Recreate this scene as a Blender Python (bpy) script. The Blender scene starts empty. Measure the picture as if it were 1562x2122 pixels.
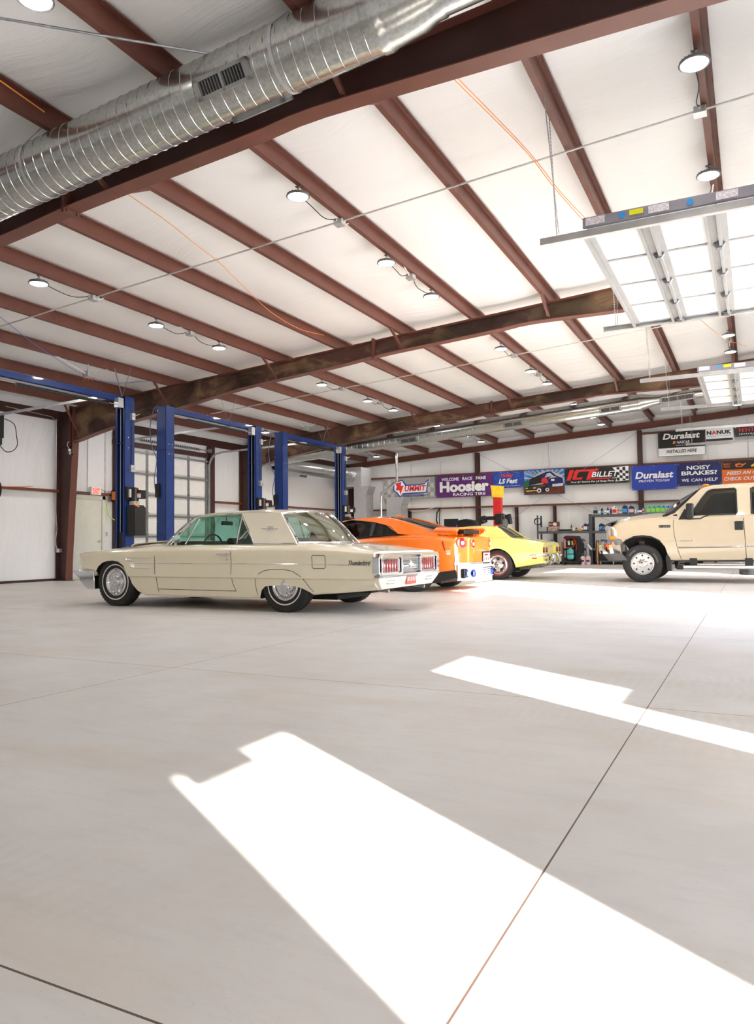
SKY=1.7; SUNE=27.; EXPO=1.17; LAMP=6.8
import bpy, bmesh, math, random
from mathutils import Vector, Matrix
random.seed(7)
SC = bpy.context.scene
COL = SC.collection
PI = math.pi
TH = {}          # python-side memory of each object's placement

# ---------------------------------------------------------------- materials
def _n(nt, t, **kw):
    n = nt.nodes.new(t)
    for k, v in kw.items(): setattr(n, k, v)
    return n
def pm(name, col, rough=.5, metal=0., var=.12, scale=6., bump=0., bscale=40., stretch=(1,1,1), coat=0., emit=None, estr=0.,
       alpha=1., trans=0., ior=1.45, col2=None, spec=.5):
    m = bpy.data.materials.new(name); m.use_nodes = True
    nt = m.node_tree; b = nt.nodes['Principled BSDF']
    b.inputs['Roughness'].default_value = rough; b.inputs['Metallic'].default_value = metal
    b.inputs['Coat Weight'].default_value = coat; b.inputs['Coat Roughness'].default_value = .04
    b.inputs['IOR'].default_value = ior; b.inputs['Specular IOR Level'].default_value = spec
    b.inputs['Transmission Weight'].default_value = trans
    tc = _n(nt, 'ShaderNodeTexCoord'); mp = _n(nt, 'ShaderNodeMapping'); mp.inputs['Scale'].default_value = stretch
    nt.links.new(tc.outputs['Object'], mp.inputs['Vector'])
    nz = _n(nt, 'ShaderNodeTexNoise'); nz.inputs['Scale'].default_value = scale; nz.inputs['Detail'].default_value = 4
    nt.links.new(mp.outputs['Vector'], nz.inputs['Vector'])
    mx = _n(nt, 'ShaderNodeMix', data_type='RGBA')
    c = tuple(col)
    a = tuple(max(0, x * (1 - var)) for x in c) + (1,); d = tuple(min(1, x * (1 + var)) for x in c) + (1,)
    if col2: d = tuple(col2) + (1,)
    mx.inputs[6].default_value = a; mx.inputs[7].default_value = d
    rmp = _n(nt, 'ShaderNodeMapRange'); rmp.inputs[1].default_value = .3; rmp.inputs[2].default_value = .7
    nt.links.new(nz.outputs['Fac'], rmp.inputs[0]); nt.links.new(rmp.outputs[0], mx.inputs[0])
    nt.links.new(mx.outputs[2], b.inputs['Base Color'])
    if bump:
        n2 = _n(nt, 'ShaderNodeTexNoise'); n2.inputs['Scale'].default_value = bscale; n2.inputs['Detail'].default_value = 3
        nt.links.new(mp.outputs['Vector'], n2.inputs['Vector'])
        bp = _n(nt, 'ShaderNodeBump'); bp.inputs['Strength'].default_value = 1.; bp.inputs['Distance'].default_value = bump
        nt.links.new(n2.outputs['Fac'], bp.inputs['Height']); nt.links.new(bp.outputs[0], b.inputs['Normal'])
    if emit:
        b.inputs['Emission Color'].default_value = tuple(emit) + (1,); b.inputs['Emission Strength'].default_value = estr
    return m
def glassmat(name, tint, rough=.0, refl=.25):
    # thin pane: tinted transparency plus mirror reflection
    m = bpy.data.materials.new(name); m.use_nodes = True; nt = m.node_tree; nt.nodes.clear()
    o = _n(nt, 'ShaderNodeOutputMaterial'); mix = _n(nt, 'ShaderNodeMixShader'); t = _n(nt, 'ShaderNodeBsdfTransparent')
    g = _n(nt, 'ShaderNodeBsdfGlossy'); g.inputs['Roughness'].default_value = rough
    nz = _n(nt, 'ShaderNodeTexNoise'); nz.inputs['Scale'].default_value = 2.
    mx = _n(nt, 'ShaderNodeMix', data_type='RGBA'); mx.inputs[6].default_value = tuple(x * .95 for x in tint) + (1,); mx.inputs[7].default_value = tuple(tint) + (1,)
    nt.links.new(nz.outputs['Fac'], mx.inputs[0]); nt.links.new(mx.outputs[2], t.inputs['Color'])
    f0 = _n(nt, 'ShaderNodeLayerWeight'); f0.inputs['Blend'].default_value = .5
    f = _n(nt, 'ShaderNodeMath', operation='POWER'); f.inputs[1].default_value = 4.; nt.links.new(f0.outputs['Facing'], f.inputs[0])
    ad = _n(nt, 'ShaderNodeMath', operation='MULTIPLY_ADD'); ad.inputs[1].default_value = .9; ad.inputs[2].default_value = refl * .2; ad.use_clamp = True
    nt.links.new(f.outputs[0], ad.inputs[0]); nt.links.new(ad.outputs[0], mix.inputs[0])
    nt.links.new(t.outputs[0], mix.inputs[1]); nt.links.new(g.outputs[0], mix.inputs[2]); nt.links.new(mix.outputs[0], o.inputs[0])
    return m
def mathn(nt, op, a, b=None, c=None):
    n = _n(nt, 'ShaderNodeMath', operation=op)
    for i, v in enumerate((a, b, c)):
        if v is None: continue
        if isinstance(v, (int, float)): n.inputs[i].default_value = v
        else: nt.links.new(v, n.inputs[i])
    return n.outputs[0]

# ---------------------------------------------------------------- mesh builder
class MB:
    def __init__(s): s.v = []; s.f = []; s.mi = []; s.cur = 0
    def face(s, idx): s.f.append(tuple(idx)); s.mi.append(s.cur)
    def pts(s, pts):
        k = len(s.v); s.v += [tuple(p) for p in pts]; return list(range(k, k + len(pts)))
    def box(s, a, b, rot=None, c=None):
        a = Vector(a); b = Vector(b); lo = Vector([min(a[i], b[i]) for i in range(3)]); hi = Vector([max(a[i], b[i]) for i in range(3)])
        P = [Vector((x, y, z)) for x in (lo.x, hi.x) for y in (lo.y, hi.y) for z in (lo.z, hi.z)]
        if rot is not None:
            cc = Vector(c) if c is not None else (lo + hi) / 2
            P = [rot @ (p - cc) + cc for p in P]
        i = s.pts(P)
        for q in ((0,1,3,2),(4,6,7,5),(0,4,5,1),(2,3,7,6),(0,2,6,4),(1,5,7,3)): s.face([i[k] for k in q])
        return s
    def cbox(s, c, sz, rot=None):
        c = Vector(c); h = Vector(sz) / 2; return s.box(c - h, c + h, rot)
    def bar(s, p0, p1, w, h, up=(0,0,1)):
        p0 = Vector(p0); p1 = Vector(p1); d = (p1 - p0).normalized(); up = Vector(up)
        if abs(d.dot(up)) > .98: up = Vector((1,0,0))
        x = d.cross(up).normalized() * w / 2; y = x.cross(d).normalized() * h / 2
        i = s.pts([p0-x-y, p0+x-y, p0+x+y, p0-x+y, p1-x-y, p1+x-y, p1+x+y, p1-x+y])
        for q in ((0,1,2,3),(7,6,5,4),(0,4,5,1),(1,5,6,2),(2,6,7,3),(3,7,4,0)): s.face([i[k] for k in q])
        return s
    def cyl(s, p0, p1, r, r2=None, n=16, cap=True):
        p0 = Vector(p0); p1 = Vector(p1); r2 = r if r2 is None else r2
        d = (p1 - p0).normalized(); u = d.orthogonal().normalized(); w = d.cross(u)
        A = [p0 + (u * math.cos(2*PI*k/n) + w * math.sin(2*PI*k/n)) * r for k in range(n)]
        B = [p1 + (u * math.cos(2*PI*k/n) + w * math.sin(2*PI*k/n)) * r2 for k in range(n)]
        a = s.pts(A); b = s.pts(B)
        for k in range(n): s.face((a[k], a[(k+1)%n], b[(k+1)%n], b[k]))
        if cap: s.face(a[::-1]); s.face(b)
        return s
    def tube(s, P, r, n=8, cap=True, closed=False):
        P = [Vector(p) for p in P]; m = len(P); rings = []; u = None
        for i in range(m):
            if closed: d = P[(i+1)%m] - P[i-1]
            else: d = (P[min(i+1, m-1)] - P[max(i-1, 0)])
            d.normalize()
            if u is None: u = d.orthogonal().normalized()
            else:
                u = u - d * u.dot(d)
                u = u.normalized() if u.length > 1e-6 else d.orthogonal().normalized()
            w = d.cross(u); rr = r[i] if isinstance(r, (list, tuple)) else r
            rings.append(s.pts([P[i] + (u*math.cos(2*PI*k/n) + w*math.sin(2*PI*k/n)) * rr for k in range(n)]))
        for i in range(m if closed else m-1):
            a = rings[i]; b = rings[(i+1)%m]
            for k in range(n): s.face((a[k], a[(k+1)%n], b[(k+1)%n], b[k]))
        if cap and not closed: s.face(rings[0][::-1]); s.face(rings[-1])
        return s
    def prism(s, P, vec):
        P = [Vector(p) for p in P]; vec = Vector(vec)
        a = s.pts(P); b = s.pts([p + vec for p in P]); n = len(P)
        s.face(a[::-1]); s.face(b)
        for k in range(n): s.face((a[k], a[(k+1)%n], b[(k+1)%n], b[k]))
        return s
    def lathe(s, prof, c, axis=(0,0,1), n=32, closed=False):
        # prof: (r, h) pairs along axis
        c = Vector(c); ax = Vector(axis).normalized(); u = ax.orthogonal().normalized(); w = ax.cross(u); R = []
        for r, h in prof:
            if r < 1e-6: R.append(s.pts([c + ax*h]) * n)
            else: R.append(s.pts([c + ax*h + (u*math.cos(2*PI*k/n) + w*math.sin(2*PI*k/n))*r for k in range(n)]))
        for i in range(len(R) - (0 if closed else 1)):
            a = R[i]; b = R[(i+1) % len(R)]
            for k in range(n):
                q = [a[k], a[(k+1)%n], b[(k+1)%n], b[k]]; q2 = []
                for x in q:
                    if x not in q2: q2.append(x)
                if len(q2) > 2: s.face(q2)
        return s
    def sph(s, c, r, n=16, sz=(1,1,1)):
        c = Vector(c); m = n//2; R = []
        for i in range(m+1):
            t = PI*i/m
            if i in (0, m): R.append(s.pts([c + Vector((0,0,r*math.cos(t)*sz[2]))]) * n)
            else: R.append(s.pts([c + Vector((r*math.sin(t)*math.cos(2*PI*k/n)*sz[0], r*math.sin(t)*math.sin(2*PI*k/n)*sz[1], r*math.cos(t)*sz[2])) for k in range(n)]))
        for i in range(m):
            for k in range(n):
                q2 = []
                for x in (R[i][k], R[i+1][k], R[i+1][(k+1)%n], R[i][(k+1)%n]):
                    if x not in q2: q2.append(x)
                s.face(q2)
        return s
    def grid(s, fn, nu, nv, closeu=False):
        I = [s.pts([fn(i/nu, j/nv) for j in range(nv+1)]) for i in range(nu+1)]
        for i in range(nu):
            for j in range(nv): s.face((I[i][j], I[i+1][j], I[i+1][j+1], I[i][j+1]))
        return s
    def sheet(s, fn, nu, nv, th):
        # closed thin solid: fn(u,v)->(point), offset th along -normal (numeric)
        def nrm(u, v):
            e = 1e-3; a = Vector(fn(min(u+e,1), v)) - Vector(fn(max(u-e,0), v)); b = Vector(fn(u, min(v+e,1))) - Vector(fn(u, max(v-e,0)))
            return a.cross(b).normalized()
        A = [s.pts([fn(i/nu, j/nv) for j in range(nv+1)]) for i in range(nu+1)]
        B = [s.pts([Vector(fn(i/nu, j/nv)) - nrm(i/nu, j/nv)*th for j in range(nv+1)]) for i in range(nu+1)]
        for i in range(nu):
            for j in range(nv):
                s.face((A[i][j], A[i+1][j], A[i+1][j+1], A[i][j+1])); s.face((B[i][j], B[i][j+1], B[i+1][j+1], B[i+1][j]))
        for i in range(nu):
            s.face((A[i][0], B[i][0], B[i+1][0], A[i+1][0])); s.face((A[i][nv], A[i+1][nv], B[i+1][nv], B[i][nv]))
        for j in range(nv):
            s.face((A[0][j], A[0][j+1], B[0][j+1], B[0][j])); s.face((A[nu][j], B[nu][j], B[nu][j+1], A[nu][j+1]))
        return s
    def build(s, name, mat, parent=None, smooth=35, bevel=0, fix=True, origin=None, **tags):
        me = bpy.data.meshes.new(name)
        V = [Vector(p) for p in s.v]
        if parent is not None: off = TH[parent.name]
        elif origin is not None: off = Vector(origin)
        else:
            xs = [p.x for p in V]; ys = [p.y for p in V]; zs = [p.z for p in V]
            off = Vector(((min(xs)+max(xs))/2, (min(ys)+max(ys))/2, min(zs)))
        me.from_pydata([tuple(p - off) for p in V], [], s.f)
        mats = mat if isinstance(mat, (list, tuple)) else [mat]
        for m in mats: me.materials.append(m)
        me.polygons.foreach_set('material_index', s.mi)
        if fix:
            bm = bmesh.new(); bm.from_mesh(me); bmesh.ops.recalc_face_normals(bm, faces=bm.faces); bm.to_mesh(me); bm.free()
        if smooth:
            me.polygons.foreach_set('use_smooth', [True]*len(me.polygons)); me.set_sharp_from_angle(angle=math.radians(smooth))
        me.update()
        o = bpy.data.objects.new(name, me); COL.objects.link(o)
        if parent is not None: o.parent = parent
        else: o.location = off
        TH[o.name] = off.copy()
        if bevel:
            md = o.modifiers.new('bevel', 'BEVEL'); md.width = bevel; md.segments = 2; md.limit_method = 'ANGLE'; md.angle_limit = math.radians(40)
        for k, v in tags.items(): o[k] = v
        return o

def cr(P, k=6):
    """smooth path through points (Catmull-Rom)"""
    P = [Vector(p) for p in P]; out = []
    for i in range(len(P)-1):
        a = P[max(i-1,0)]; b = P[i]; c = P[i+1]; d = P[min(i+2,len(P)-1)]
        for j in range(k):
            t = j/k; out.append(.5*((2*b)+(c-a)*t+(2*a-5*b+4*c-d)*t*t+(3*b-a-3*c+d)*t**3))
    out.append(P[-1]); return out
def thing(name, label, cat, loc, group=None, kind=None):
    o = bpy.data.objects.new(name, None); COL.objects.link(o); o.location = loc; o.empty_display_size = .1
    TH[o.name] = Vector(loc)
    if label: o['label'] = label
    if cat: o['category'] = cat
    if group: o['group'] = group
    if kind: o['kind'] = kind
    return o
def tag(o, label=None, cat=None, group=None, kind=None):
    if label: o['label'] = label
    if cat: o['category'] = cat
    if group: o['group'] = group
    if kind: o['kind'] = kind
    return o
def _kids(o): return [c for c in COL.objects if c.parent == o]
def dup(root, loc, label, rotz=0., group=None):
    r = root.copy(); COL.objects.link(r); r.location = loc; r.rotation_euler = (0, 0, rotz); r['label'] = label
    if group: r['group'] = group
    TH[r.name] = Vector(loc)
    for ch in _kids(root):
        c = ch.copy(); COL.objects.link(c); c.parent = r; TH[c.name] = Vector(loc)
        for g in _kids(ch):
            d = g.copy(); COL.objects.link(d); d.parent = c; TH[d.name] = Vector(loc)
    return r
def mirror_y(P, yc): return [(p[0], 2*yc - p[1], p[2]) for p in P]
def lerp(a, b, t): return a + (b - a) * t
def keyf(keys, smooth=True):
    xs = [k[0] for k in keys]; ys = [k[1] for k in keys]; n = len(xs)
    def f(x):
        if x <= xs[0]: return ys[0]
        if x >= xs[-1]: return ys[-1]
        i = 0
        while xs[i+1] < x: i += 1
        t = (x - xs[i]) / (xs[i+1] - xs[i])
        if not smooth: return lerp(ys[i], ys[i+1], t)
        def m(k):
            if k == 0: return (ys[1]-ys[0])/(xs[1]-xs[0])
            if k == n-1: return (ys[-1]-ys[-2])/(xs[-1]-xs[-2])
            a = (ys[k]-ys[k-1])/(xs[k]-xs[k-1]); b = (ys[k+1]-ys[k])/(xs[k+1]-xs[k])
            if a*b <= 0: return 0
            return 2*a*b/(a+b)
        h = xs[i+1]-xs[i]; t2 = t*t; t3 = t2*t
        return (2*t3-3*t2+1)*ys[i] + (t3-2*t2+t)*h*m(i) + (-2*t3+3*t2)*ys[i+1] + (t3-t2)*h*m(i+1)
    return f
def textmesh(name, body, mat, parent, org, ux, uz, width, height, shear=0., fat=0., depth=.003, space=1., align_l=True):
    """lettering fitted into width x height; org = lower-left corner in world, ux/uz = reading direction and up"""
    cu = bpy.data.curves.new(name, 'FONT'); cu.body = body; cu.size = 1; cu.offset = fat; cu.shear = shear; cu.space_character = space
    cu.extrude = .0; cu.resolution_u = 3
    to = bpy.data.objects.new('tmp', cu); COL.objects.link(to)
    dg = bpy.context.evaluated_depsgraph_get(); dg.update()
    me = bpy.data.meshes.new_from_object(to.evaluated_get(dg)); COL.objects.unlink(to); bpy.data.objects.remove(to)
    vs = [v.co.copy() for v in me.vertices]; fs = [tuple(p.vertices) for p in me.polygons]
    x0 = min(v.x for v in vs); x1 = max(v.x for v in vs); y0 = min(v.y for v in vs); y1 = max(v.y for v in vs)
    ux = Vector(ux).normalized(); uz = Vector(uz).normalized(); nn = ux.cross(uz); org = Vector(org)
    b = MB()
    P = [org + ux*((v.x-x0)/(x1-x0)*width) + uz*((v.y-y0)/(y1-y0)*height) for v in vs]
    a = b.pts([p + nn*depth for p in P])
    for f in fs: b.face([a[i] for i in f])
    # rims so that the letters have thickness
    cnt = {}
    for f in fs:
        for i in range(len(f)):
            e = (f[i], f[(i+1) % len(f)]); k = tuple(sorted(e)); cnt.setdefault(k, []).append(e)
    c = b.pts(P)
    for k, l in cnt.items():
        if len(l) == 1: i, j = l[0]; b.face((a[j], a[i], c[i], c[j]))
    return b.build(name, mat, parent, smooth=0, fix=False)
def boolcut(o, cutters):
    """subtract closed cutter meshes (list of (MB, material)) from object o, keep the cutter's own material on the cut"""
    for b, m in cutters:
        par = o.parent if o.parent is not None else None
        c = b.build('cutter', m, par) if par is not None else b.build('cutter', m, None, origin=TH[o.name])
        md = o.modifiers.new('cut', 'BOOLEAN'); md.operation = 'DIFFERENCE'; md.solver = 'EXACT'; md.object = c; md.material_mode = 'TRANSFER'
        bpy.context.view_layer.update()
        dg = bpy.context.evaluated_depsgraph_get(); dg.update()
        me = bpy.data.meshes.new_from_object(o.evaluated_get(dg))
        o.modifiers.remove(md); o.data = me
        bpy.data.objects.remove(c)
    o.data.polygons.foreach_set('use_smooth', [True]*len(o.data.polygons)); o.data.set_sharp_from_angle(angle=math.radians(28))
    return o

# ---------------------------------------------------------------- camera (level-ish, small pitch and roll as in the photograph)
H = .87; F = 1549.5; CX, CY = 781, 1061
def _ray(u, v): return Vector((u-CX, -(v-CY), -F))
Yc = _ray(1562, 1117).normalized(); Xc = -_ray(-2300, 1159).normalized(); Xc = (Xc - Yc*Xc.dot(Yc)).normalized(); Zc = Xc.cross(Yc)
cam = bpy.data.cameras.new('camera'); co = bpy.data.objects.new('camera', cam); COL.objects.link(co)
co.matrix_world = Matrix.Translation((0,0,H)) @ Matrix((Xc, Yc, Zc)).to_4x4()
cam.sensor_fit = 'HORIZONTAL'; cam.sensor_width = 36; cam.lens = 36*F/1562; cam.clip_start = .05; cam.clip_end = 300
SC.camera = co
# ================================================================= BUILDING
XL, XR, YF, YN = -16.0, 2.4, 29.05, -1.7
A0, SL = 5.44, .067
def ztop(x): return A0 + SL*x            # top of rafters = underside of purlins
M = {}
M['steel'] = pm('red_oxide_steel', (.15,.053,.036), .42, var=.12, scale=3, bump=.0008, bscale=90)
def stained_steel():
    m = pm('stained_red_steel', (.105,.045,.034), .5, var=.15, scale=4, bump=.001, bscale=60)
    nt = m.node_tree; b = nt.nodes['Principled BSDF']; old = b.inputs['Base Color'].links[0].from_socket
    tc = _n(nt, 'ShaderNodeTexCoord'); mp = _n(nt, 'ShaderNodeMapping'); mp.inputs['Scale'].default_value = (.75, 2, 1.6)
    nz = _n(nt, 'ShaderNodeTexNoise'); nz.inputs['Scale'].default_value = 1.3; nz.inputs['Detail'].default_value = 7; nz.inputs['Roughness'].default_value = .62; nz.inputs['Distortion'].default_value = 1.3
    nt.links.new(tc.outputs['Object'], mp.inputs[0]); nt.links.new(mp.outputs[0], nz.inputs['Vector'])
    r = _n(nt, 'ShaderNodeValToRGB'); r.color_ramp.elements[0].position = .47; r.color_ramp.elements[1].position = .60
    r.color_ramp.elements[0].color = (0,0,0,1); r.color_ramp.elements[1].color = (.85,.85,.85,1)
    nt.links.new(nz.outputs['Fac'], r.inputs[0])
    mx = _n(nt, 'ShaderNodeMix', data_type='RGBA'); mx.inputs[7].default_value = (.25,.155,.08,1)
    nt.links.new(r.outputs[0], mx.inputs[0]); nt.links.new(old, mx.inputs[6])
    n2 = _n(nt, 'ShaderNodeTexNoise'); n2.inputs['Scale'].default_value = .8; n2.inputs['Detail'].default_value = 5
    nt.links.new(tc.outputs['Object'], n2.inputs['Vector'])
    m3 = _n(nt, 'ShaderNodeMix', data_type='RGBA', blend_type='MULTIPLY'); m3.inputs[7].default_value = (.35,.36,.33,1)
    q = _n(nt, 'ShaderNodeMapRange'); q.inputs[1].default_value = .45; q.inputs[2].default_value = .6
    nt.links.new(n2.outputs['Fac'], q.inputs[0]); nt.links.new(q.outputs[0], m3.inputs[0]); nt.links.new(mx.outputs[2], m3.inputs[6])
    nt.links.new(m3.outputs[2], b.inputs['Base Color'])
    return m
M['steel_stain'] = stained_steel()
M['steel_dark'] = pm('dark_red_steel', (.055,.021,.016), .5, var=.15, scale=3, bump=.001, bscale=60)
def vinyl(name, col, sx, sy, sz, dist):
    m = bpy.data.materials.new(name); m.use_nodes = True; nt = m.node_tree; b = nt.nodes['Principled BSDF']
    b.inputs['Roughness'].default_value = .42; b.inputs['Specular IOR Level'].default_value = .35
    g = _n(nt, 'ShaderNodeNewGeometry'); mp = _n(nt, 'ShaderNodeMapping'); mp.inputs['Scale'].default_value = (sx, sy, sz)
    w = _n(nt, 'ShaderNodeTexNoise'); w.inputs['Scale'].default_value = .35; w.inputs['Detail'].default_value = 2
    nt.links.new(g.outputs['Position'], w.inputs['Vector'])
    wm = _n(nt, 'ShaderNodeVectorMath', operation='MULTIPLY_ADD'); wm.inputs[1].default_value = (1.9, 1.9, 1.9)
    nt.links.new(w.outputs['Color'], wm.inputs[0]); nt.links.new(g.outputs['Position'], wm.inputs[2])
    nt.links.new(wm.outputs[0], mp.inputs[0])
    nz = _n(nt, 'ShaderNodeTexNoise'); nz.inputs['Scale'].default_value = 1; nz.inputs['Detail'].default_value = 5; nz.inputs['Roughness'].default_value = .6
    nt.links.new(mp.outputs[0], nz.inputs['Vector'])
    bp = _n(nt, 'ShaderNodeBump'); bp.inputs['Distance'].default_value = dist; bp.inputs['Strength'].default_value = 1
    nt.links.new(nz.outputs['Fac'], bp.inputs['Height']); nt.links.new(bp.outputs[0], b.inputs['Normal'])
    n2 = _n(nt, 'ShaderNodeTexNoise'); n2.inputs['Scale'].default_value = .5; n2.inputs['Detail'].default_value = 3
    nt.links.new(g.outputs['Position'], n2.inputs['Vector'])
    mx = _n(nt, 'ShaderNodeMix', data_type='RGBA'); mx.inputs[6].default_value = tuple(x*.95 for x in col)+(1,); mx.inputs[7].default_value = tuple(col)+(1,)
    nt.links.new(n2.outputs['Fac'], mx.inputs[0]); nt.links.new(mx.outputs[2], b.inputs['Base Color'])
    return m
M['ceiling'] = vinyl('ceiling_vinyl', (.90,.89,.88), .45, 4.5, 1., .022)
M['wallvinyl_y'] = vinyl('wall_vinyl_left', (.84,.84,.87), 1, 3.2, .35, .035)
M['wallvinyl_x'] = vinyl('wall_vinyl_back', (.84,.835,.83), 4., 1, .3, .022)
def concrete():
    m = bpy.data.materials.new('polished_concrete'); m.use_nodes = True; nt = m.node_tree; b = nt.nodes['Principled BSDF']
    g = _n(nt, 'ShaderNodeNewGeometry'); sp = _n(nt, 'ShaderNodeSeparateXYZ'); nt.links.new(g.outputs['Position'], sp.inputs[0])
    def noise(sc, det, rough=.5, stretch=None):
        n = _n(nt, 'ShaderNodeTexNoise'); n.inputs['Scale'].default_value = sc; n.inputs['Detail'].default_value = det; n.inputs['Roughness'].default_value = rough
        if stretch:
            mp = _n(nt, 'ShaderNodeMapping'); mp.inputs['Scale'].default_value = stretch; mp.inputs['Rotation'].default_value = (0,0,.5)
            nt.links.new(g.outputs['Position'], mp.inputs[0]); nt.links.new(mp.outputs[0], n.inputs['Vector'])
        else: nt.links.new(g.outputs['Position'], n.inputs['Vector'])
        return n.outputs['Fac']
    def rng(s, a, c): 
        r = _n(nt, 'ShaderNodeMapRange'); r.inputs[1].default_value = a; r.inputs[2].default_value = c; nt.links.new(s, r.inputs[0]); return r.outputs[0]
    def mix(f, A, B, mode='MIX'):
        x = _n(nt, 'ShaderNodeMix', data_type='RGBA', blend_type=mode)
        nt.links.new(f, x.inputs[0])
        for i, v in ((6, A), (7, B)):
            if isinstance(v, tuple): x.inputs[i].default_value = v + (1,)
            else: nt.links.new(v, x.inputs[i])
        return x.outputs[2]
    c = mix(rng(noise(.9, 5, .6), .3, .7), (.535,.50,.47), (.615,.59,.565))
    c = mix(mathn(nt, 'MULTIPLY', rng(noise(1.4, 4, .6, (.6,1.6,1)), .52, .72), .5), c, (.53,.45,.36))
    c = mix(mathn(nt, 'MULTIPLY', rng(noise(9, 6, .7, (.35,1.6,1)), .5, .75), .4), c, (.45,.43,.41))
    c = mix(mathn(nt, 'MULTIPLY', rng(noise(60, 3), .62, .75), .25), c, (.4,.38,.36))
    # saw-cut control joints on a 3.2 x 3.07 m grid
    def line(s, off, per, w):
        d = mathn(nt, 'PINGPONG', mathn(nt, 'SUBTRACT', s, off), per/2)
        d = mathn(nt, 'ABSOLUTE', d)
        return mathn(nt, 'LESS_THAN', d, w)
    lx = line(sp.outputs['X'], -.52, 3.2, .0028); ly = line(sp.outputs['Y'], 1.067, 3.07, .0028)
    main = mathn(nt, 'LESS_THAN', mathn(nt, 'ABSOLUTE', mathn(nt, 'SUBTRACT', sp.outputs['X'], -.52)), .0027)
    main2 = mathn(nt, 'LESS_THAN', mathn(nt, 'ABSOLUTE', mathn(nt, 'SUBTRACT', sp.outputs['Y'], 1.067)), .003)
    L = mathn(nt, 'MAXIMUM', mathn(nt, 'MAXIMUM', lx, ly), mathn(nt, 'MAXIMUM', main, main2))
    c = mix(L, c, (.09,.05,.035))
    # dark drips on the slab by the cream car's tail
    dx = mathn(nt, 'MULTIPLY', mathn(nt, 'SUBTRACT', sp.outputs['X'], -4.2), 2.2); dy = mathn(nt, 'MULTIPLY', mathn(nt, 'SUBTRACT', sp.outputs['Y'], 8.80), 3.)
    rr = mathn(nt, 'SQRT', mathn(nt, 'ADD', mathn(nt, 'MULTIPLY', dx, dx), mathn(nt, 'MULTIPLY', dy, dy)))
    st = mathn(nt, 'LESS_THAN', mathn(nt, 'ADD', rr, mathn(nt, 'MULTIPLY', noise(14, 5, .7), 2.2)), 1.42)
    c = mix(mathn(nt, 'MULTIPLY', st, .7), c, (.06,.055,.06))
    # faint tyre scuffs in front of the cream car
    wv = _n(nt, 'ShaderNodeTexWave'); wv.inputs['Scale'].default_value = 5.; wv.inputs['Distortion'].default_value = 6.; wv.inputs['Detail'].default_value = 3
    nt.links.new(g.outputs['Position'], wv.inputs['Vector'])
    bandm = rng(noise(.55, 3, .6, (.3,1.4,1)), .52, .66)
    c = mix(mathn(nt, 'MULTIPLY', mathn(nt, 'MULTIPLY', wv.outputs['Fac'], bandm), .22), c, (.33,.31,.30))
    nt.links.new(c, b.inputs['Base Color'])
    r = mathn(nt, 'MULTIPLY_ADD', noise(3, 4), .3, .33); nt.links.new(r, b.inputs['Roughness'])
    b.inputs['Specular IOR Level'].default_value = .4
    bp = _n(nt, 'ShaderNodeBump'); bp.inputs['Distance'].default_value = .002; bp.inputs['Strength'].default_value = .6
    hh = mathn(nt, 'SUBTRACT', noise(25, 4), mathn(nt, 'MULTIPLY', L, 3.)); nt.links.new(hh, bp.inputs['Height']); nt.links.new(bp.outputs[0], b.inputs['Normal'])
    return m
M['floor'] = concrete()
M['outside'] = pm('outside_concrete', (.60,.59,.57), .8, var=.1, scale=.6)
M['galv'] = pm('galvanized_steel', (.60,.61,.62), .36, .75, var=.07, scale=9, bump=.0006, bscale=50)
M['galv_dark'] = pm('aged_galvanized', (.30,.31,.32), .4, .8, var=.2, scale=20)
M['whitepaint'] = pm('white_enamel', (.80,.80,.80), .35, var=.03)
M['cream_door'] = pm('putty_door_paint', (.66,.66,.60), .5, var=.04)
M['black'] = pm('black_plastic', (.013,.013,.014), .4, var=.2)
M['blackmetal'] = pm('black_metal', (.02,.02,.022), .35, .3, var=.2)
M['clearpane'] = glassmat('clear_pane', (.97,.975,.97), refl=.2)
M['white'] = pm('white_plastic', (.82,.82,.83), .4, var=.03)
M['chrome'] = pm('chrome', (.82,.82,.84), .06, 1., var=.03)
M['orange'] = pm('orange_plastic', (.85,.25,.06), .45, var=.1)

b = MB(); b.box((XL-.2, YN-.2, -.25), (XR+.2, YF+.2, 0)); tag(b.build('floor', M['floor'], smooth=0), kind='structure')
b = MB(); b.box((XR+.2, -60, -.3), (70, 90, -.02)); tag(b.build('ground', M['outside'], smooth=0), kind='structure')
# ceiling liner draped over the purlins (sags a little in every space)
PX = [-.37+1.51*k for k in range(2)] ; PX = [-15.15,-13.68,-12.22,-10.72,-9.2,-7.7,-6.2,-4.73,-3.25,-1.80,-.37,1.12]
edges = [XL-.1] + [q+.09 for q in PX] + [XR+.1]
def ceil_pts(yv):
    P = []
    for a, c in zip(edges[:-1], edges[1:]):
        for k in range(8):
            t = k/8; x = lerp(a, c, t); P.append((x, ztop(x)+.225 - .045*math.sin(PI*t)**.7 + .006*math.sin(yv*2.3+x*3)))
    P.append((XR+.1, ztop(XR)+.225)); return P
b = MB(); ys = [YN-.1 + (YF+.2-YN)*k/160 for k in range(161)]
rows = [b.pts([(x, y, z) for x, z in ceil_pts(y)]) for y in ys]
for i in range(160):
    for j in range(len(rows[0])-1): b.face((rows[i][j], rows[i][j+1], rows[i+1][j+1], rows[i+1][j]))
n0 = len(b.v); top = b.pts([(XL-.1, YN-.1, ztop(XL)+.4), (XR+.1, YN-.1, ztop(XR)+.4), (XR+.1, YF+.1, ztop(XR)+.4), (XL-.1, YF+.1, ztop(XL)+.4)]); b.face(top)
tag(b.build('ceiling', M['ceiling'], smooth=60, fix=False), kind='structure')
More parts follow.
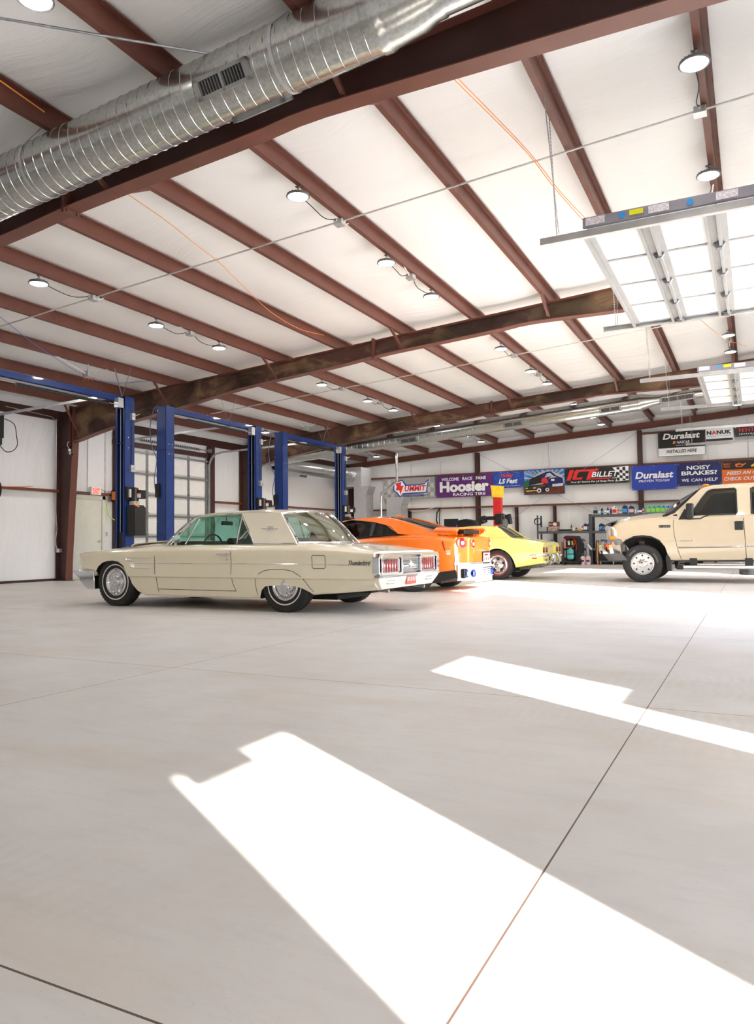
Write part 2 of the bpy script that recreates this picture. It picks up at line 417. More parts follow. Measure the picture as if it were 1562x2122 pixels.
# walls
DOORS = [(7.8,11.46), (15.5,19.15)]
def zroof(x): return ztop(x)+.42
b = MB(); b.prism([(XL, YN-.2, 0), (XL-.2, YN-.2, 0), (XL-.2, YN-.2, zroof(XL)), (XL, YN-.2, zroof(XL))], (0, YF-YN+.4, 0))
tag(b.build('wall_left', M['wallvinyl_y'], smooth=0), kind='structure')
b = MB(); b.prism([(XL, YF, 0), (XR, YF, 0), (XR, YF, zroof(XR)), (XL, YF, zroof(XL))], (0, .2, 0))
tag(b.build('wall_back', M['wallvinyl_x'], smooth=0), kind='structure')
b = MB(); b.prism([(XL, YN, 0), (XR, YN, 0), (XR, YN, zroof(XR)), (XL, YN, zroof(XL))], (0, -.2, 0))
tag(b.build('wall_front', M['wallvinyl_x'], smooth=0), kind='structure')
b = MB(); xr2 = XR+.04
cuts = [(-.72,.045,2.1), (1.81,2.57,2.1), (7.8,11.46,3.66), (15.5,19.15,3.66)]
y0 = YN-.2
for a, c, zt in cuts:
    b.box((XR, y0, 0), (xr2, a, zroof(XR))); b.box((XR, a, zt), (xr2, c, zroof(XR))); y0 = c
b.box((XR, y0, 0), (xr2, YF+.2, zroof(XR))); b.box((XR, 2.16, 0), (xr2, 2.57, 1.48))  # low box is an added unseen blocker that steps the second narrow sun patch
tag(b.build('wall_right', M['wallvinyl_y'], smooth=0), kind='structure')

# ---- purlins (Z section), one object each
def purlin(x, lab, n):
    z = ztop(x); b = MB(); t = .006; d = .2; fl = .065
    prof = [(-fl, 0), (-fl, .02), (-fl+t, .02), (-fl+t, t), (-t/2, t), (-t/2, d), (fl, d), (fl, d-.02), (fl-t, d-.02), (fl-t, d-t), (t/2, d-t), (t/2, 0)]
    x += .065
    P = [(x + u, YN, z + w) for u, w in prof]
    b.prism(P, (0, YF-YN, 0))
    b.box((x+.03, YN, z+d-.012), (x+.045, YF, z+d-.004))
    k = YN+.3
    while k < YF:                      # insulation screws on the upper flange
        b.box((x+.052, k, z+d-.055), (x+.056, k+.006, z+d)); k += .42
    o = b.build('purlin', M['steel'], smooth=0)
    tag(o, lab, 'roof beam', 'roof purlins')
ords = ['first','second','third','fourth','fifth','sixth','seventh','eighth','ninth','tenth','eleventh','twelfth']
for i, x in enumerate(PX):
    purlin(x, f"{ords[i]} rust-red roof purlin counted from the left wall, running the length of the hall", i)
# eave strut on left wall
b = MB(); b.box((XL, YN, 4.12), (XL+.07, YF, 4.36)); tag(b.build('trim_4', M['steel_dark'], smooth=0), kind='structure')

# ---- rafters + columns
botk = keyf([(-15.45,3.50),(-14.2,3.76),(-12,4.07),(-10,4.36),(-7.5,4.58),(-6.8,4.66),(-4.0,4.86),(-3.65,4.90),(-1.8,4.88),(0,4.85),(XR,4.8)])
def rafter(y, lab, mat, flat=None):
    t = thing('rafter', lab, 'roof beam', (-7, y, 4.5), 'main roof rafters')
    xs = [-15.5+.3*k for k in range(60)]; xs = [x for x in xs if x < XR] + [XR]
    b = MB()
    for s in (-.005, .005): pass
    up = [(x, y-.005, ztop(x)-.01) for x in xs]; lo = [(x, y-.005, botk(x)+.01) for x in xs]
    for i in range(len(xs)-1):
        k = b.pts([lo[i], lo[i+1], up[i+1], up[i], *[(p[0], y+.005, p[2]) for p in (lo[i], lo[i+1], up[i+1], up[i])]])
        b.face(k[0:4]); b.face((k[7], k[6], k[5], k[4]))
    b.build('web', mat, t, smooth=40, fix=False)
    def fl(fn, th, name):
        b = MB()
        for i in range(len(xs)-1):
            x0, x1 = xs[i], xs[i+1]; z0, z1 = fn(x0), fn(x1)
            k = b.pts([(x0,y-.1,z0),(x1,y-.1,z1),(x1,y+.1,z1),(x0,y+.1,z0),(x0,y-.1,z0+th),(x1,y-.1,z1+th),(x1,y+.1,z1+th),(x0,y+.1,z0+th)])
            b.face((k[0],k[3],k[2],k[1])); b.face((k[4],k[5],k[6],k[7])); b.face((k[0],k[1],k[5],k[4])); b.face((k[3],k[7],k[6],k[2]))
            if i == 0: b.face((k[0],k[4],k[7],k[3]))
            if i == len(xs)-2: b.face((k[1],k[2],k[6],k[5]))
        b.build(name, M['steel'], t, smooth=40, fix=False)
    fl(lambda x: botk(x), .012, 'bottom_flange'); fl(lambda x: ztop(x)-.012, .012, 'top_flange')
    for xs_ in (-6.8,):                # bolted splice plates
        b = MB(); z0 = botk(xs_)-.05; z1 = ztop(xs_)+.04
        b.box((xs_-.02, y-.11, z0), (xs_-.002, y+.11, z1)); b.box((xs_+.002, y-.11, z0), (xs_+.02, y+.11, z1))
        for zz in (z0+.03, z0+.1, z1-.03, z1-.12):
            for yy in (-.07, .07): b.cyl((xs_-.045, y+yy, zz), (xs_+.045, y+yy, zz), .012, n=6)
        b.build('splice_plate', M['steel'], t, smooth=0)
    b = MB()                           # haunch end plate
    b.box((-15.5, y-.1, 3.42), (-15.47, y+.1, ztop(-15.5)+.05)); b.build('end_plate', M['steel'], t, smooth=0)
    for i, x in enumerate(PX[:-1]):
        b = MB(); z = ztop(x)          # purlin clip on the rafter
        b.box((x-.015, y-.06, z-.01), (x-.005, y+.06, z+.17)); b.build('clip', M['steel'], t, smooth=0)
        if i in (0, 2, 4, 6, 8, 10):   # flange braces both sides
            for s in (-1, 1):
                b = MB(); b.bar((x+.03, y+s*.62, z+.02), (x+.03, y+s*.07, botk(x)+.04), .05, .006, up=(0,0,1)); b.bar((x+.055, y+s*.62, z+.02), (x+.055, y+s*.07, botk(x)+.04), .006, .045)
                b.build('brace', M['steel'], t, smooth=0)
    return t
def column(y, lab):
    t = thing('column', lab, 'column', (XL+.3, y, 0), 'main steel columns')
    b = MB(); b.prism([(XL+.06, y-.005, 0), (XL+.40, y-.005, 0), (XL+.62, y-.005, 3.45), (XL+.62, y-.005, ztop(-15.4)-.02), (XL+.06, y-.005, ztop(XL)-.05)], (0,.01,0)); b.build('web', M['steel_dark'], t, smooth=0)
    b = MB(); b.prism([(XL+.40, y-.1, 0), (XL+.415, y-.1, 0), (XL+.635, y-.1, 3.45), (XL+.62, y-.1, 3.45)], (0,.2,0)); b.box((XL+.62, y-.1, 3.45), (XL+.635, y+.1, ztop(-15.4))); b.build('inner_flange', M['steel'], t, smooth=0)
    b = MB(); b.box((XL+.05, y-.1, 0), (XL+.062, y+.1, ztop(XL)-.05)); b.build('outer_flange', M['steel_dark'], t, smooth=0)
    b = MB(); b.box((XL+.04, y-.13, 0), (XL+.46, y+.13, .015)); b.build('base_plate', M['steel_dark'], t, smooth=0)
    b = MB(); b.box((XL+.06, y-.09, 3.42), (XL+.62, y+.09, 3.432)); b.build('stiffener', M['steel_dark'], t, smooth=0)
    return t
FR = [5.88, 13.5, 21.17]
rafter(FR[0], 'dark red rafter nearest the camera, above the big silver duct', M['steel_dark'])
rafter(FR[1], 'dirt-stained brown steel rafter crossing behind the first row of lamps, over the blue lifts', M['steel_stain'])
rafter(FR[2], 'farther stained steel rafter with the silver duct hanging behind it', M['steel_stain'])
column(FR[0], 'dark red tapered column of the nearest frame, out at the left wall')
column(FR[1], 'dark red tapered steel column left of the exit door')
column(FR[2], 'dark red steel column between the roller door and the far corner')
# end wall frame
b = MB(); y = YF-.14
b.prism([(XL+.1, y, ztop(XL+.1)-.23), (XR, y, ztop(XR)-.23), (XR, y, ztop(XR)), (XL+.1, y, ztop(XL+.1))], (0,.012,0))
b.prism([(XL+.1, y-.07, ztop(XL+.1)-.24), (XR, y-.07, ztop(XR)-.24), (XR, y-.07, ztop(XR)-.225), (XL+.1, y-.07, ztop(XL+.1)-.225)], (0,.14,0))
tag(b.build('end_rafter', M['steel'], smooth=0), 'slim rust-red end beam along the top of the back wall', 'roof beam')
def wcol(x, y, z1, lab, w=.16):
    b = MB(); b.box((x-w/2, y-.1, 0), (x+w/2, y-.09, z1)); b.box((x-w/2, y+.09, 0), (x+w/2, y+.1, z1)); b.box((x-.005, y-.09, 0), (x+.005, y+.09, z1))
    tag(b.build('wall_post', M['steel_dark'], smooth=0), lab, 'column')
wcol(-9.96, YF-.12, 4.50, 'dark red wall post behind the purple banner')
wcol(-3.67, YF-.12, 4.92, 'dark red wall post behind the plain blue banner')
wcol(XL+.2, YF-.14, 4.1, 'dark red corner post behind the grey duct drop')
wcol(-8.37, YF-.1, 2.24, 'short dark red post just right of the red hoist post', .09)
wcol(-6.86, YF-.1, 2.24, 'short dark red post behind the left end of the steel shelf', .09)
wcol(-13.0, YF-.1, 2.24, 'short dark red post behind the orange car roof', .09)
# girts
def girt(a, c, name, kind='x', z=2.286):
    b = MB()
    if kind == 'x':
        b.box((a, YF-.16, z-.03), (c, YF-.005, z-.024)); b.box((a, YF-.166, z-.03), (c, YF-.16, z+.035)); b.box((a, YF-.16, z+.03), (c, YF-.1, z+.035))
    else:
        b.box((XL+.005, a, z-.03), (XL+.16, c, z-.024)); b.box((XL+.16, a, z-.03), (XL+.166, c, z+.035)); b.box((XL+.1, a, z+.03), (XL+.16, c, z+.035))
    return tag(b.build(name, M['steel'], smooth=0), kind='structure')
girt(XL+.2, XR, 'trim_5'); girt(XL+.2, XR, 'trim_6', z=3.66); girt(-3.6, XR, 'trim_7', z=4.8)
girt(11.45, 13.4, 'trim_8', 'y'); girt(13.6, 15.3, 'trim_9', 'y'); girt(19.6, 21.07, 'trim_10', 'y'); girt(21.27, YF-.2, 'trim_11', 'y'); girt(YN, 7.15, 'trim_12', 'y')
b = MB(); b.box((XL, YN, 0), (XL+.03, 13.9, .06)); b.box((XL, 19.5, 0), (XL+.03, YF, .06)); tag(b.build('baseboard_left', M['steel_dark'], smooth=0), kind='structure')
b = MB(); b.box((XL, YF-.03, 0), (XR, YF, .05)); tag(b.build('baseboard_back', M['steel_dark'], smooth=0), kind='structure')
# wind-brace cables on the back wall
def cable(a, c, lab, r=.006):
    b = MB(); b.cyl(a, c, r, n=6); tag(b.build('brace_cable', M['galv_dark']), lab, 'cable', 'wall bracing cables')
yc = YF-.2
cable((-9.9,yc,4.45), (-3.75,yc,1.0), 'thin bracing cable falling right from the tall post to the steel shelf')
cable((-9.9,yc,.9), (-3.75,yc,4.85), 'thin bracing cable rising right towards the post by the white INSTALLED banner')

# ---- control-joint drain strip near the back wall
b = MB(); b.box((-6.6, 24.6, 0.0), (1.5, 24.9, .006)); tag(b.build('floor_drain', pm('drain_grit', (.30,.27,.24), .8, var=.3, scale=20)), 'grey trench drain strip in the floor before the shelves', 'drain')

# ================================================================= LEFT-WALL DOORS
M['doorpanel'] = pm('white_door_skin', (.80,.79,.78), .45, var=.03)
def roll_door(y0, y1, name):
    t = thing(name, None, None, (XL+.1, (y0+y1)/2, 0), kind='structure')
    x = XL+.14; n = 6
    for k in range(n):
        b = MB(); b.box((x-.045, y0, k*.61+.003), (x, y1, (k+1)*.61-.003)); b.build('section', M['doorpanel'], t, smooth=0)
        for zz in ((k+1)*.61-.06,):
            b = MB(); b.box((x, y0, zz-.03), (x+.05, y1, zz-.024)); b.box((x+.05, y0, zz-.055), (x+.055, y1, zz+.0)); b.box((x, y0, zz+.03), (x+.02, y1, zz+.036)); b.build('strut', M['galv_dark'], t, smooth=0)
    for i in range(1, 5):
        yy = y0 + (y1-y0)*i/4 if i < 4 else y1-.06
        b = MB(); b.box((x, yy-.05, 0), (x+.012, yy+.05, n*.61))
        for k in range(1, n): b.cyl((x+.02, yy-.05, k*.61), (x+.02, yy+.05, k*.61), .02, n=8); b.box((x+.01, yy-.03, k*.61-.06), (x+.03, yy+.03, k*.61+.06))
        b.build('stile', M['galv_dark'], t, smooth=30)
    for yy in (y0-.06, y1+.06):
        b = MB(); P = [(x+.05, yy, 0), (x+.05, yy, 3.42)] + [(x+.05+.42*(1-math.cos(a*PI/16)), yy, 3.42+.42*math.sin(a*PI/16)) for a in range(1,9)]
        P += [(x+.05+.42+.1, yy, 3.86), (x+3.8, yy, 3.95)]
        for i in range(len(P)-1): b.bar(P[i], P[i+1], .055, .03, up=(0,1,0))
        b.box((x-.1, yy-.02, 0), (x-.09+.12, yy+.05, 3.5))
        b.build('track', M['galv'], t, smooth=0)
    b = MB(); b.cyl((x+.1, y0-.1, 3.93), (x+.1, y1+.1, 3.93), .014, n=10); b.build('shaft', M['galv_dark'], t)
    for a, c in ((y0+.5, y0+1.7), (y0+1.95, y1-.45)):
        b = MB(); P = []
        for k in range(int((c-a)/.012)): P.append((x+.1+.035*math.cos(k*.9), a+.012*k, 3.93+.035*math.sin(k*.9)))
        b.tube(P, .009, n=5); b.build('spring', M['blackmetal'], t)
    for yy in (y0-.02, y1+.02):
        b = MB(); b.cyl((x+.1, yy-.03, 3.93), (x+.1, yy+.03, 3.93), .07, n=20); b.build('drum', M['galv_dark'], t)
    return t
roll_door(15.62, 19.22, 'door_1'); roll_door(7.5, 11.1, 'door_3')
# steel jambs
for i, yy in enumerate((15.42, 11.35, 7.25, 19.45)):
    b = MB(); b.box((XL+.02, yy-.1, 0), (XL+.2, yy+.1 if i else yy+.08, 4.1)); tag(b.build('trim_%d' % (13+i), M['steel_dark'], smooth=0), kind='structure')
for i, (a, c) in enumerate(((15.3, 19.5), (7.15, 11.45))):
    b = MB(); b.box((XL+.02, a, 3.72), (XL+.1, c, 3.86)); tag(b.build('trim_%d' % (17+i), M['steel_dark'], smooth=0), kind='structure')
# exit door
t = thing('door_2', None, None, (XL+.1, 14.45, 0), kind='structure')
b = MB(); b.box((XL+.05, 13.98, .01), (XL+.095, 14.86, 2.14)); b.build('leaf', M['cream_door'], t, smooth=0)
b = MB()
b.box((XL+.0, 13.88, 0), (XL+.13, 13.98, 2.24)); b.box((XL+.0, 14.86, 0), (XL+.13, 14.96, 2.24)); b.box((XL+.0, 13.88, 2.14), (XL+.13, 14.96, 2.24)); b.build('frame', M['cream_door'], t, smooth=0)
b = MB(); b.cyl((XL+.095, 14.78, 1.0), (XL+.15, 14.78, 1.0), .012, n=10); b.bar((XL+.15, 14.79, 1.0), (XL+.15, 14.66, 1.0), .018, .018); b.lathe([(0,0),(.033,0),(.033,.012),(0,.016)], (XL+.095, 14.78, 1.0), (1,0,0), 16); b.build('handle', M['chrome'], t)
# exit sign
t = thing('exit_sign', 'white EXIT sign with red letters above the door', 'exit sign', (XL+.25, 14.55, 2.25))
b = MB(); b.box((XL+.17, 14.39, 2.25), (XL+.23, 14.72, 2.46)); b.build('housing', M['whitepaint'], t, bevel=.004)
M['redlit'] = pm('exit_red_lit', (.8,.06,.04), .4, emit=(1,.06,.03), estr=1.2)
textmesh('lettering', 'EXIT', M['redlit'], t, (XL+.232, 14.43, 2.275), (0,1,0), (0,0,1), .25, .155, fat=.03)
b = MB(); b.tube([(XL+.1, 14.73, 2.42), (XL+.14, 14.8, 2.42), (XL+.13, 14.92, 2.38), (XL+.1, 14.98, 2.3)], .008, n=6); b.build('cable', M['black'], t)
# ================================================================= LAMPS
M['lampface'] = pm('led_lens', (.95,.95,.95), .4, emit=(1,.98,.94), estr=26)
M['lampbody'] = pm('lamp_grey_body', (.16,.16,.165), .45, .3, var=.15)
def make_lamp(x, y, lab):
    z = ztop(x) - .125
    t = thing('high_bay_lamp', lab, 'ceiling lamp', (x, y, z), 'round high bay lamps')
    b = MB(); b.lathe([(0,.06),(.055,.06),(.06,.045),(.10,.035),(.135,.02),(.14,.0),(.128,-.008),(.118,-.002),(.0,-.002)], (x,y,z), n=40)
    for k in range(20):
        a = 2*PI*k/20; c, s = math.cos(a), math.sin(a); b.bar((x+.06*c, y+.06*s, z+.045), (x+.13*c, y+.13*s, z+.024), .004, .014)
    b.build('housing', M['lampbody'], t)
    b = MB(); b.lathe([(0,-.012),(.06,-.011),(.1,-.008),(.118,-.003),(.118,0),(0,0)], (x,y,z), n=40); b.build('lens', M['lampface'], t)
    b = MB(); b.cyl((x,y,z+.05), (x,y,z+.07), .022, n=12); b.lathe([(.016,-.004),(.02,0),(.016,.004),(.012,0)], (x,y,z+.085), (0,1,0), 14, closed=True); b.bar((x,y,z+.10), (x,y,z+.125), .016, .01); b.box((x-.03,y-.02,z+.118), (x+.03,y+.02,z+.125)); b.build('hook', M['lampbody'], t)
    return t
LX = [-13.68, -9.2, -4.73, -.37]
rowname = {-13.68:'far left', -9.2:'second', -4.73:'middle', -.37:'right-hand'}
L = []
for x in LX:
    for y in (3.75, 7.4, 9.8, 11.52, 15.4, 17.8, 19.4, 22.8, 25.5, 27.2): L.append((x, y))
ylab = {-.2:'behind the camera end of the hall', 1.8:'just behind the near rafter, last before the camera', 3.75:'in the bay nearest the camera, by the big duct', 7.4:'first past the near rafter', 9.8:'second past the near rafter', 11.52:'third past the near rafter',
        15.4:'first past the stained middle rafter', 17.8:'second past the stained middle rafter', 19.4:'third past the stained middle rafter', 22.8:'first past the farther rafter', 25.5:'last but one before the back wall', 27.2:'last before the back wall'}
lamp0 = make_lamp(LX[0], 7.4, '')
first = True
M['cord'] = M['black']
def cordcurve(P, r, name='cord', n=6, mat=None, parent=None):
    b = MB(); b.tube(P, r, n=n); return b.build(name, mat or M['cord'], parent)
for x, y in L:
    lab = f"round LED lamp, {rowname[x]} row, {ylab[y]}"
    z = ztop(x) - .125
    if first: lamp0['label'] = lab; lamp0.location = (x, y, z); TH[lamp0.name] = Vector((x, y, z)); t = lamp0; first = False
    else: t = dup(lamp0, (x, y, z), lab)
    # own light of the lamp
    ld = bpy.data.lights.new('lamp_light', 'AREA'); ld.shape = 'DISK'; ld.size = .22; ld.energy = LAMP; ld.color = (1,.97,.93)
    lo = bpy.data.objects.new('lamp_light', ld); COL.objects.link(lo); lo.location = (x, y, z-.03)
# the first lamp was built at y=7.2 and is moved: keep its label only
# junction boxes with cords to the lamps and conduits
M['conduit'] = pm('emt_conduit', (.68,.67,.64), .35, .6, var=.1)
jb = [(x, y) for x in LX for y in (8.42, 10.7, 16.4, 18.6, 24.3, 26.3) if not (x < -13 and y < 10)]
jlab = ['on the purlin', ]
def jbox(x, y, lab):
    z = ztop(x); b = MB(); b.box((x-.07,y-.06,z-.075), (x+.05,y+.06,z-.005)); b.box((x-.075,y-.065,z-.08), (x+.055,y+.065,z-.074)); b.cyl((x-.01,y-.11,z-.04), (x-.01,y-.06,z-.04), .016, n=8)
    return tag(b.build('junction_box', M['galv'], bevel=.004, smooth=0), lab, 'electrical box', 'lamp junction boxes')
jw = {8.42:'between first and second lamps, near bay', 10.7:'between second and third lamps, near bay', 16.4:'between first and second lamps, middle bay', 18.6:'between second and third lamps, middle bay', 24.3:'first beyond the far duct', 26.3:'last before the back wall'}
for x, y in jb: jbox(x, y, f"small metal junction box in the {rowname[x]} row, {jw[y]}")
def sag(p, q, s, n=8, kink=0):
    P = []
    for k in range(n+1):
        t = k/n; P.append((lerp(p[0],q[0],t) + kink*math.sin(2*PI*t), lerp(p[1],q[1],t), lerp(p[2],q[2],t) - s*4*t*(1-t)))
    return P
for x in LX:
    for ly, jy in ((7.4,8.42),(9.8,10.7),(11.52,10.7),(15.4,16.4),(17.8,18.6),(19.4,18.6),(22.8,24.3),(25.5,26.3),(27.2,26.3)):
        if (x < -13 and jy < 10): continue
        z = ztop(x); s = 1 if jy > ly else -1
        o = cordcurve(sag((x, ly+s*.13, z-.10), (x-.01, jy-s*.1, z-.04), .07, kink=.02), .006, 'lamp_cord')
        tag(o, f"black cord of the {rowname[x]} row lamp, {ylab[ly]}", 'cord', 'lamp cords')
# conduits across the roof
def conduit_x(y, x0, x1, lab, zoff=-.03):
    b = MB(); b.cyl((x0, y, ztop(x0)+zoff), (x1, y, ztop(x1)+zoff), .012, n=8); x = x0
    tag(b.build('conduit', M['conduit']), lab, 'conduit', 'electrical conduits')
conduit_x(8.42, -13.4, XR, 'long thin conduit crossing under the purlins in front of the middle rafter')
conduit_x(16.4, -13.4, XR, 'long thin conduit crossing under the purlins between the middle and farther rafters')
conduit_x(24.3, -13.4, XR, 'thin conduit crossing under the purlins beyond the far silver duct')
conduit_x(3.3, -13.4, XR, 'thin conduit crossing the roof behind the big near duct')
for x in LX:
    nm = rowname[x]
    for a, c in ((8.5, 10.6), (16.5, 18.5)):
        if x < -13 and a < 10: continue
        z = ztop(x); b = MB(); b.tube([(x+.0,a,z-.04), (x+.045,a+.14,z+.03), (x+.045,c-.35,z+.03), (x,c,z-.04)], .011, n=8)
        tag(b.build('conduit', M['conduit']), f"short pale conduit along the {nm} lamp row purlin, {'near' if a<10 else 'far'} bay", 'conduit', 'electrical conduits')
# conduit on the lift-side purlin with dangling box
for (y0, yj, y1, nm) in ((-1, 11.0, 13.3, 'nearer'), (14, 19.4, 20.9, 'farther')):
    x = -12.22; z = ztop(x); b = MB(); b.tube([(x+.05,y0,z+.04),(x+.05,yj-.9,z+.04),(x+.05,yj-.08,z-.2),], .013, n=8); b.tube([(x+.05,yj+.08,z-.2),(x+.05,yj+.6,z+.04),(x+.05,y1,z+.04)], .013, n=8)
    tag(b.build('conduit', M['conduit']), f"{nm} pale conduit dipping to a box above the blue lifts", 'conduit', 'electrical conduits')
    b = MB(); b.box((x-.03,yj-.08,z-.27),(x+.13,yj+.08,z-.15)); b.cyl((x+.05,yj,z-.15),(x+.05,yj,z+.0),.012,n=8)
    o = tag(b.build('junction_box', M['galv'], smooth=0), f"{nm} metal box hanging on conduit above the blue lifts", 'electrical box', 'lamp junction boxes')
    if nm == 'nearer':
        b = MB()
        for k in range(5): b.tube([(x+.02+.015*k,yj-.04+.02*k,z-.27),(x+.0+.03*k,yj-.05+.03*k,z-.31),(x-.03+.04*k,yj-.06+.035*k,z-.34)], .004, n=5)
        b.build('loose_wires', M['orange'], o)
# hoses strung across the ceiling
M['hose_o'] = pm('orange_cable_sheath', (.85,.30,.06), .5, var=.08)
M['hose_b'] = pm('blue_cable_sheath', (.08,.15,.55), .5, var=.08)
def strung(P, lab, mat, r=.005):
    Q = cr(P, 8); b = MB(); b.tube(Q, r, n=5); tag(b.build('data_cable', mat), lab, 'cable', 'strung data cables')
def zt(x, d=.04): return ztop(x)-d
strung([(-6.35,5.95,4.96),(-6.39,6.4,4.95),(-6.48,7.1,4.94),(-6.6,7.7,4.93),(-6.76,8.5,4.92),(-7.0,9.3,4.91),(-7.34,10.6,4.88),(-7.44,11.65,4.87),(-7.3,12.3,4.89)], 'orange cable strung over the cream car roof between the purlins', M['hose_o'])
strung([(-2.46,6.0,5.22),(-2.405,6.36,5.21),(-2.16,8.0,5.22),(-2.07,9.1,5.22),(-1.93,10.38,5.22)], 'left one of two orange cables strung down to the open overhead door', M['hose_o'])
strung([(-2.41,6.0,5.22),(-2.365,6.4,5.215),(-2.135,8.04,5.225),(-2.03,9.3,5.23),(-1.88,10.4,5.23)], 'right one of two orange cables strung down to the open overhead door', M['hose_o'])
strung([(-5.9,3.6,5.09),(-5.976,4.38,5.09),(-6.03,4.9,5.085)], 'orange cable end along the purlin above the near duct', M['hose_o'], .007)
strung([(-10.2,7.0,4.6),(-10.72,7.9,4.57),(-11.5,9.2,4.52),(-12.4,11.05,4.46),(-12.46,12.0,4.46),(-11.72,12.36,4.5)], 'blue cable sagging over the nearest blue lift', M['hose_b'])
strung([(-.85,15.9,5.24),(-.8,16.2,5.24),(-.46,17.85,5.26),(-.04,19.0,5.29)], 'orange cable looping behind the open overhead door', M['hose_o'])
b = MB(); b.cyl((-5.9,3.1,5.02),(-3.9,5.2,5.13),.011,n=8); tag(b.build('brace_rod', M['galv_dark']), 'thin diagonal steel rod under the roof, upper left above the near duct', 'rod')

# ================================================================= DUCTS
def spiral_duct(P0, P1, r, lab, r_end=None, t_red=None, vents=(), name='duct', pitch=.125, vent_angle=(-.8,), reducer=None):
    P0 = Vector(P0); P1 = Vector(P1); d = (P1-P0).normalized(); Ln = (P1-P0).length
    t = thing('air_duct', lab, 'air duct', P0)
    u = d.cross(Vector((0,0,1))).normalized(); w = u.cross(d).normalized()      # w up-ish
    b = MB(); n = 48; R = []; ss = 0; prof = []
    while ss < Ln:
        rr = r
        prof += [(ss, rr), (ss+pitch-.014, rr), (ss+pitch-.011, rr+.0045), (ss+pitch-.004, rr+.0045)]
        ss += pitch
    prof.append((Ln, r))
    prof = [(s, q) for s, q in prof if s <= Ln]
    for s, q in prof:                        # slightly skewed rings read as a spiral seam
        R.append(b.pts([P0 + d*(s + .0275*2*math.sin(2*PI*k/n)*0 + pitch*.35*math.cos(2*PI*k/n)) + (u*math.cos(2*PI*k/n) + w*math.sin(2*PI*k/n))*q for k in range(n)]))
    for i in range(len(R)-1):
        for k in range(n): b.face((R[i][k], R[i][(k+1)%n], R[i+1][(k+1)%n], R[i+1][k]))
    b.build('pipe', M['ductmetal'], t, smooth=22)
    if reducer:
        r2, l2 = reducer
        b = MB(); A = P1 + d*pitch*.3; 
        b.lathe([(r+.012,-.06),(r+.012,.0),(r,.03),(r*.98,.06),(r2*1.25,.30),(r2+.012,.42),(r2+.012,.48),(r2,.5),(r2,.5+l2)], A, d, 40)
        b.build('reducer', M['ductmetal'], t, smooth=40)
    for (s, ang, ln) in vents:
        rot = Matrix((d, (u*math.cos(ang)+w*math.sin(ang)).cross(d).normalized()*1, (u*math.cos(ang)+w*math.sin(ang)))).transposed()
        c = P0 + d*s + (u*math.cos(ang)+w*math.sin(ang))*(r+.012)
        wd = .17
        def loc(x, y, z): return c + rot @ Vector((x, y, z))
        b = MB()
        for (x0,x1,y0,y1) in ((-ln/2,ln/2,-wd/2,-wd/2+.028),(-ln/2,ln/2,wd/2-.028,wd/2),(-ln/2,-ln/2+.05,-wd/2,wd/2),(ln/2-.05,ln/2,-wd/2,wd/2),(-.012,.012,-wd/2,wd/2)):
            i = b.pts([loc(x,y,z) for x in (x0,x1) for y in (y0,y1) for z in (-.02,.03)])
            for q in ((0,1,3,2),(4,6,7,5),(0,4,5,1),(2,3,7,6),(0,2,6,4),(1,5,7,3)): b.face([i[k] for k in q])
        fr = b.build('vent_frame', M['ventmetal'], t, smooth=0)
        b = MB(); i = b.pts([loc(x,y,.004) for x, y in ((-ln/2,-wd/2),(ln/2,-wd/2),(ln/2,wd/2),(-ln/2,wd/2))]); b.face(i); b.build('opening', M['black'], fr, smooth=0)
        b = MB(); x = -ln/2+.06
        while x < ln/2-.05:
            b.bar(loc(x,-wd/2+.02,.016), loc(x,wd/2-.02,.016), .004, .018); x += .03
        b.build('louvre', M['ventmetal'], fr, smooth=0)
    return t, d, u, w
M['ductmetal'] = pm('spiral_duct_zinc', (.50,.51,.49), .22, .92, var=.16, scale=30, bump=0)
M['ventmetal'] = pm('grille_grey', (.30,.30,.29), .4, .6, var=.1)
# near duct
p0 = Vector((-9.5, 5.18, 4.455)); p1 = Vector((-2.55, 5.2, 5.075))
t1, d1, u1, w1 = spiral_duct(p0, p1, .275, 'big silver spiral duct with a louvred vent, hung before the near rafter', reducer=(.2, 2.5), vents=[(0,0,.6)][:0])
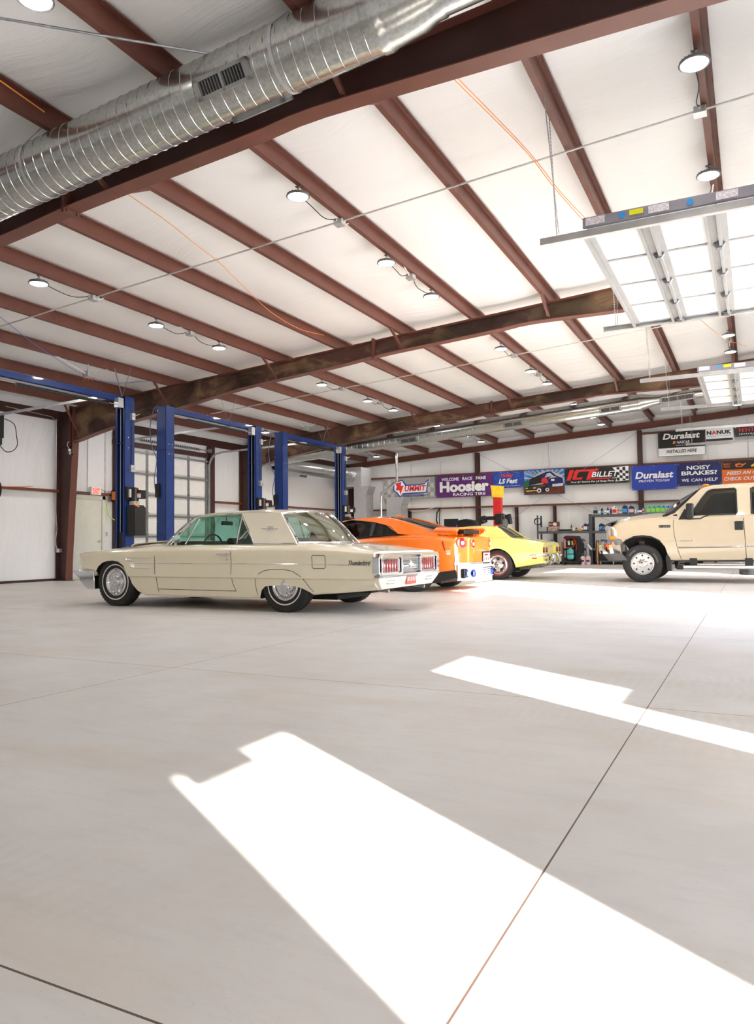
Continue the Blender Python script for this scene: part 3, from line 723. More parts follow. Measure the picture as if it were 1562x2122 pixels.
# vents of the near duct: on its underside facing the hall and the camera
def duct_vent(t, P0, d, s, phi, r, ln, lab=None):
    u = Vector((0,1,0)); w = d.cross(u).normalized()
    if w.z < 0: w = -w
    nrm = (u*math.cos(phi) + w*math.sin(phi)).normalized(); side = nrm.cross(d).normalized()
    c = P0 + d*s + nrm*(r-.004); wd = .17
    def loc(x, y, z): return c + d*x + side*y + nrm*z
    b = MB()
    for (x0,x1,y0,y1) in ((-ln/2,ln/2,-wd/2,-wd/2+.028),(-ln/2,ln/2,wd/2-.028,wd/2),(-ln/2,-ln/2+.05,-wd/2,wd/2),(ln/2-.05,ln/2,-wd/2,wd/2),(-.012,.012,-wd/2,wd/2)):
        i = b.pts([loc(x,y,z) for x in (x0,x1) for y in (y0,y1) for z in (-.03,.03)])
        for q in ((0,1,3,2),(4,6,7,5),(0,4,5,1),(2,3,7,6),(0,2,6,4),(1,5,7,3)): b.face([i[k] for k in q])
    fr = b.build('vent_frame', M['ventmetal'], t, smooth=0)
    b = MB(); i = b.pts([loc(x,y,z) for x in (-ln/2+.01,ln/2-.01) for y in (-wd/2+.01,wd/2-.01) for z in (-.02,.012)])
    for q in ((0,1,3,2),(4,6,7,5),(0,4,5,1),(2,3,7,6),(0,2,6,4),(1,5,7,3)): b.face([i[k] for k in q])
    b.build('opening', M['black'], fr, smooth=0)
    b = MB(); x = -ln/2+.06
    while x < ln/2-.05:
        b.bar(loc(x,-wd/2+.02,.02), loc(x,wd/2-.02,.02), .005, .016); x += .03
    b.build('louvre', M['ventmetal'], fr, smooth=0)
def axis_at(x): return p0 + d1*((x-p0.x)/d1.x)
sx = (-3.93-p0.x)/d1.x
duct_vent(t1, p0, d1, sx, math.radians(180+30), .275, .56)
duct_vent(t1, p0, d1, sx+.12, math.radians(305), .275, .56)
for i, x in enumerate((-6.4, -3.42)):       # hanger straps
    c = axis_at(x); b = MB(); P = [(x, c.y+.01, ztop(x)+.19), (x, c.y-.26, c.z+.12)] ; 
    for k in range(13):
        a = math.radians(160 + k*15); P.append((x, c.y+.28*math.cos(a), c.z+.28*math.sin(a)))
    P.append((x, c.y+.2, ztop(x)+.19))
    for k in range(len(P)-1): b.bar(P[k], P[k+1], .035, .003, up=(0,0,1) if abs(P[k+1][1]-P[k][1]) > .02 else (0,1,0))
    b.build('hanger_strap', M['galv'], t1, smooth=0)
# far duct behind the farther rafter
q0 = Vector((-15.2, 21.75, 3.84)); q1 = Vector((-2.75, 21.75, 4.70))
t2, d2, u2, w2 = spiral_duct(q0, q1, .23, 'long silver spiral duct hung behind the farther rafter', reducer=(.13, 2.4), pitch=.2)
for x in (-9.7, -6.3, -3.5): duct_vent(t2, q0, d2, (x-q0.x)/d2.x, math.radians(205), .23, .6)
duct_vent(t2, q0, d2, (-1.75-q0.x)/d2.x, math.radians(205), .13, .9)
for x in (-12.2, -8.0, -4.7):
    c = q0 + d2*((x-q0.x)/d2.x); b = MB(); b.cyl((x, c.y, c.z+.22), (x, c.y, ztop(x)+.2), .005, n=6); b.build('hanger_strap', M['galv'], t2)
# trunk duct along the left wall to the furnace
r0 = Vector((-15.2, 22.3, 3.74)); r1 = Vector((-14.75, 27.2, 3.66))
t3, d3, u3, w3 = spiral_duct(r0, r1, .25, 'fat silver duct running along the left wall into the far corner', pitch=.2)
b = MB(); b.box((-15.4, 27.0, 3.2), (-14.3, 27.9, 4.0)); b.build('plenum', M['galv'], t3, smooth=0)
b = MB(); b.box((-15.35,24.0,3.42),(-15.33,24.5,3.62)) ; b.build('vent_frame', M['ventmetal'], t3, smooth=0)
# furnaces with sheet-metal drops
def furnace(x, y, w, dd, h0, h1, lab):
    t = thing('furnace', lab, 'furnace', (x, y, 0))
    b = MB(); b.box((x-w/2, y-dd/2, 0), (x+w/2, y+dd/2, h0)); b.build('cabinet', M['blackmetal'], t, smooth=0, bevel=.01)
    b = MB(); b.box((x-w/2+.03, y-dd/2+.03, h0), (x+w/2-.03, y+dd/2-.03, h1-.35)); b.prism([(x-w/2+.03, y-dd/2+.03, h1-.35), (x+w/2-.03, y-dd/2+.03, h1-.35), (x+w/2+.1, y-dd/2+.03, h1), (x-w/2+.03, y-dd/2+.03, h1)], (0, dd-.06, 0)); b.build('plenum', M['galv'], t, smooth=0)
    b = MB(); b.box((x-w/2+.08, y-dd/2-.01, h0-.75), (x+w/2-.08, y-dd/2, h0-.35)); b.build('panel', M['galv_dark'], t, smooth=0)
    b = MB(); b.box((x+.02, y-dd/2-.015, h0-.22), (x+.12, y-dd/2-.01, h0-.12)); b.build('warning_label', M['white'], t, smooth=0)
    return t
furnace(-14.35, 27.3, .62, .7, 1.6, 3.2, 'tall sheet-metal furnace drop in the far left corner')
furnace(-13.2, 28.1, .72, .7, 1.55, 2.75, 'second shorter sheet-metal furnace duct right of the shiny flue pipe')
b = MB(); b.tube([(-13.0,26.2,.0),(-13.0,26.2,2.72)], .05, n=16); b.tube([(-13.0,26.2,2.7),(-12.98,26.2,2.8),(-12.35,26.2,3.22),(-12.3,26.2,3.3)], .05, n=16); b.tube([(-12.3,26.2,3.26),(-12.3,26.2,4.38)], .05, n=16)
tag(b.build('flue_pipe', pm('bright_aluminium', (.8,.8,.8), .15, 1., var=.05)), 'shiny bent flue pipe rising to the ceiling in the far corner', 'flue pipe')

# ================================================================= OPEN OVERHEAD DOORS (right wall)
def hung_door(y0, y1, name, panels=True, xe=-1.46):
    z = 4.03
    t = thing(name, None, None, (XR-.1, (y0+y1)/2, 0), kind='structure')
    for yy, s in ((y0-.06, -1), (y1+.06, 1)):
        b = MB()
        b.box((-1.93, yy-.004, z-.035), (XR-.6, yy+.004, z+.035)); b.box((-1.93, yy-s*.0, z+.03), (XR-.6, yy-s*.055, z+.036)); b.box((-1.93, yy, z-.036), (XR-.6, yy-s*.055, z-.03))
        for k in range(5):
            a0, a1 = PI/2*k/5, PI/2*(k+1)/5
            b.bar((XR-.6+.5*math.sin(a0), yy, z-.5+.5*math.cos(a0)), (XR-.6+.5*math.sin(a1), yy, z-.5+.5*math.cos(a1)), .055, .07, up=(0,1,0))
        b.box((XR-.13, yy-.03, 0), (XR-.06, yy+.03, z-.5)); b.build('track', M['trackmetal'], t, smooth=0)
        # perforated hanger angles to the purlin above
        for xx in (-1.75,):
            zt_ = ztop(-1.8)
            b = MB(); b.bar((xx, yy, z+.03), (xx-.06, yy-.0, zt_+.1), .035, .004, up=(1,0,0)); b.bar((xx+.02, yy, z+.05), (xx+.0, yy-.45 if s<0 else yy+.3, zt_+.02), .035, .004, up=(1,0,0)); ha = b.build('hanger', M['galv_dark'], t, smooth=0)
            b = MB(); 
            for k in range(34):
                q = k/34; c = Vector((lerp(xx,xx-.06,q), yy, lerp(z+.05, zt_+.08, q))); b.box((c.x-.006, c.y-.024, c.z-.009), (c.x+.006, c.y-.019, c.z+.009))
            b.build('holes', M['white'], ha, smooth=0)
    if panels:
        nsec = 6; L = .61
        for k in range(nsec):
            x0 = xe + k*L; 
            if x0 > XR-.7: break
            b = MB(); b.box((x0+.004, y0, z+.03), (x0+L-.004, y1, z+.075)); b.build('section', M['doorpanel2'], t, smooth=0)
            b = MB(); 
            for xx in ((x0+.03,) if k == 0 else (x0-.05, x0+.06)):
                b.box((xx-.035, y0, z+.012), (xx+.035, y1, z+.03)); b.box((xx-.035, y0, z-.03), (xx-.029, y1, z+.012)); b.box((xx-.06, y0, z-.034), (xx-.029, y1, z-.03))
            b.build('strut', M['galv_bright'], t, smooth=0)
        for j in range(0, 5):
            yy = y0 + (y1-y0)*j/4; w = .03 if j in (0,4) else .02
            b = MB(); b.box((xe, max(y0,yy-w), z+.018), (XR-.7, min(y1,yy+w), z+.031)); b.build('stile', M['galv_bright'], t, smooth=0)
        for k in range(1, nsec):
            for j in range(1, 5):
                yy = y0 + (y1-y0)*j/4 - (.03 if j == 4 else 0); xx = xe + k*L
                b = MB(); b.prism([(xx-.06, yy-.035, z-.0), (xx+.06, yy-.035, z-.0), (xx+.025, yy-.035, z-.05), (xx-.025, yy-.035, z-.05)], (0,.07,0)); b.build('hinge', M['galv_dark'], t, smooth=0)
        # grey bottom-seal edge rail with stickers on the near side
        rr = MB(); rr.box((xe-.02, y0-.09, z+.05), (XR-.7, y0-.05, z+.15)); rl = rr.build('edge_rail', pm('lilac_grey_rail', (.33,.32,.36), .45, .5, var=.1), t, smooth=0)
        for k in range(5):
            x0 = xe + k*.61
            b = MB(); b.box((x0+.01, y0-.094, z+.065), (x0+.2, y0-.09, z+.14)); b.build('sticker', pm('printed_sticker', (.75,.70,.74), .6, var=.3, scale=60), rl, smooth=0)
            if k in (0, 1): b = MB(); b.cyl((x0+.37+.02*k, y0-.095, z+.10), (x0+.37+.02*k, y0-.09, z+.10), .03, n=20); b.build('blue_dot', pm('blue_dot', (.02,.35,.85), .5), rl, smooth=0)
        b = MB(); b.box((xe+.44, y0-.096, z+.085), (xe+.57, y0-.09, z+.135)); b.build('yellow_tag', pm('yellow_tag', (.85,.85,.02), .5), rl, smooth=0)
    return t
M['trackmetal'] = pm('track_zinc', (.55,.55,.55), .35, .7, var=.1)
M['doorpanel2'] = pm('overhead_door_white', (.93,.93,.92), .45, var=.02)
M['galv_bright'] = pm('bright_zinc_paint', (.34,.34,.335), .35, .35, var=.06)
hung_door(7.8, 11.42, 'door_4'); hung_door(15.55, 19.17, 'door_5', xe=-.86); hung_door(23.1, 26.7, 'door_6', panels=False)

# glazed entrance doors in the right wall (they let in the two narrow sun patches)
for i, (a, c) in enumerate(((-.72,.045),(1.81,2.57))):
    t = thing('door_%d' % (7+i), None, None, (XR+.09, (a+c)/2, 0), kind='structure')
    b = MB(); b.box((XR+.02,a,0),(XR+.026,c,2.1)); b.build('pane', M['clearpane'], t, smooth=0)
    if i == 0:
        b = MB(); b.box((XR-.02,-.64,2.02),(XR+.03,-.29,2.1)); b.build('door_closer', M['blackmetal'], t, smooth=0)
        b = MB(); random.seed(3)
        for k in range(9):
            y = -.56+.055*k; z = 1.93-.012*k; b.box((XR+.03,y,z),(XR+.032,y+.035,z+.05+.05*random.random()))
        for k in range(7): y = -.5+.05*k; b.box((XR+.03,y,1.78-.02*k),(XR+.032,y+.035,1.81-.02*k))
        b.build('decal', M['black'], t, smooth=0)
# ================================================================= TWO-POST LIFTS
M['liftblue'] = pm('lift_blue_paint', (.006,.032,.17), .35, var=.1, coat=.3, bump=.0003, bscale=30)
M['bolt'] = pm('bright_bolt', (.75,.75,.75), .25, .9, var=.05)
def lift(ya, yb, lab, x=-11.8, near_hidden=False):
    t = thing('car_lift', lab, 'car lift', (x, (ya+yb)/2, 0), 'blue two-post lifts')
    zt_ = 4.0
    for y, s in ((ya, 1), (yb, -1)):            # s: direction of the open slot
        w = .27; g = .006
        b = MB()
        yb_ = y - s*w/2; yf = y + s*w/2
        b.box((x-w/2, yb_, 0), (x+w/2, yb_+s*g, zt_)); b.box((x-w/2, yb_, 0), (x-w/2+g, yf, zt_)); b.box((x+w/2-g, yb_, 0), (x+w/2, yf, zt_))
        b.box((x-w/2, yf-s*g, 0), (x-w/2+.055, yf, zt_-.12)); b.box((x+w/2-.055, yf-s*g, 0), (x+w/2, yf, zt_-.12))
        b.box((x-w/2-.02, yb_-s*.02, 0), (x+w/2+.02, yf+s*.02, .02)); b.box((x-w/2-.008, yb_-s*.008, 3.02), (x+w/2+.008, yf, 3.03)); b.box((x-w/2-.004, yb_, zt_-.006), (x+w/2+.004, yf, zt_))
        p = b.build('post', M['liftblue'], t, smooth=0)
        b = MB(); b.box((x-w/2+.02, yb_+s*.02, .3), (x+w/2-.02, yb_+s*.03, 3.8)); b.box((x-.08, yb_+s*.04, .35), (x+.08, yf-s*.03, 1.15)); b.build('carriage', M['blackmetal'], p, smooth=0)
        b = MB(); b.cyl((x-.035, yf-s*.05, 1.1), (x-.035, yf-s*.05, 3.75), .012, n=8); b.cyl((x+.045, yf-s*.06, .9), (x+.045, yf-s*.06, 3.8), .01, n=8); b.build('cable_run', M['galv'], p)
        b = MB()
        for zz in (3.14, 2.92):
            for yy in (-.05, .05): b.cyl((x+w/2, y+yy, zz), (x+w/2+.015, y+yy, zz), .012, n=8)
        for zz in (.5, 1.4, 2.3, 3.3, 3.9): b.cyl((x-.1, yb_-s*.0, zz), (x-.1, yb_-s*.02, zz), .011, n=8)
        b.build('bolts', M['bolt'], p)
        # swing arms folded along the bay
        for sx in (() if near_hidden else (-1, 1)):
            b = MB(); b.bar((x+sx*.08, y+s*.1, .22), (x+sx*.95, y+s*.55, .2), .1, .09); b.bar((x+sx*.7, y+s*.43, .2), (x+sx*1.25, y+s*.71, .2), .07, .06); b.cyl((x+sx*1.2, y+s*.69, .22), (x+sx*1.2, y+s*.69, .3), .06, n=16)
            b.build('arm', M['blackmetal'], t)
    b = MB(); b.box((x-.05, ya-.1, zt_-.0), (x+.05, yb+.1, zt_+.006)); b.box((x-.05, ya-.1, zt_-.11), (x-.044, yb+.1, zt_)); b.box((x+.044, ya-.1, zt_-.11), (x+.05, yb+.1, zt_)); b.build('crossbeam', M['liftblue'], t, smooth=0)
    b = MB(); b.cyl((x+.1, ya+.6, zt_-.22), (x+.1, yb-.55, zt_-.22), .03, n=12); b.build('shutoff_bar', M['black'], t)
    b = MB(); b.cyl((x+.1, ya+.2, zt_-.2), (x+.1, ya+.62, zt_-.2), .008, n=6); b.cyl((x+.1, yb-.57, zt_-.2), (x+.1, yb-.16, zt_-.2), .008, n=6); b.build('bar_rod', M['galv'], t)
    b = MB(); b.box((x+.04, yb-.34, zt_-.26), (x+.16, yb-.2, zt_-.06)); b.build('limit_switch', M['galv'], t, smooth=0)
    # hydraulic power unit and control box on the far post
    y = yb; xf = x+.135
    b = MB(); b.prism([(xf+.02,y-.1,1.08),(xf+.26,y-.1,1.08),(xf+.26,y-.1,1.66),(xf+.2,y-.1,1.72),(xf+.02,y-.1,1.72)], (0,.3,0))
    for k in range(5): b.box((xf+.015, y-.08+.05*k, 1.1), (xf+.265, y-.07+.05*k, 1.66))
    pu = b.build('fluid_tank', M['black'], t, bevel=.01)
    b = MB(); b.cyl((xf+.12,y+.02,1.80),(xf+.12,y+.02,2.06), .085, n=20); b.cyl((xf+.12,y+.02,2.06),(xf+.12,y+.02,2.08), .07, n=20); b.box((xf,y-.12,1.82),(xf+.06,y+.14,2.1)); b.box((xf+.18,y+.02,1.85),(xf+.3,y+.16,2.03)); b.tube([(xf+.3,y+.1,2.0),(xf+.34,y+.1,1.98),(xf+.34,y+.1,1.9),(xf+.3,y+.1,1.88)], .008, n=6); b.build('pump_motor', M['black'], t)
    b = MB(); b.box((xf+.05,y-.06,1.72),(xf+.19,y+.09,1.80)); b.cyl((xf+.19,y,1.77),(xf+.23,y,1.77), .02, n=10); b.build('valve_block', M['galv'], t, smooth=0)
    b = MB(); b.bar((xf+.15,y-.05,1.74),(xf+.28,y-.02,1.68),.05,.02); b.build('release_lever', M['orange'], t)
    b = MB(); b.box((xf+.05,y-.085,1.88),(xf+.115,y-.065,2.05)); b.build('caution_label', pm('label_yellow_white', (.85,.85,.82), .6), t, smooth=0)
    b = MB(); b.box((xf+.035,y-.087,1.93),(xf+.05,y-.066,2.05)); b.build('yellow_label', pm('label_yellow', (.8,.8,.05), .6), t, smooth=0)
    b = MB(); b.box((xf+.2,y+.012,1.87),(xf+.29,y+.02,1.95)); b.build('white_label', M['white'], t, smooth=0)
    b = MB(); b.box((xf+.2,y+.012,1.955),(xf+.29,y+.02,1.975)); b.build('red_label', pm('label_red', (.7,.02,.08), .6), t, smooth=0)
    b = MB(); b.box((xf, y-.02, 2.42), (xf+.07, y+.1, 2.56)); b.cyl((xf+.07,y+.04,2.49),(xf+.1,y+.04,2.49), .025, n=14); b.build('control_box', M['galv'], t, smooth=30)
    b = MB(); b.tube([(xf+.02,y-.02,3.86),(xf+.05,y+.03,3.8),(xf+.03,y+.05,3.6),(xf+.015,y+.05,3.0),(xf+.015,y+.04,2.56)], .008, n=6); b.build('wire', M['black'], t)
    b = MB(); b.box((xf, y+.0, 3.52), (xf+.07, y+.09, 3.66)); 
    for k in range(4): b.bar((xf+.05,y+.03+.01*k,3.6),(xf+.13,y+.0+.05*k,3.56+.03*k),.006,.006)
    b.build('lock_release', M['galv'], t, smooth=0)
    # hose loop and slave box on the near post
    y = ya; b = MB(); xs = x-.135
    b.tube(cr([(xs+.02,y-.1,zt_+.01),(xs-.1,y-.12,zt_-.05),(xs-.2,y-.13,zt_-.45),(xs-.16,y-.13,zt_-.85),(xs-.01,y-.14,zt_-1.15),(xs+.0,y-.145,zt_-1.3),(xs-.06,y-.14,zt_-1.6),(xs-.04,y-.14,zt_-1.85),(xs+.03,y-.145,zt_-2.1)]), .011, n=6)
    b.build('air_hose', pm('hose_grey_blue', (.10,.13,.25), .4), t)
    b = MB(); b.box((xs-.01,y-.175,1.95),(xs+.1,y-.135,2.25)); b.bar((xs+.06,y-.16,1.95),(xs+.06,y-.16,1.86),.006,.006); b.build('slave_box', M['blackmetal'], t, smooth=0)
    # ceiling braces above the beam
    yy = (ya+yb)/2+1.5 if not near_hidden else yb-.1
    b = MB(); b.bar((x,yb-1.1 if not near_hidden else yb-.08,zt_), (x+.15,yb-.95 if not near_hidden else yb+.02,ztop(x)-.02), .03,.004); b.bar((x,yb-1.1 if not near_hidden else yb-.08,zt_), (x-.2,yb-1.2 if not near_hidden else yb-.1,ztop(x)-.02), .03,.004); b.build('hanger', M['galv_dark'], t, smooth=0)
    return t
lift(8.35, 11.65, 'nearest blue two-post lift, only its far post with black pump in view, left side', near_hidden=True)
lift(12.87, 16.25, 'middle blue two-post lift standing right behind the cream coupe roof')
lift(17.5, 20.87, 'farthest blue two-post lift, its right post just above the orange car')
# clutter on the left wall
t = thing('hose_reel', 'orange and black hose reel on the dark jamb behind the nearest lift', 'hose reel', (XL+.3, 15.3, 2.1))
b = MB(); b.box((XL+.2,15.1,2.1),(XL+.4,15.13,2.4)); b.box((XL+.2,15.1,2.37),(XL+.4,15.36,2.4)); b.box((XL+.2,15.1,2.1),(XL+.4,15.36,2.13)); b.box((XL+.2,15.1,2.1),(XL+.22,15.36,2.4)); b.build('bracket', M['orange'], t, smooth=0)
b = MB(); b.lathe([(.06,-.1),(.14,-.1),(.14,-.085),(.09,-.08),(.09,.08),(.14,.085),(.14,.1),(.06,.1)], (XL+.3,15.42,2.25), (0,1,0), 24); b.build('reel', M['black'], t)
b = MB(); b.tube(cr([(XL+.16,14.98,2.05),(XL+.17,15.02,1.75),(XL+.2,15.15,1.62),(XL+.22,15.3,1.58),(XL+.22,15.45,1.62)]), .012, n=8); tag(b.build('hose', pm('lime_hose', (.35,.75,.05), .4)), 'lime green hose hanging beside the exit door frame', 'hose')
b = MB(); b.box((XL+.0,15.0,1.14),(XL+.08,15.1,1.26)); tag(b.build('light_switch', M['galv'], bevel=.004), 'grey switch box on the wall right of the exit door', 'light switch')
b = MB(); b.box((XL+.0,15.045,2.05),(XL+.03,15.07,4.2)); b.cyl((XL+.015,15.05,1.26),(XL+.015,15.05,2.05),.01,n=8); b.cyl((XL+.02,14.45,2.46),(XL+.02,14.45,4.2),.011,n=8); tag(b.build('conduit', M['conduit']), 'thin conduits dropping to the exit sign and switch on the left wall', 'conduit')
b = MB(); b.box((XL+.1,13.38,.72),(XL+.2,13.48,.82)); 
for k in (0,1): b.cyl((XL+.2,13.405+.05*k,.79),(XL+.203,13.405+.05*k,.79),.017,n=12); b.cyl((XL+.2,13.405+.05*k,.745),(XL+.203,13.405+.05*k,.745),.017,n=12)
tag(b.build('wall_outlet', M['galv']), 'grey four-way outlet low on the tapered column', 'outlet')
b = MB(); b.tube([(XL+.09,13.37,4.15),(XL+.1,13.36,3.9),(XL+.1,13.36,1.8),(XL+.14,13.36,1.3),(XL+.1,13.36,1.05),(XL+.1,13.37,.9),(XL+.15,13.37,.8)], .009, n=6); b.tube([(XL+.1,11.9,4.24),(XL+.1,13.2,4.18),(XL+.1,13.34,4.1),(XL+.1,13.36,3.95)], .009, n=6); tag(b.build('conduit', M['galv']), 'thin bright cable running down the left edge of the tapered column', 'cable')
# security camera
t = thing('security_camera', 'small white bullet security camera under the haunch of the tapered column', 'camera', (XL+.62, 13.45, 3.25))
b = MB(); b.cyl((XL+.6,13.32,3.3),(XL+.64,13.32,3.3),.03,n=14); b.sph((XL+.66,13.3,3.24),.022); b.build('mount', M['white'], t)
b = MB(); b.cyl((XL+.68,13.29,3.22),(XL+.80,13.24,3.18),.035,n=18); b.build('body', M['whitepaint'], t)
b = MB(); b.cyl((XL+.795,13.24,3.182),(XL+.815,13.235,3.175),.034,n=18); b.build('lens', M['black'], t)
b = MB(); b.tube([(XL+.62,13.32,3.33),(XL+.55,13.31,3.42),(XL+.57,13.31,3.5),(XL+.62,13.31,3.52)], .006, n=6); b.build('cable', M['white'], t)
# door opener and reel at the left edge
t = thing('door_opener', 'black motor of the near roller door, cut by the left picture edge', 'door opener', (XL+.3, 11.4, 2.9))
b = MB(); b.box((XL+.3,11.2,3.4),(XL+.5,11.56,3.95)); b.cyl((XL+.4,11.5,3.25),(XL+.4,11.5,3.4),.07,n=18); b.build('motor', M['black'], t, bevel=.01)
b = MB(); b.tube(cr([(XL+.4,11.5,3.9),(XL+.38,11.9,3.8),(XL+.36,12.0,3.5),(XL+.36,12.02,3.3),(XL+.36,11.9,3.15),(XL+.36,11.7,3.12),(XL+.38,11.5,3.3)]), .01, n=6); b.build('cable', M['black'], t)
t = thing('cord_reel', 'black cord reel on the left wall beam at the picture edge', 'cord reel', (XL+.3, 11.45, 2.0))
b = MB(); b.lathe([(.05,-.08),(.2,-.08),(.2,-.06),(.14,-.05),(.14,.05),(.2,.06),(.2,.08),(.05,.08)], (XL+.35,11.45,2.2), (.3,1,0), 28); b.build('spool', M['black'], t)
b = MB(); b.tube([(XL+.2,11.75,2.3),(XL+.18,12.3,2.33),(XL+.18,12.5,2.36),(XL+.18,12.6,2.35)], .012, n=6); b.build('cord_end', M['orange'], t)
# ================================================================= BACK WALL BANNERS
def flat(name, col, var=.05): return pm(name, col, .55, var=var, bump=.004, bscale=3)
B_ = {}
B_['white'] = flat('print_white', (.85,.85,.86)); B_['black'] = flat('print_black', (.015,.013,.013)); B_['red'] = flat('print_red', (.75,.03,.03)); B_['blue'] = flat('print_blue', (.02,.05,.36))
B_['navy'] = flat('print_navy', (.012,.02,.12)); B_['purple'] = flat('print_purple', (.11,.02,.16)); B_['orange'] = flat('print_orange', (.78,.16,.02)); B_['grey'] = flat('print_grey', (.33,.33,.31)); B_['lgrey'] = flat('print_light_grey', (.52,.52,.50))
B_['cyan'] = flat('print_sky', (.03,.22,.65), .5); B_['yellow'] = flat('print_yellow', (.85,.6,.02)); B_['brown'] = flat('print_brown', (.12,.035,.02), .4); B_['green'] = flat('print_green', (.02,.12,.04)); B_['chrome'] = flat('print_silver', (.6,.62,.66), .3)
YB = YF - .20
UX = (1,0,0); UZ = (0,0,1)
def banner(x0, x1, z0, z1, mat, lab, y=YB, group=None):
    t = thing('banner', lab, 'banner', ((x0+x1)/2, y, z0), group)
    b = MB(); ph = x0
    b.sheet(lambda u, v: (lerp(x0,x1,u), y+.008*math.sin(u*9+ph)*math.sin(v*3), lerp(z0,z1,v)), 30, 8, -.004); b.build('cloth', mat, t, smooth=60)
    b = MB()
    for xx in (x0+.04, (x0+x1)/2, x1-.04):
        for zz in (z0+.04, z1-.04): b.lathe([(.006,0),(.014,0),(.014,.004),(.006,.004)], (xx, y-.014, zz), (0,-1,0), 12, closed=True)
    b.build('grommets', M['galv'], t)
    return t, y-.022
def poly(t, name, P, mat, y, th=.003):
    b = MB(); b.prism([(p[0], y, p[1]) for p in P], (0, th, 0)); return b.build(name, mat, t, smooth=0)
def txt(t, s, mat, x, z, w, h, y, shear=0, fat=0, name='lettering'): return textmesh(name, s, mat, t, (x, y, z), UX, UZ, w, h, shear=shear, fat=fat, depth=.002)
def checks(t, x0, x1, z0, z1, nx, nz, mat, y, name, skew=0.):
    b = MB(); dx = (x1-x0)/nx; dz = (z1-z0)/nz
    for i in range(nx):
        for j in range(nz):
            if (i+j) % 2: continue
            def q(a, c): X = x0+a*dx; Z = z0+c*dz; return (X + skew*(Z-z0) , y, min(z1, max(z0, Z + .05*math.sin(X*5)*(0 if c in (0, nz) else 1))))
            P = [q(i,j), q(i+1,j), q(i+1,j+1), q(i,j+1)]; b.prism(P, (0,.003,0))
    b.build(name, mat, t, smooth=0)
# 1 SUMMIT RACING EQUIPMENT
t, y = banner(-14.2, -11.8, 2.73, 3.62, B_['grey'], 'grey checkered banner reading SUMMIT, first from the left on the back wall')
checks(t, -14.15, -13.5, 2.78, 3.56, 4, 4, B_['lgrey'], y, 'checks'); checks(t, -12.3, -11.85, 2.78, 3.56, 3, 4, B_['lgrey'], y, 'checks')
poly(t, 'blue_outline', [(-13.72,3.46),(-13.28,3.56),(-13.1,3.33),(-12.5,3.33),(-12.28,3.36),(-12.05,3.56),(-12.12,3.3),(-12.15,2.96),(-12.9,2.93),(-13.3,2.92),(-13.38,2.75),(-13.55,2.98),(-13.72,3.1)], B_['blue'], y-.003)
poly(t, 'white_outline', [(-13.66,3.43),(-13.3,3.5),(-13.15,3.28),(-12.5,3.28),(-12.26,3.32),(-12.1,3.46),(-12.16,3.28),(-12.2,3.0),(-13.26,2.98),(-13.38,2.85),(-13.52,3.02),(-13.66,3.12)], B_['white'], y-.006)
poly(t, 'letter_bolt', [(-13.6,3.4),(-13.32,3.46),(-13.36,3.3),(-13.22,3.3),(-13.38,2.92),(-13.42,3.1),(-13.6,3.12),(-13.55,3.25)], B_['red'], y-.009)
txt(t, 'UMMIT', B_['red'], -13.18, 3.04, .98, .24, y-.009, shear=.15, fat=.035)
txt(t, 'RACING EQUIPMENT', B_['blue'], -13.25, 2.80, 1.15, .09, y-.003, shear=.2, fat=.02)
# 2 HOOSIER
t, y = banner(-11.75, -9.31, 2.72, 3.62, B_['purple'], 'purple banner reading WELCOME RACE FANS Hoosier RACING TIRE')
txt(t, 'WELCOME', B_['white'], -11.5, 3.40, .76, .13, y, fat=.025); txt(t, 'RACE', B_['white'], -10.58, 3.40, .42, .13, y, fat=.025); txt(t, 'FANS', B_['white'], -10.0, 3.40, .42, .13, y, fat=.025)
txt(t, 'Hoosier', B_['white'], -11.58, 2.93, 2.12, .44, y, fat=.05)
txt(t, 'RACING TIRE', B_['white'], -11.0, 2.77, 1.4, .12, y, fat=.02)
# 3 LS FEST
t, y = banner(-9.29, -8.05, 3.01, 3.66, B_['blue'], 'small blue banner reading LS Fest, between the purple and the picture banner')
b = MB()
for k in range(110):
    xx = random.uniform(-9.25,-8.25); zz = random.uniform(3.04,3.62); l = random.uniform(.05,.18); b.prism([(xx,y,zz),(xx+l,y,zz+.02),(xx+l*.6,y,zz+.035)], (0,.003,0))
b.build('streaks', B_['cyan'], t, smooth=0)
txt(t, 'Holley', B_['red'], -8.95, 3.40, .52, .18, y-.004, shear=.1, fat=.04); txt(t, 'LS Fest', B_['white'], -9.05, 3.18, .78, .2, y-.004, shear=.3, fat=.035); b = MB(); [b.box((-8.95+.05*k,y-.004,3.07+.004*(k%3)),(-8.92+.05*k,y-.002,3.095)) for k in range(16)]; b.build('fine_print', B_['lgrey'], t, smooth=0)
# 4 picture banner: two cars on a blue burst
t, y = banner(-8.03, -6.43, 2.69, 3.66, B_['cyan'], 'picture banner showing a car and a truck under a blue burst sky')
b = MB()
for k in range(16):
    a = PI*k/15.; a2 = a+.07; c0 = (-7.15, 3.2); r = 1.0
    def cl(p): return (max(-8.01,min(-6.45,p[0])), y, max(2.9,min(3.64,p[1])))
    b.prism([(c0[0],y,c0[1]), cl((c0[0]+r*math.cos(a), c0[1]+r*math.sin(a))), cl((c0[0]+r*math.cos(a2), c0[1]+r*math.sin(a2)))], (0,.003,0))
b.build('rays', B_['lgrey'], t, smooth=0)
poly(t, 'ground', [(-8.02,2.70),(-6.44,2.70),(-6.44,3.0),(-8.02,3.0)], B_['brown'], y-.004)
poly(t, 'trees', [(-8.02,3.0),(-8.02,3.28),(-7.94,3.2),(-7.88,3.3),(-7.8,3.18),(-7.7,3.25),(-7.6,3.0)], B_['green'], y-.005)
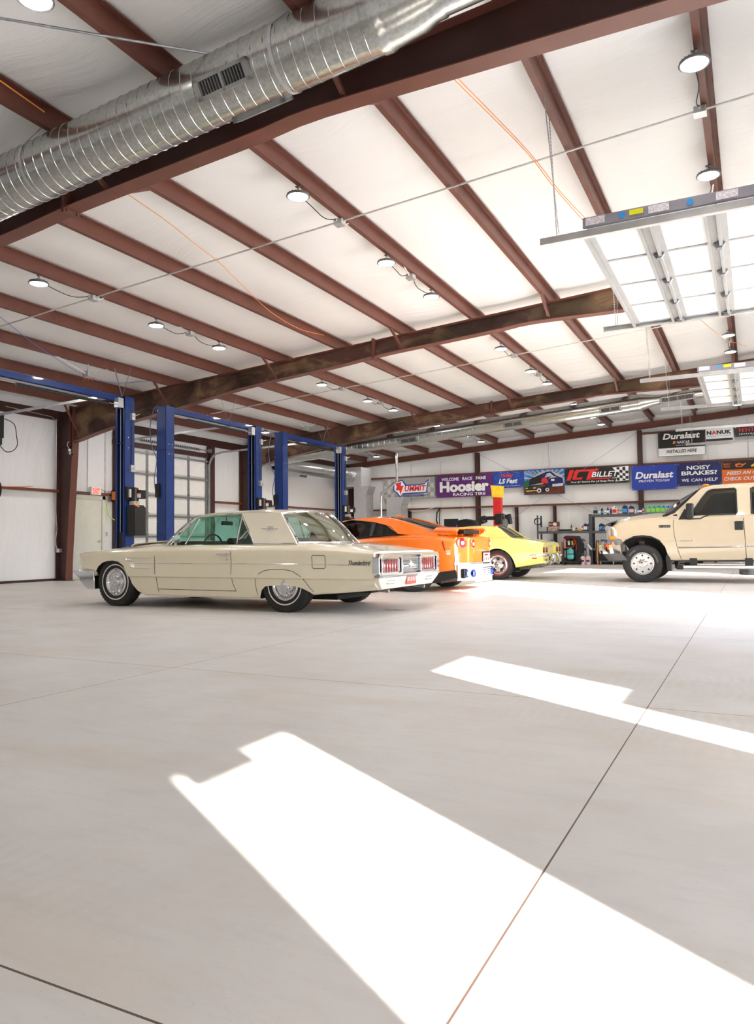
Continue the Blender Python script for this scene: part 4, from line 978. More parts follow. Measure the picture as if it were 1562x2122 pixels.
poly(t, 'clouds', [(-7.75,3.2),(-7.6,3.42),(-7.4,3.55),(-7.2,3.6),(-7.0,3.62),(-6.75,3.5),(-6.6,3.46),(-6.45,3.3),(-6.45,3.1),(-7.6,3.1)], B_['lgrey'], y-.005)
poly(t, 'pickup', [(-7.8,3.0),(-7.8,3.28),(-7.3,3.5),(-7.15,3.56),(-6.95,3.58),(-6.75,3.4),(-6.5,3.3),(-6.46,3.0)], B_['navy'], y-.008)
poly(t, 'pickup_bed', [(-7.82,3.1),(-7.8,3.3),(-7.35,3.48),(-7.3,3.12)], B_['black'], y-.011)
poly(t, 'grille', [(-6.9,2.98),(-6.5,3.0),(-6.48,3.1),(-6.9,3.08)], B_['chrome'], y-.011); poly(t, 'red_panel', [(-7.35,3.12),(-7.3,3.32),(-7.12,3.34),(-7.05,3.12)], B_['red'], y-.012); poly(t, 'headlight_pickup', [(-6.95,3.2),(-6.95,3.28),(-6.82,3.28),(-6.82,3.2)], B_['white'], y-.012); poly(t, 'fender_shine', [(-7.05,3.3),(-6.9,3.4),(-6.7,3.34),(-6.9,3.33)], B_['chrome'], y-.012); poly(t, 'cab_glass', [(-7.2,3.35),(-7.1,3.5),(-6.98,3.52),(-6.86,3.4)], B_['chrome'], y-.011)
poly(t, 'coupe', [(-7.98,2.82),(-7.95,2.98),(-7.8,3.04),(-7.6,3.1),(-7.45,3.14),(-7.2,3.14),(-7.08,3.02),(-7.02,2.86),(-7.1,2.78),(-7.9,2.78)], B_['black'], y-.014)
poly(t, 'roof_shine', [(-7.75,3.06),(-7.45,3.12),(-7.22,3.12),(-7.3,3.09),(-7.5,3.08)], B_['chrome'], y-.017); poly(t, 'bumper_shine', [(-7.97,2.86),(-7.5,2.87),(-7.5,2.84),(-7.9,2.82)], B_['yellow'], y-.017); poly(t, 'coupe_hood', [(-7.9,2.94),(-7.55,3.02),(-7.2,3.08),(-7.15,3.02),(-7.5,2.94)], B_['brown'], y-.017)
b = MB(); b.lathe([(.04,0),(.09,0),(.09,.004),(.04,.004)], (-7.42,y-.016,2.85), (0,-1,0), 20, closed=True); b.lathe([(.03,0),(.075,0),(.075,.004),(.03,.004)], (-7.1,y-.016,2.87), (0,-1,0), 20, closed=True); b.prism([(-7.95,y-.018,2.92),(-7.86,y-.018,2.94),(-7.87,y-.018,2.98),(-7.94,y-.018,2.97)],(0,.002,0)); b.prism([(-7.65,y-.018,2.93),(-7.56,y-.018,2.93),(-7.56,y-.018,2.98),(-7.63,y-.018,2.98)],(0,.002,0)); b.build('wheels_and_lights', B_['chrome'], t, smooth=0)
# 5 ICT BILLET
t, y = banner(-6.41, -4.05, 3.01, 3.65, B_['black'], 'black banner reading ICT BILLET with a checkered flag at its right end')
poly(t, 'letter_i', [(-6.36,3.18),(-6.22,3.18),(-6.06,3.58),(-6.22,3.58)], B_['red'], y)
poly(t, 'letter_c', [(-6.14,3.2),(-5.78,3.2),(-5.74,3.28),(-5.98,3.28),(-5.9,3.5),(-5.62,3.5),(-5.58,3.58),(-5.98,3.58),(-6.05,3.52)], B_['red'], y)
poly(t, 'letter_t', [(-5.62,3.5),(-5.5,3.5),(-5.62,3.18),(-5.48,3.18),(-5.32,3.5),(-5.2,3.5),(-5.12,3.58),(-5.58,3.58)], B_['red'], y)
txt(t, 'BILLET', B_['white'], -5.42, 3.27, 1.0, .2, y, shear=.25, fat=.02); poly(t, 'bar', [(-5.5,3.19),(-4.75,3.19),(-4.7,3.23),(-5.48,3.23)], B_['red'], y); txt(t, '.COM', B_['white'], -4.68, 3.19, .2, .05, y)
txt(t, 'Your #1 Source For LS Swap Parts', B_['white'], -6.2, 3.06, 1.6, .085, y, shear=.2, fat=.015)
poly(t, 'flag', [(-4.55,3.07),(-4.07,3.1),(-4.07,3.63),(-4.65,3.6),(-4.45,3.35)], B_['white'], y+.002); checks(t, -4.5, -4.08, 3.1, 3.6, 4, 5, B_['black'], y-.002, 'checks')
# 6 Duralast blue (hangs in front)
t, y = banner(-3.97, -2.41, 2.71, 3.61, B_['blue'], 'plain blue banner reading Duralast PROVEN TOUGH', y=YB-.03)
txt(t, 'Duralast', B_['white'], -3.84, 3.12, 1.32, .25, y, shear=.2, fat=.03); txt(t, 'PROVEN TOUGH', B_['white'], -3.72, 2.99, 1.06, .085, y, shear=.2, fat=.012)
# 7 NOISY BRAKES
t, y = banner(-2.40, -.96, 2.80, 3.62, B_['navy'], 'navy banner reading NOISY BRAKES? WE CAN HELP')
txt(t, 'NOISY', B_['white'], -2.08, 3.36, .78, .15, y, fat=.03); txt(t, 'BRAKES?', B_['white'], -2.26, 3.17, 1.17, .15, y, fat=.03); txt(t, 'WE', B_['white'], -2.26, 2.94, .24, .11, y, fat=.015); txt(t, 'CAN', B_['white'], -1.94, 2.94, .36, .11, y, fat=.015); txt(t, 'HELP', B_['white'], -1.5, 2.94, .42, .11, y, fat=.015)
# 8 orange oil-change banner
t, y = banner(-.94, 1.4, 2.82, 3.62, B_['orange'], 'orange and black oil change banner at the right picture edge')
poly(t, 'black_band', [(-.93,3.31),(1.39,3.31),(1.39,3.61),(-.93,3.61)], B_['black'], y)
txt(t, 'MAINT', B_['orange'], -.88, 3.46, .22, .07, y-.004, fat=.01); txt(t, 'REQD', B_['orange'], -.87, 3.37, .2, .07, y-.004, fat=.01)
poly(t, 'oil_can', [(-.52,3.42),(-.5,3.5),(-.42,3.5),(-.4,3.53),(-.34,3.5),(-.25,3.48),(-.18,3.52),(-.17,3.49),(-.27,3.42),(-.3,3.38),(-.46,3.38)], B_['orange'], y-.004)
poly(t, 'oil_can_inner', [(-.46,3.415),(-.43,3.46),(-.33,3.46),(-.3,3.43),(-.33,3.405),(-.42,3.40)], B_['black'], y-.006)
poly(t, 'wrench', [(-.02,3.38),(.03,3.36),(.14,3.48),(.2,3.5),(.22,3.56),(.16,3.53),(.13,3.56),(.1,3.5),(-.02,3.42)], B_['yellow'], y-.004)
txt(t, 'NEED AN OIL CHANGE?', B_['white'], -.78, 3.12, 1.9, .12, y-.002, shear=.25, fat=.02); txt(t, 'CHECK OUT OUR SPECIALS', B_['white'], -.88, 2.92, 2.15, .12, y-.002, shear=.25, fat=.02)
# upper row
t, y = banner(-3.02, -1.45, 3.89, 4.79, B_['black'], 'black and white banner reading Duralast NASCAR INSTALLED HERE, upper row')
poly(t, 'white_band', [(-3.01,3.90),(-1.46,3.90),(-1.46,4.19),(-3.01,4.19)], B_['white'], y)
txt(t, 'Duralast', B_['white'], -2.86, 4.50, 1.25, .22, y-.003, shear=.2, fat=.03)
for k, c in enumerate(('yellow','red','blue')): poly(t, 'stripe', [(-2.52+.04*k,4.33),(-2.48+.04*k,4.33),(-2.45+.04*k,4.43),(-2.49+.04*k,4.43)], B_[c], y-.003)
txt(t, 'NASCAR', B_['white'], -2.38, 4.33, .42, .1, y-.003, shear=.2, fat=.01); txt(t, 'OFFICIAL BRAKES', B_['white'], -2.42, 4.25, .5, .035, y-.003)
txt(t, 'INSTALLED HERE', B_['black'], -2.74, 4.0, 1.02, .12, y-.003, shear=.2, fat=.02)
t, y = banner(-1.43, -.55, 4.34, 4.80, B_['white'], 'white banner reading NANUK, upper row')
poly(t, 'black_strip', [(-1.42,4.345),(-.56,4.345),(-.56,4.42),(-1.42,4.42)], B_['black'], y)
txt(t, 'N', B_['black'], -1.39, 4.57, .15, .14, y, fat=.04); txt(t, 'A', B_['red'], -1.23, 4.57, .15, .14, y, fat=.04); txt(t, 'NUK', B_['black'], -1.07, 4.57, .47, .14, y, fat=.04); txt(t, 'PROFESSIONAL PROTECTIVE CASES', B_['black'], -1.37, 4.5, .76, .025, y)
t, y = banner(-.51, .6, 4.44, 4.80, B_['black'], 'black banner with red lettering, last of the upper row at the picture edge')
b = MB()
for k in range(9): b.box((-.36+.1*k,y,4.60),(-.325+.1*k,y+.002,4.74)); b.box((-.36+.1*k,y,4.66+.05*(k%2)),(-.28+.1*k,y+.002,4.685+.05*(k%2)))
b.build('red_lettering', B_['red'], t, smooth=0)
b = MB(); [b.box((-.36+.07*k,y,4.50),(-.32+.07*k,y+.002,4.54+.01*(k%2))) for k in range(11)]; b.build('white_lettering', B_['lgrey'], t, smooth=0)
# conduits on the back wall
for x, z0, z1, lb in ((-12.95,1.0,4.2,'left of the grey banner lettering'), (-11.6,1.1,4.2,'behind the seam of the grey and purple banners'), (-7.05,3.7,4.7,'above the picture banner'), (-.1,1.5,5.1,'at the right picture edge')):
    b = MB(); b.cyl((x, YF-.03, z0), (x, YF-.03, z1), .013, n=8); tag(b.build('wall_conduit', M['conduit']), f"thin vertical conduit on the back wall, {lb}", 'conduit', 'electrical conduits')
# ================================================================= CARS: shared builders
M['tyre'] = pm('tyre_rubber', (.022,.022,.023), .75, var=.25, scale=30, bump=.001, bscale=120)
M['arch'] = pm('underbody_black', (.012,.012,.012), .8, var=.3)
M['glass_teal'] = glassmat('teal_tinted_glass', (.74,.915,.87)); M['glass_dark'] = glassmat('dark_tinted_glass', (.36,.38,.39), refl=.2); M['glass_grey'] = glassmat('grey_glass', (.66,.69,.66))
M['glass_green'] = glassmat('grey_green_glass', (.86,.90,.87)); M['rubber'] = pm('window_rubber', (.01,.01,.01), .6); M['seam'] = pm('panel_gap', (.06,.05,.035), .7)
M['polished'] = pm('polished_alloy', (.72,.72,.73), .2, 1., var=.06); M['dullalloy'] = pm('satin_alloy', (.6,.6,.6), .35, .9, var=.06)
M['platewhite'] = pm('plate_white', (.8,.8,.8), .5)
M['redlens'] = pm('red_lens', (.33,.004,.006), .12, var=.15, coat=.5); M['clearlens'] = pm('clear_lens', (.75,.75,.72), .12, var=.05)
def tyre_profile(r, w, rr):
    h = w/2; g = .006
    return [(rr-.012,-h*.80),(rr+.012,-h*.93),((r+rr)/2,-h*1.0),(r-.03,-h*.96),(r-.008,-h*.84),(r,-h*.72),
            (r,-h*.36),(r-g,-h*.34),(r-g,-h*.28),(r,-h*.26),(r,h*.26),(r-g,h*.28),(r-g,h*.34),(r,h*.36),(r,h*.72),(r-.008,h*.84),(r-.03,h*.96),((r+rr)/2,h*1.0),(rr+.012,h*.93),(rr-.012,h*.80)]
def wheel(t, x, yo, r, w, rr, s, style, name='wheel'):
    """yo: y of the outer face; s=-1 near side (outer face towards -Y), +1 far side"""
    c = Vector((x, yo - s*w/2, r-.004)); ax = Vector((0, s, 0))
    b = MB(); b.lathe(tyre_profile(r, w, rr), c, ax, 56)
    # tread blocks on the shoulders
    for k in range(44):
        a = 2*PI*k/44
        for q in (-1, 1):
            b2 = Vector((math.cos(a), 0, math.sin(a))); tt = Vector((-math.sin(a), 0, math.cos(a)))
            p = c + b2*(r-.0005) + ax*q*w*.31; b.bar(p - tt*.013 , p + tt*.013, w*.22, .004, up=b2)
    ty = b.build(name, M['tyre'], t, smooth=32)
    o = h = w/2
    b = MB(); b.lathe([(rr+.004,-h*.85),(rr+.004,h*.86),(rr-.004,h*.9),(rr-.018,h*.82),(rr-.03,h*.4),(rr-.03,-h*.85)], c, ax, 48, closed=True); b.lathe([(0,-h*.2),(rr*.95,-h*.2),(rr*.95,-h*.1),(0,-h*.1)], c, ax, 32)
    b.build('rim', M['polished'] if style != 'gtr' else M['blackmetal'], ty)
    def P(a, rad, d): return c + Vector((math.cos(a), 0, math.sin(a)))*rad + ax*d
    if style == 'wire':
        b = MB(); b.lathe([(rr-.004,h*.86),(rr-.02,h*.96),(rr-.035,h*.88),(rr-.05,h*.62),(rr*.5,h*.45),(.07,h*.7),(.06,h*.7),(0,h*.7)], c, ax, 48)
        for k in range(64):
            a = 2*PI*k/64; b.bar(P(a, .065, h*.84), P(a+.10*(1 if k%2 else -1), rr-.035, h*.90), .0028, .0035)
        b.build('wire_wheel_cover', M['chrome'], ty, smooth=40)
        b = MB(); b.lathe([(.07,h*.75),(.065,h*1.0),(.045,h*1.12),(.02,h*1.1),(0,h*1.12)], c, ax, 24)
        for k in range(3): a = PI/2+2*PI*k/3; b.bar(P(a,.01,h*1.08), P(a,.085,h*1.0), .03, .02)
        b.build('centre_cap', M['chrome'], ty)
        b = MB(); b.lathe([(rr+.045,h*.985),(rr+.048,h*1.02),(rr+.058,h*1.02),(rr+.061,h*.985)], c, ax, 56, closed=True); b.build('whitewall', pm('whitewall', (.75,.72,.62), .6), ty)
    if style == 'rally':
        b = MB(); b.lathe([(rr-.004,h*.88),(rr-.02,h*.98),(rr-.04,h*.9),(rr-.045,h*.6),(rr-.06,h*.45)], c, ax, 48); b.build('trim_ring', M['chrome'], ty)
        b = MB(); b.lathe([(rr-.055,h*.35),(rr-.075,h*.62),(.10,h*.42),(.085,h*.5),(0,h*.5)], c, ax, 48); b.build('face', M['polished'], ty)
        b = MB()
        for k in range(5):
            a = 2*PI*k/5+.3; b.bar(P(a-.24,rr-.088,h*.55), P(a+.24,rr-.088,h*.55), .045, .03, up=ax)
        b.build('slots', M['arch'], ty)
        b = MB(); b.lathe([(.055,h*.5),(.05,h*.8),(.03,h*.92),(0,h*.92)], c, ax, 24); b.build('centre_cap', M['chrome'], ty)
        b = MB(); b.lathe([(rr+.022,h*1.0),(rr+.024,h*1.035),(rr+.030,h*1.035),(rr+.032,h*1.0)], c, ax, 56, closed=True); b.build('red_line', pm('tyre_redline', (.6,.03,.03), .5), ty)
    if style == 'truck':
        b = MB(); b.lathe([(rr-.004,h*.9),(rr-.014,h*.92),(rr-.02,h*.80),(rr-.03,h*.72),(.10,h*.66),(0,h*.66)], c, ax, 48); b.build('face', M['dullalloy'], ty)
        b = MB()
        for k in range(8):
            a = 2*PI*k/8; b.cyl(P(a, rr-.065, h*.70), P(a, rr-.065, h*.735), .019, n=14)
        b.build('hand_holes', M['arch'], ty)
        b = MB(); b.lathe([(.085,h*.66),(.085,h*.8),(.07,h*.84),(.045,h*.84),(.045,h*.98),(.03,h*1.04),(0,h*1.04)], c, ax, 32)
        for k in range(8): a = 2*PI*(k+.5)/8; b.cyl(P(a,.095,h*.66), P(a,.095,h*.86), .013, n=6)
        b.build('hub_cap', M['chrome'], ty)
        b = MB()
        for a0, n in ((2.35, 9), (.75, 11)):
            for k in range(n):
                a = a0 - .065*k + (.2 if a0 > 2 else -.0); b.bar(P(a, rr+.05, h*1.0), P(a, rr+.085, h*.985), .010, .004, up=ax)
        b.build('sidewall_lettering', pm('grey_tyre_letters', (.16,.16,.16), .7), ty)
    if style == 'gtr':
        b = MB()
        for k in range(7):
            a = 2*PI*k/7
            for q in (-.09, .09): b.bar(P(a, .05, h*.6), P(a+q, rr-.02, h*.8), .022, .02, up=ax)
        b.cyl(P(0,0,h*.5), P(0,0,h*.7), .06, n=18); b.build('spokes', M['blackmetal'], ty)
    return ty
class Body:
    """lofted bodywork: sec(x) -> half outline [(half width, z)] from bottom centre to top centre"""
    def __init__(s, t, yc, xs, sec, mat, side_i, name='body'):
        s.yc, s.sec, s.side = yc, sec, side_i
        b = MB(); R = []
        for x in xs:
            h = sec(x); P = [(x, yc - w, z) for w, z in h] + [(x, yc + w, z) for w, z in h[-2:0:-1]]; R.append(b.pts(P))
        n = len(R[0])
        for i in range(len(R)-1):
            for k in range(n): b.face((R[i][k], R[i][(k+1)%n], R[i+1][(k+1)%n], R[i+1][k]))
        b.face(R[0][::-1]); b.face(R[-1])
        s.o = b.build(name, mat, t, smooth=28); s.t = t
    def hw(s, x, z):
        h = s.sec(x)[s.side[0]:s.side[1]]
        for (w0, z0), (w1, z1) in zip(h[:-1], h[1:]):
            if z0 <= z <= z1 or z1 <= z <= z0:
                return lerp(w0, w1, (z-z0)/(z1-z0) if abs(z1-z0) > 1e-6 else 0)
        return h[0][0] if z < h[0][1] else h[-1][0]
    def line(s, P, r, mat, name, both=True, out=0., parent=None, n=8, closed=False):
        Q = []
        m = len(P) if closed else len(P)-1
        for i in range(m):
            a = P[i]; c = P[(i+1) % len(P)]; L = math.hypot(a[0]-c[0], a[1]-c[1]); k = max(1, int(L/.06))
            for j in range(k): Q.append((lerp(a[0],c[0],j/k), lerp(a[1],c[1],j/k)))
        if not closed: Q.append(P[-1])
        for sd in ((-1, 1) if both else (-1,)):
            b = MB(); b.tube([(x, s.yc + sd*(s.hw(x, z)+out), z) for x, z in Q], r, n=n, closed=closed); o = b.build(name, mat, parent or s.t)
        return o
    def patch(s, P, mat, name, out=.003, th=.02, both=True, parent=None):
        """a raised panel following the side at polygon P"""
        for sd in ((-1, 1) if both else (-1,)):
            b = MB(); b.prism([(x, s.yc + sd*(s.hw(x, z)+out), z) for x, z in P], (0, -sd*th, 0)); o = b.build(name, mat, parent or s.t, smooth=0)
        return o
def hwplane(zb, wb, zt_, wt): return lambda z: wb + (z-zb)/(zt_-zb)*(wt-wb)
def sidepoly(t, yc, hw, P, mat, name, th=.02, out=0., both=True, parent=None):
    for sd in ((-1, 1) if both else (-1,)):
        b = MB(); b.prism([(x, yc+sd*(hw(z)+out), z) for x, z in P], (0, -sd*th, 0)); o = b.build(name, mat, parent or t, smooth=0)
    return o
def sidetube(t, yc, hw, P, r, mat, name, out=0., closed=False, both=True, parent=None):
    for sd in ((-1, 1) if both else (-1,)):
        b = MB(); b.tube([(x, yc+sd*(hw(z)+out), z) for x, z in P], r, n=8, closed=closed); o = b.build(name, mat, parent or t)
    return o
def crossglass(t, yc, B, T, bulge, mat, name, th=.006, nu=18, nv=8, frame=None, fr=.012):
    """windscreen: B/T = (x centre, x corner, z centre, z corner, half width) of the lower and upper edges"""
    def E(C, u):
        q = (2*u-1); return Vector((lerp(C[0], C[1], q*q), yc + q*C[4], lerp(C[2], C[3], q*q)))
    def fn(u, v):
        p = E(B, u).lerp(E(T, u), v); d = Vector((bulge[0], 0, bulge[1])); return p + d*math.sin(PI*v)*(1-(2*u-1)**2*.5)
    b = MB(); b.sheet(fn, nu, nv, th); o = b.build(name, mat, t, smooth=50)
    if frame:
        P = [fn(i/nu, 0) for i in range(nu+1)] + [fn(1, j/nv) for j in range(1, nv)] + [fn(1-i/nu, 1) for i in range(nu+1)] + [fn(0, 1-j/nv) for j in range(1, nv)]
        b = MB(); b.tube(P, fr, n=8, closed=True); b.build('glass_trim', frame, o)
    return o
def roofskin(t, yc, rail, wt, crown, mat, name='roof', xf_pull=0., xr_pull=0., n=24, edge=.06, th=.025):
    zk = keyf(rail); x0, x1 = rail[0][0], rail[-1][0]
    def fn(u, v):
        q = 2*v-1; x = lerp(x0 + xf_pull*(1-q*q), x1 + xr_pull*(1-q*q), u); a = abs(q)
        return Vector((x, yc + q*(wt+.012*0), zk(lerp(x0,x1,u)) + crown*(1-a**2.2)))
    b = MB(); b.sheet(fn, n, 20, -th if False else th); return b.build(name, mat, t, smooth=50)
def grommet_seat(t, yc, x, z0, z1, w, mat, name='seat'):
    b = MB(); b.box((x-.28, yc-w/2, z0), (x+.2, yc+w/2, z0+.15)); b.box((x+.1, yc-w/2, z0), (x+.24, yc+w/2, z1), rot=Matrix.Rotation(.15, 3, 'Y')); return b.build(name, mat, t, bevel=.03)
# ================================================================= CREAM 1960s COUPE
M['cream'] = pm('cream_car_paint', (.84,.765,.585), .22, var=.02, coat=.8)
M['creamroof'] = pm('cream_roof_paint', (.80,.74,.60), .28, var=.02, coat=.6)
M['int_red'] = pm('oxblood_vinyl', (.05,.012,.012), .5, var=.2)
yc = 8.955
tb = thing('classic_coupe', 'cream classic coupe with Thunderbird script and red tail lamps, parked nearest the camera', 'car', (-6.6, yc, 0))
W = keyf([(-9.13,.80),(-9.09,.88),(-9.0,.925),(-8.7,.965),(-8.2,.98),(-5,.98),(-4.5,.97),(-4.08,.955)])
ZB = keyf([(-9.13,.62),(-9.08,.54),(-9.0,.49),(-8.7,.46),(-8.62,.40),(-8.5,.2),(-8.35,.165),(-5.6,.165),(-5.2,.19),(-4.9,.235),(-4.5,.265),(-4.08,.30)])
ZCr = keyf([(-9.13,.72),(-9.07,.755),(-8.2,.78),(-7.2,.79),(-5.8,.795),(-5,.785),(-4.5,.765),(-4.08,.735)])
ZS = keyf([(-9.13,.73),(-9.0,.775),(-8.2,.82),(-7.5,.865),(-6.6,.87),(-5.3,.87),(-4.8,.845),(-4.08,.765)])
ZT = keyf([(-9.13,.74),(-9.0,.79),(-8.5,.85),(-8.0,.905),(-7.6,.91),(-7.2,.88),(-6.6,.86),(-5.4,.86),(-5.1,.885),(-4.7,.86),(-4.3,.80),(-4.08,.765)])
def sec(x):
    w, zb, zc, zs, zt_ = W(x), ZB(x), ZCr(x), ZS(x), ZT(x); ins = .05+.10*max(0,min(1,(x+4.6)/.5))**2
    zl = max(.433, zb+.06); zm = max(.62, zl+.06) if zc > .72 else (zl+zc)/2
    zm = min(zm, zc-.06)
    return [(0,zb),(w*.7,zb),(w-ins,zb),(w-.034-(ins-.05)*.8,zb+.02),(w-.028,(zb+zl)/2),(w-.026,zl-.012),(w-.002,zl+.006),(w-.006,(zl+zm)/2),(w-.012,zm),(w-.008,(zm+zc)/2),(w,zc-.008),(w-.006,zc+.008),(w-.05,(zc+zs)/2+.01),(w-.12,zs),(w*.70,(zs+zt_)/2+.008),(w*.35,zt_),(0,zt_+.004)]
xs = [-9.13,-9.11,-9.08,-9.04,-8.98] + [-8.9+.08*k for k in range(59)] + [-4.2,-4.13,-4.09,-4.08]
xs = sorted(set(round(x,3) for x in xs))
tbody = Body(tb, yc, xs, sec, M['cream'], (2, 14))
cut = []
for sd in (-1, 1):
    yo = yc + sd*1.05; v = (0, -sd*.42, 0)
    c = MB(); c.prism([(x, yo, z) for x, z in [(-8.66,-.1),(-8.66,.50),(-8.62,.57),(-8.54,.625),(-8.44,.652),(-8.33,.658),(-8.22,.645),(-8.12,.59),(-8.03,.47),(-7.96,.33),(-7.86,.235),(-7.72,.17),(-7.62,.1),(-7.6,-.1)]], v); cut.append((c, M['arch']))
    c = MB(); c.prism([(x, yo, z) for x, z in [(-5.735,-.1),(-5.735,.20),(-5.71,.28),(-5.66,.325),(-5.6,.338),(-5.2,.338),(-5.1,.315),(-4.98,.265),(-4.88,.2),(-4.84,-.1)]], v); cut.append((c, M['arch']))
boolcut(tbody.o, cut)
for sd in (-1, 1):
    wheel(tb, -8.285, yc+sd*.955, .352, .20, .198, sd, 'wire'); wheel(tb, -5.365, yc+sd*.945, .352, .20, .198, sd, 'wire')
# creases, seams, mouldings
L = tbody.line
L([(-7.5,.80),(-7.52,.70),(-7.515,.55),(-7.50,.40),(-7.47,.25),(-7.43,.175)], .004, M['seam'], 'door_gap')
L([(-6.19,.83),(-6.19,.78),(-6.185,.55),(-6.19,.42),(-6.17,.35),(-6.12,.258)], .004, M['seam'], 'door_gap')
L([(-7.46,.262),(-6.12,.258)], .004, M['seam'], 'door_gap')
L([(-5.765,.17),(-5.81,.35),(-5.815,.41),(-5.74,.49),(-5.66,.53),(-5.55,.548),(-5.35,.548),(-5.22,.525),(-5.1,.46),(-4.99,.33),(-4.90,.245)], .004, M['seam'], 'skirt_gap')
L([(-7.95,.617),(-4.93,.617)], .006, M['chrome'], 'side_moulding'); L([(-4.93,.617),(-4.12,.595)], .006, M['chrome'], 'side_moulding')
L([(-8.04,.695),(-7.60,.695)], .005, M['chrome'], 'fender_vent'); L([(-8.06,.69),(-8.03,.64),(-7.95,.55),(-7.93,.545),(-7.60,.545)], .005, M['chrome'], 'fender_vent')
for k in range(5): L([(-8.045+.024*k,.672-.025*k),(-7.96+.024*k,.672-.025*k)], .004, M['chrome'], 'fender_vent')
L([(-4.925,.725),(-4.755,.725),(-4.745,.71),(-4.745,.575),(-4.76,.562),(-4.915,.562),(-4.93,.578),(-4.935,.71)], .004, M['seam'], 'fuel_door_gap', both=False, closed=True)
# door handle and lock
for sd in (-1, 1):
    y = yc + sd*(tbody.hw(-6.3,.74)+.0); b = MB(); b.box((-6.42,y-.02,.735),(-6.2,y+.02,.75)); b.cyl((-6.25,y-.028,.74),(-6.25,y+.02,.74),.022,n=14); b.bar((-6.41,y,.745),(-6.26,y+sd*.02,.745),.016,.02); b.build('door_handle', M['chrome'], tb, bevel=.003)
b = MB(); y = yc - tbody.hw(-6.26,.67); b.cyl((-6.25,y-.012,.672),(-6.25,y+.02,.672),.013,n=14); b.build('door_lock', M['chrome'], tb)
# greenhouse
ZBt = .885; hwf = hwplane(.885, .862, 1.30, .69)
rail = [(-6.99,1.262),(-6.93,1.285),(-6.7,1.308),(-6.2,1.318),(-5.9,1.312),(-5.58,1.285)]
roofskin(tb, yc, rail, .70, .045, M['creamroof'], xf_pull=-.10, xr_pull=.06)
sidepoly(tb, yc, hwf, [(-6.215,1.262),(-6.23,1.32),(-5.58,1.288),(-5.22,.872),(-5.90,.872)], M['creamroof'], 'roof_pillar', th=.03, out=.004)
sidepoly(tb, yc, hwf, [(-6.99,1.262),(-6.93,1.285),(-6.7,1.308),(-6.2,1.318),(-6.2,1.285),(-6.7,1.275),(-6.88,1.258)], M['creamroof'], 'roof_rail', th=.03, out=.004)
sidepoly(tb, yc, hwf, [(-7.31,.875),(-6.93,1.255),(-6.72,1.275),(-6.205,1.28),(-5.90,.875)], M['glass_teal'], 'side_glass', th=.005, out=-.01)
gl = sidetube(tb, yc, hwf, [(-7.33,.88),(-6.95,1.262),(-6.9,1.274),(-6.72,1.285),(-6.21,1.288),(-5.90,.88)], .011, M['chrome'], 'drip_rail')
sidetube(tb, yc, hwf, [(-7.40,.885),(-7.2,1.07),(-7.0,1.265)], .020, M['chrome'], 'windscreen_pillar')
sidetube(tb, yc, hwf, [(-6.20,1.27),(-6.175,.885)], .012, M['chrome'], 'glass_divider'); sidetube(tb, yc, hwf, [(-7.06,.885),(-6.93,1.24)], .010, M['chrome'], 'vent_window_frame')
sidetube(tb, yc, hwf, [(-6.15,.94),(-6.02,1.08)], .009, M['chrome'], 'glass_divider')
sidepoly(tb, yc, hwf, [(-6.12,.89),(-6.0,1.06),(-5.93,.98),(-5.90,.89)], M['black'], 'quarter_trim', th=.01, out=-.03)
sidetube(tb, yc, hwf, [(-5.89,.875),(-5.24,.875)], .012, M['chrome'], 'belt_moulding', out=.012)
crossglass(tb, yc, (-7.80,-7.42,.875,.885,.84), (-7.10,-7.00,1.315,1.268,.70), (-.05,.03), M['glass_teal'], 'windscreen', frame=M['chrome'], fr=.013)
crossglass(tb, yc, (-5.03,-5.24,.885,.885,.80), (-5.52,-5.60,1.325,1.275,.69), (.04,.02), M['glass_green'], 'rear_glass', frame=M['chrome'], fr=.016)
# pillar emblem
for sd in (-1, 1):
    z = 1.07; x = -5.68; y = yc + sd*(hwf(z)+.012); b = MB()
    b.tube([(x-.055,y,z-.03),(x+.055,y,z-.03),(x+.055,y,z+.03),(x-.055,y,z+.03)], .004, n=6, closed=True)
    b.prism([(x-.16,y,z+.008),(x-.03,y,z+.012),(x,y,z+.028),(x+.02,y,z+.012),(x+.13,y,z+.006),(x+.02,y,z-.006),(x,y,z-.02),(x-.02,y,z-.004)], (0,.004,0)); b.build('bird_emblem', M['chrome'], tb, smooth=0)
textmesh('script_lettering', 'Thunderbird', M['black'], tb, (-4.42, yc-tbody.hw(-4.3,.63)-.004, .605), (1,.0,0), (0,0,1), .30, .055, shear=.45, fat=.0, depth=.004)
# mirrors, interior
b = MB(); y = yc-.98; b.lathe([(0,-.02),(.05,-.03),(.062,0),(.06,.02),(0,.02)], (-7.16, y+.05, .955), (1,-.2,0), 20); b.bar((-7.18,y+.07,.94),(-7.22,y+.09,.87),.03,.03); b.build('door_mirror', M['chrome'], tb)
b = MB(); b.box((-7.5,yc-.72,.87),(-7.15,yc+.72,.93)); b.build('dashboard', M['int_red'], tb, bevel=.02)
b = MB(); P = [(-6.98+.04*math.cos(a)*.4, yc-.36+.185*math.cos(a), .85+.17*math.sin(a)) for a in [2*PI*k/28 for k in range(28)]]; b.tube(P, .013, n=8, closed=True); b.bar((-6.98,yc-.53,.86),(-6.98,yc-.19,.86),.01,.02); b.cyl((-6.98,yc-.36,.86),(-7.15,yc-.36,.83),.025,n=10); b.build('steering_wheel', M['int_red'], tb)
b = MB(); b.box((-7.02,yc-.13,1.16),(-7.0,yc+.13,1.22)); b.bar((-7.01,yc,1.2),(-7.03,yc,1.29),.015,.015); b.build('rear_view_mirror', M['black'], tb, bevel=.008)
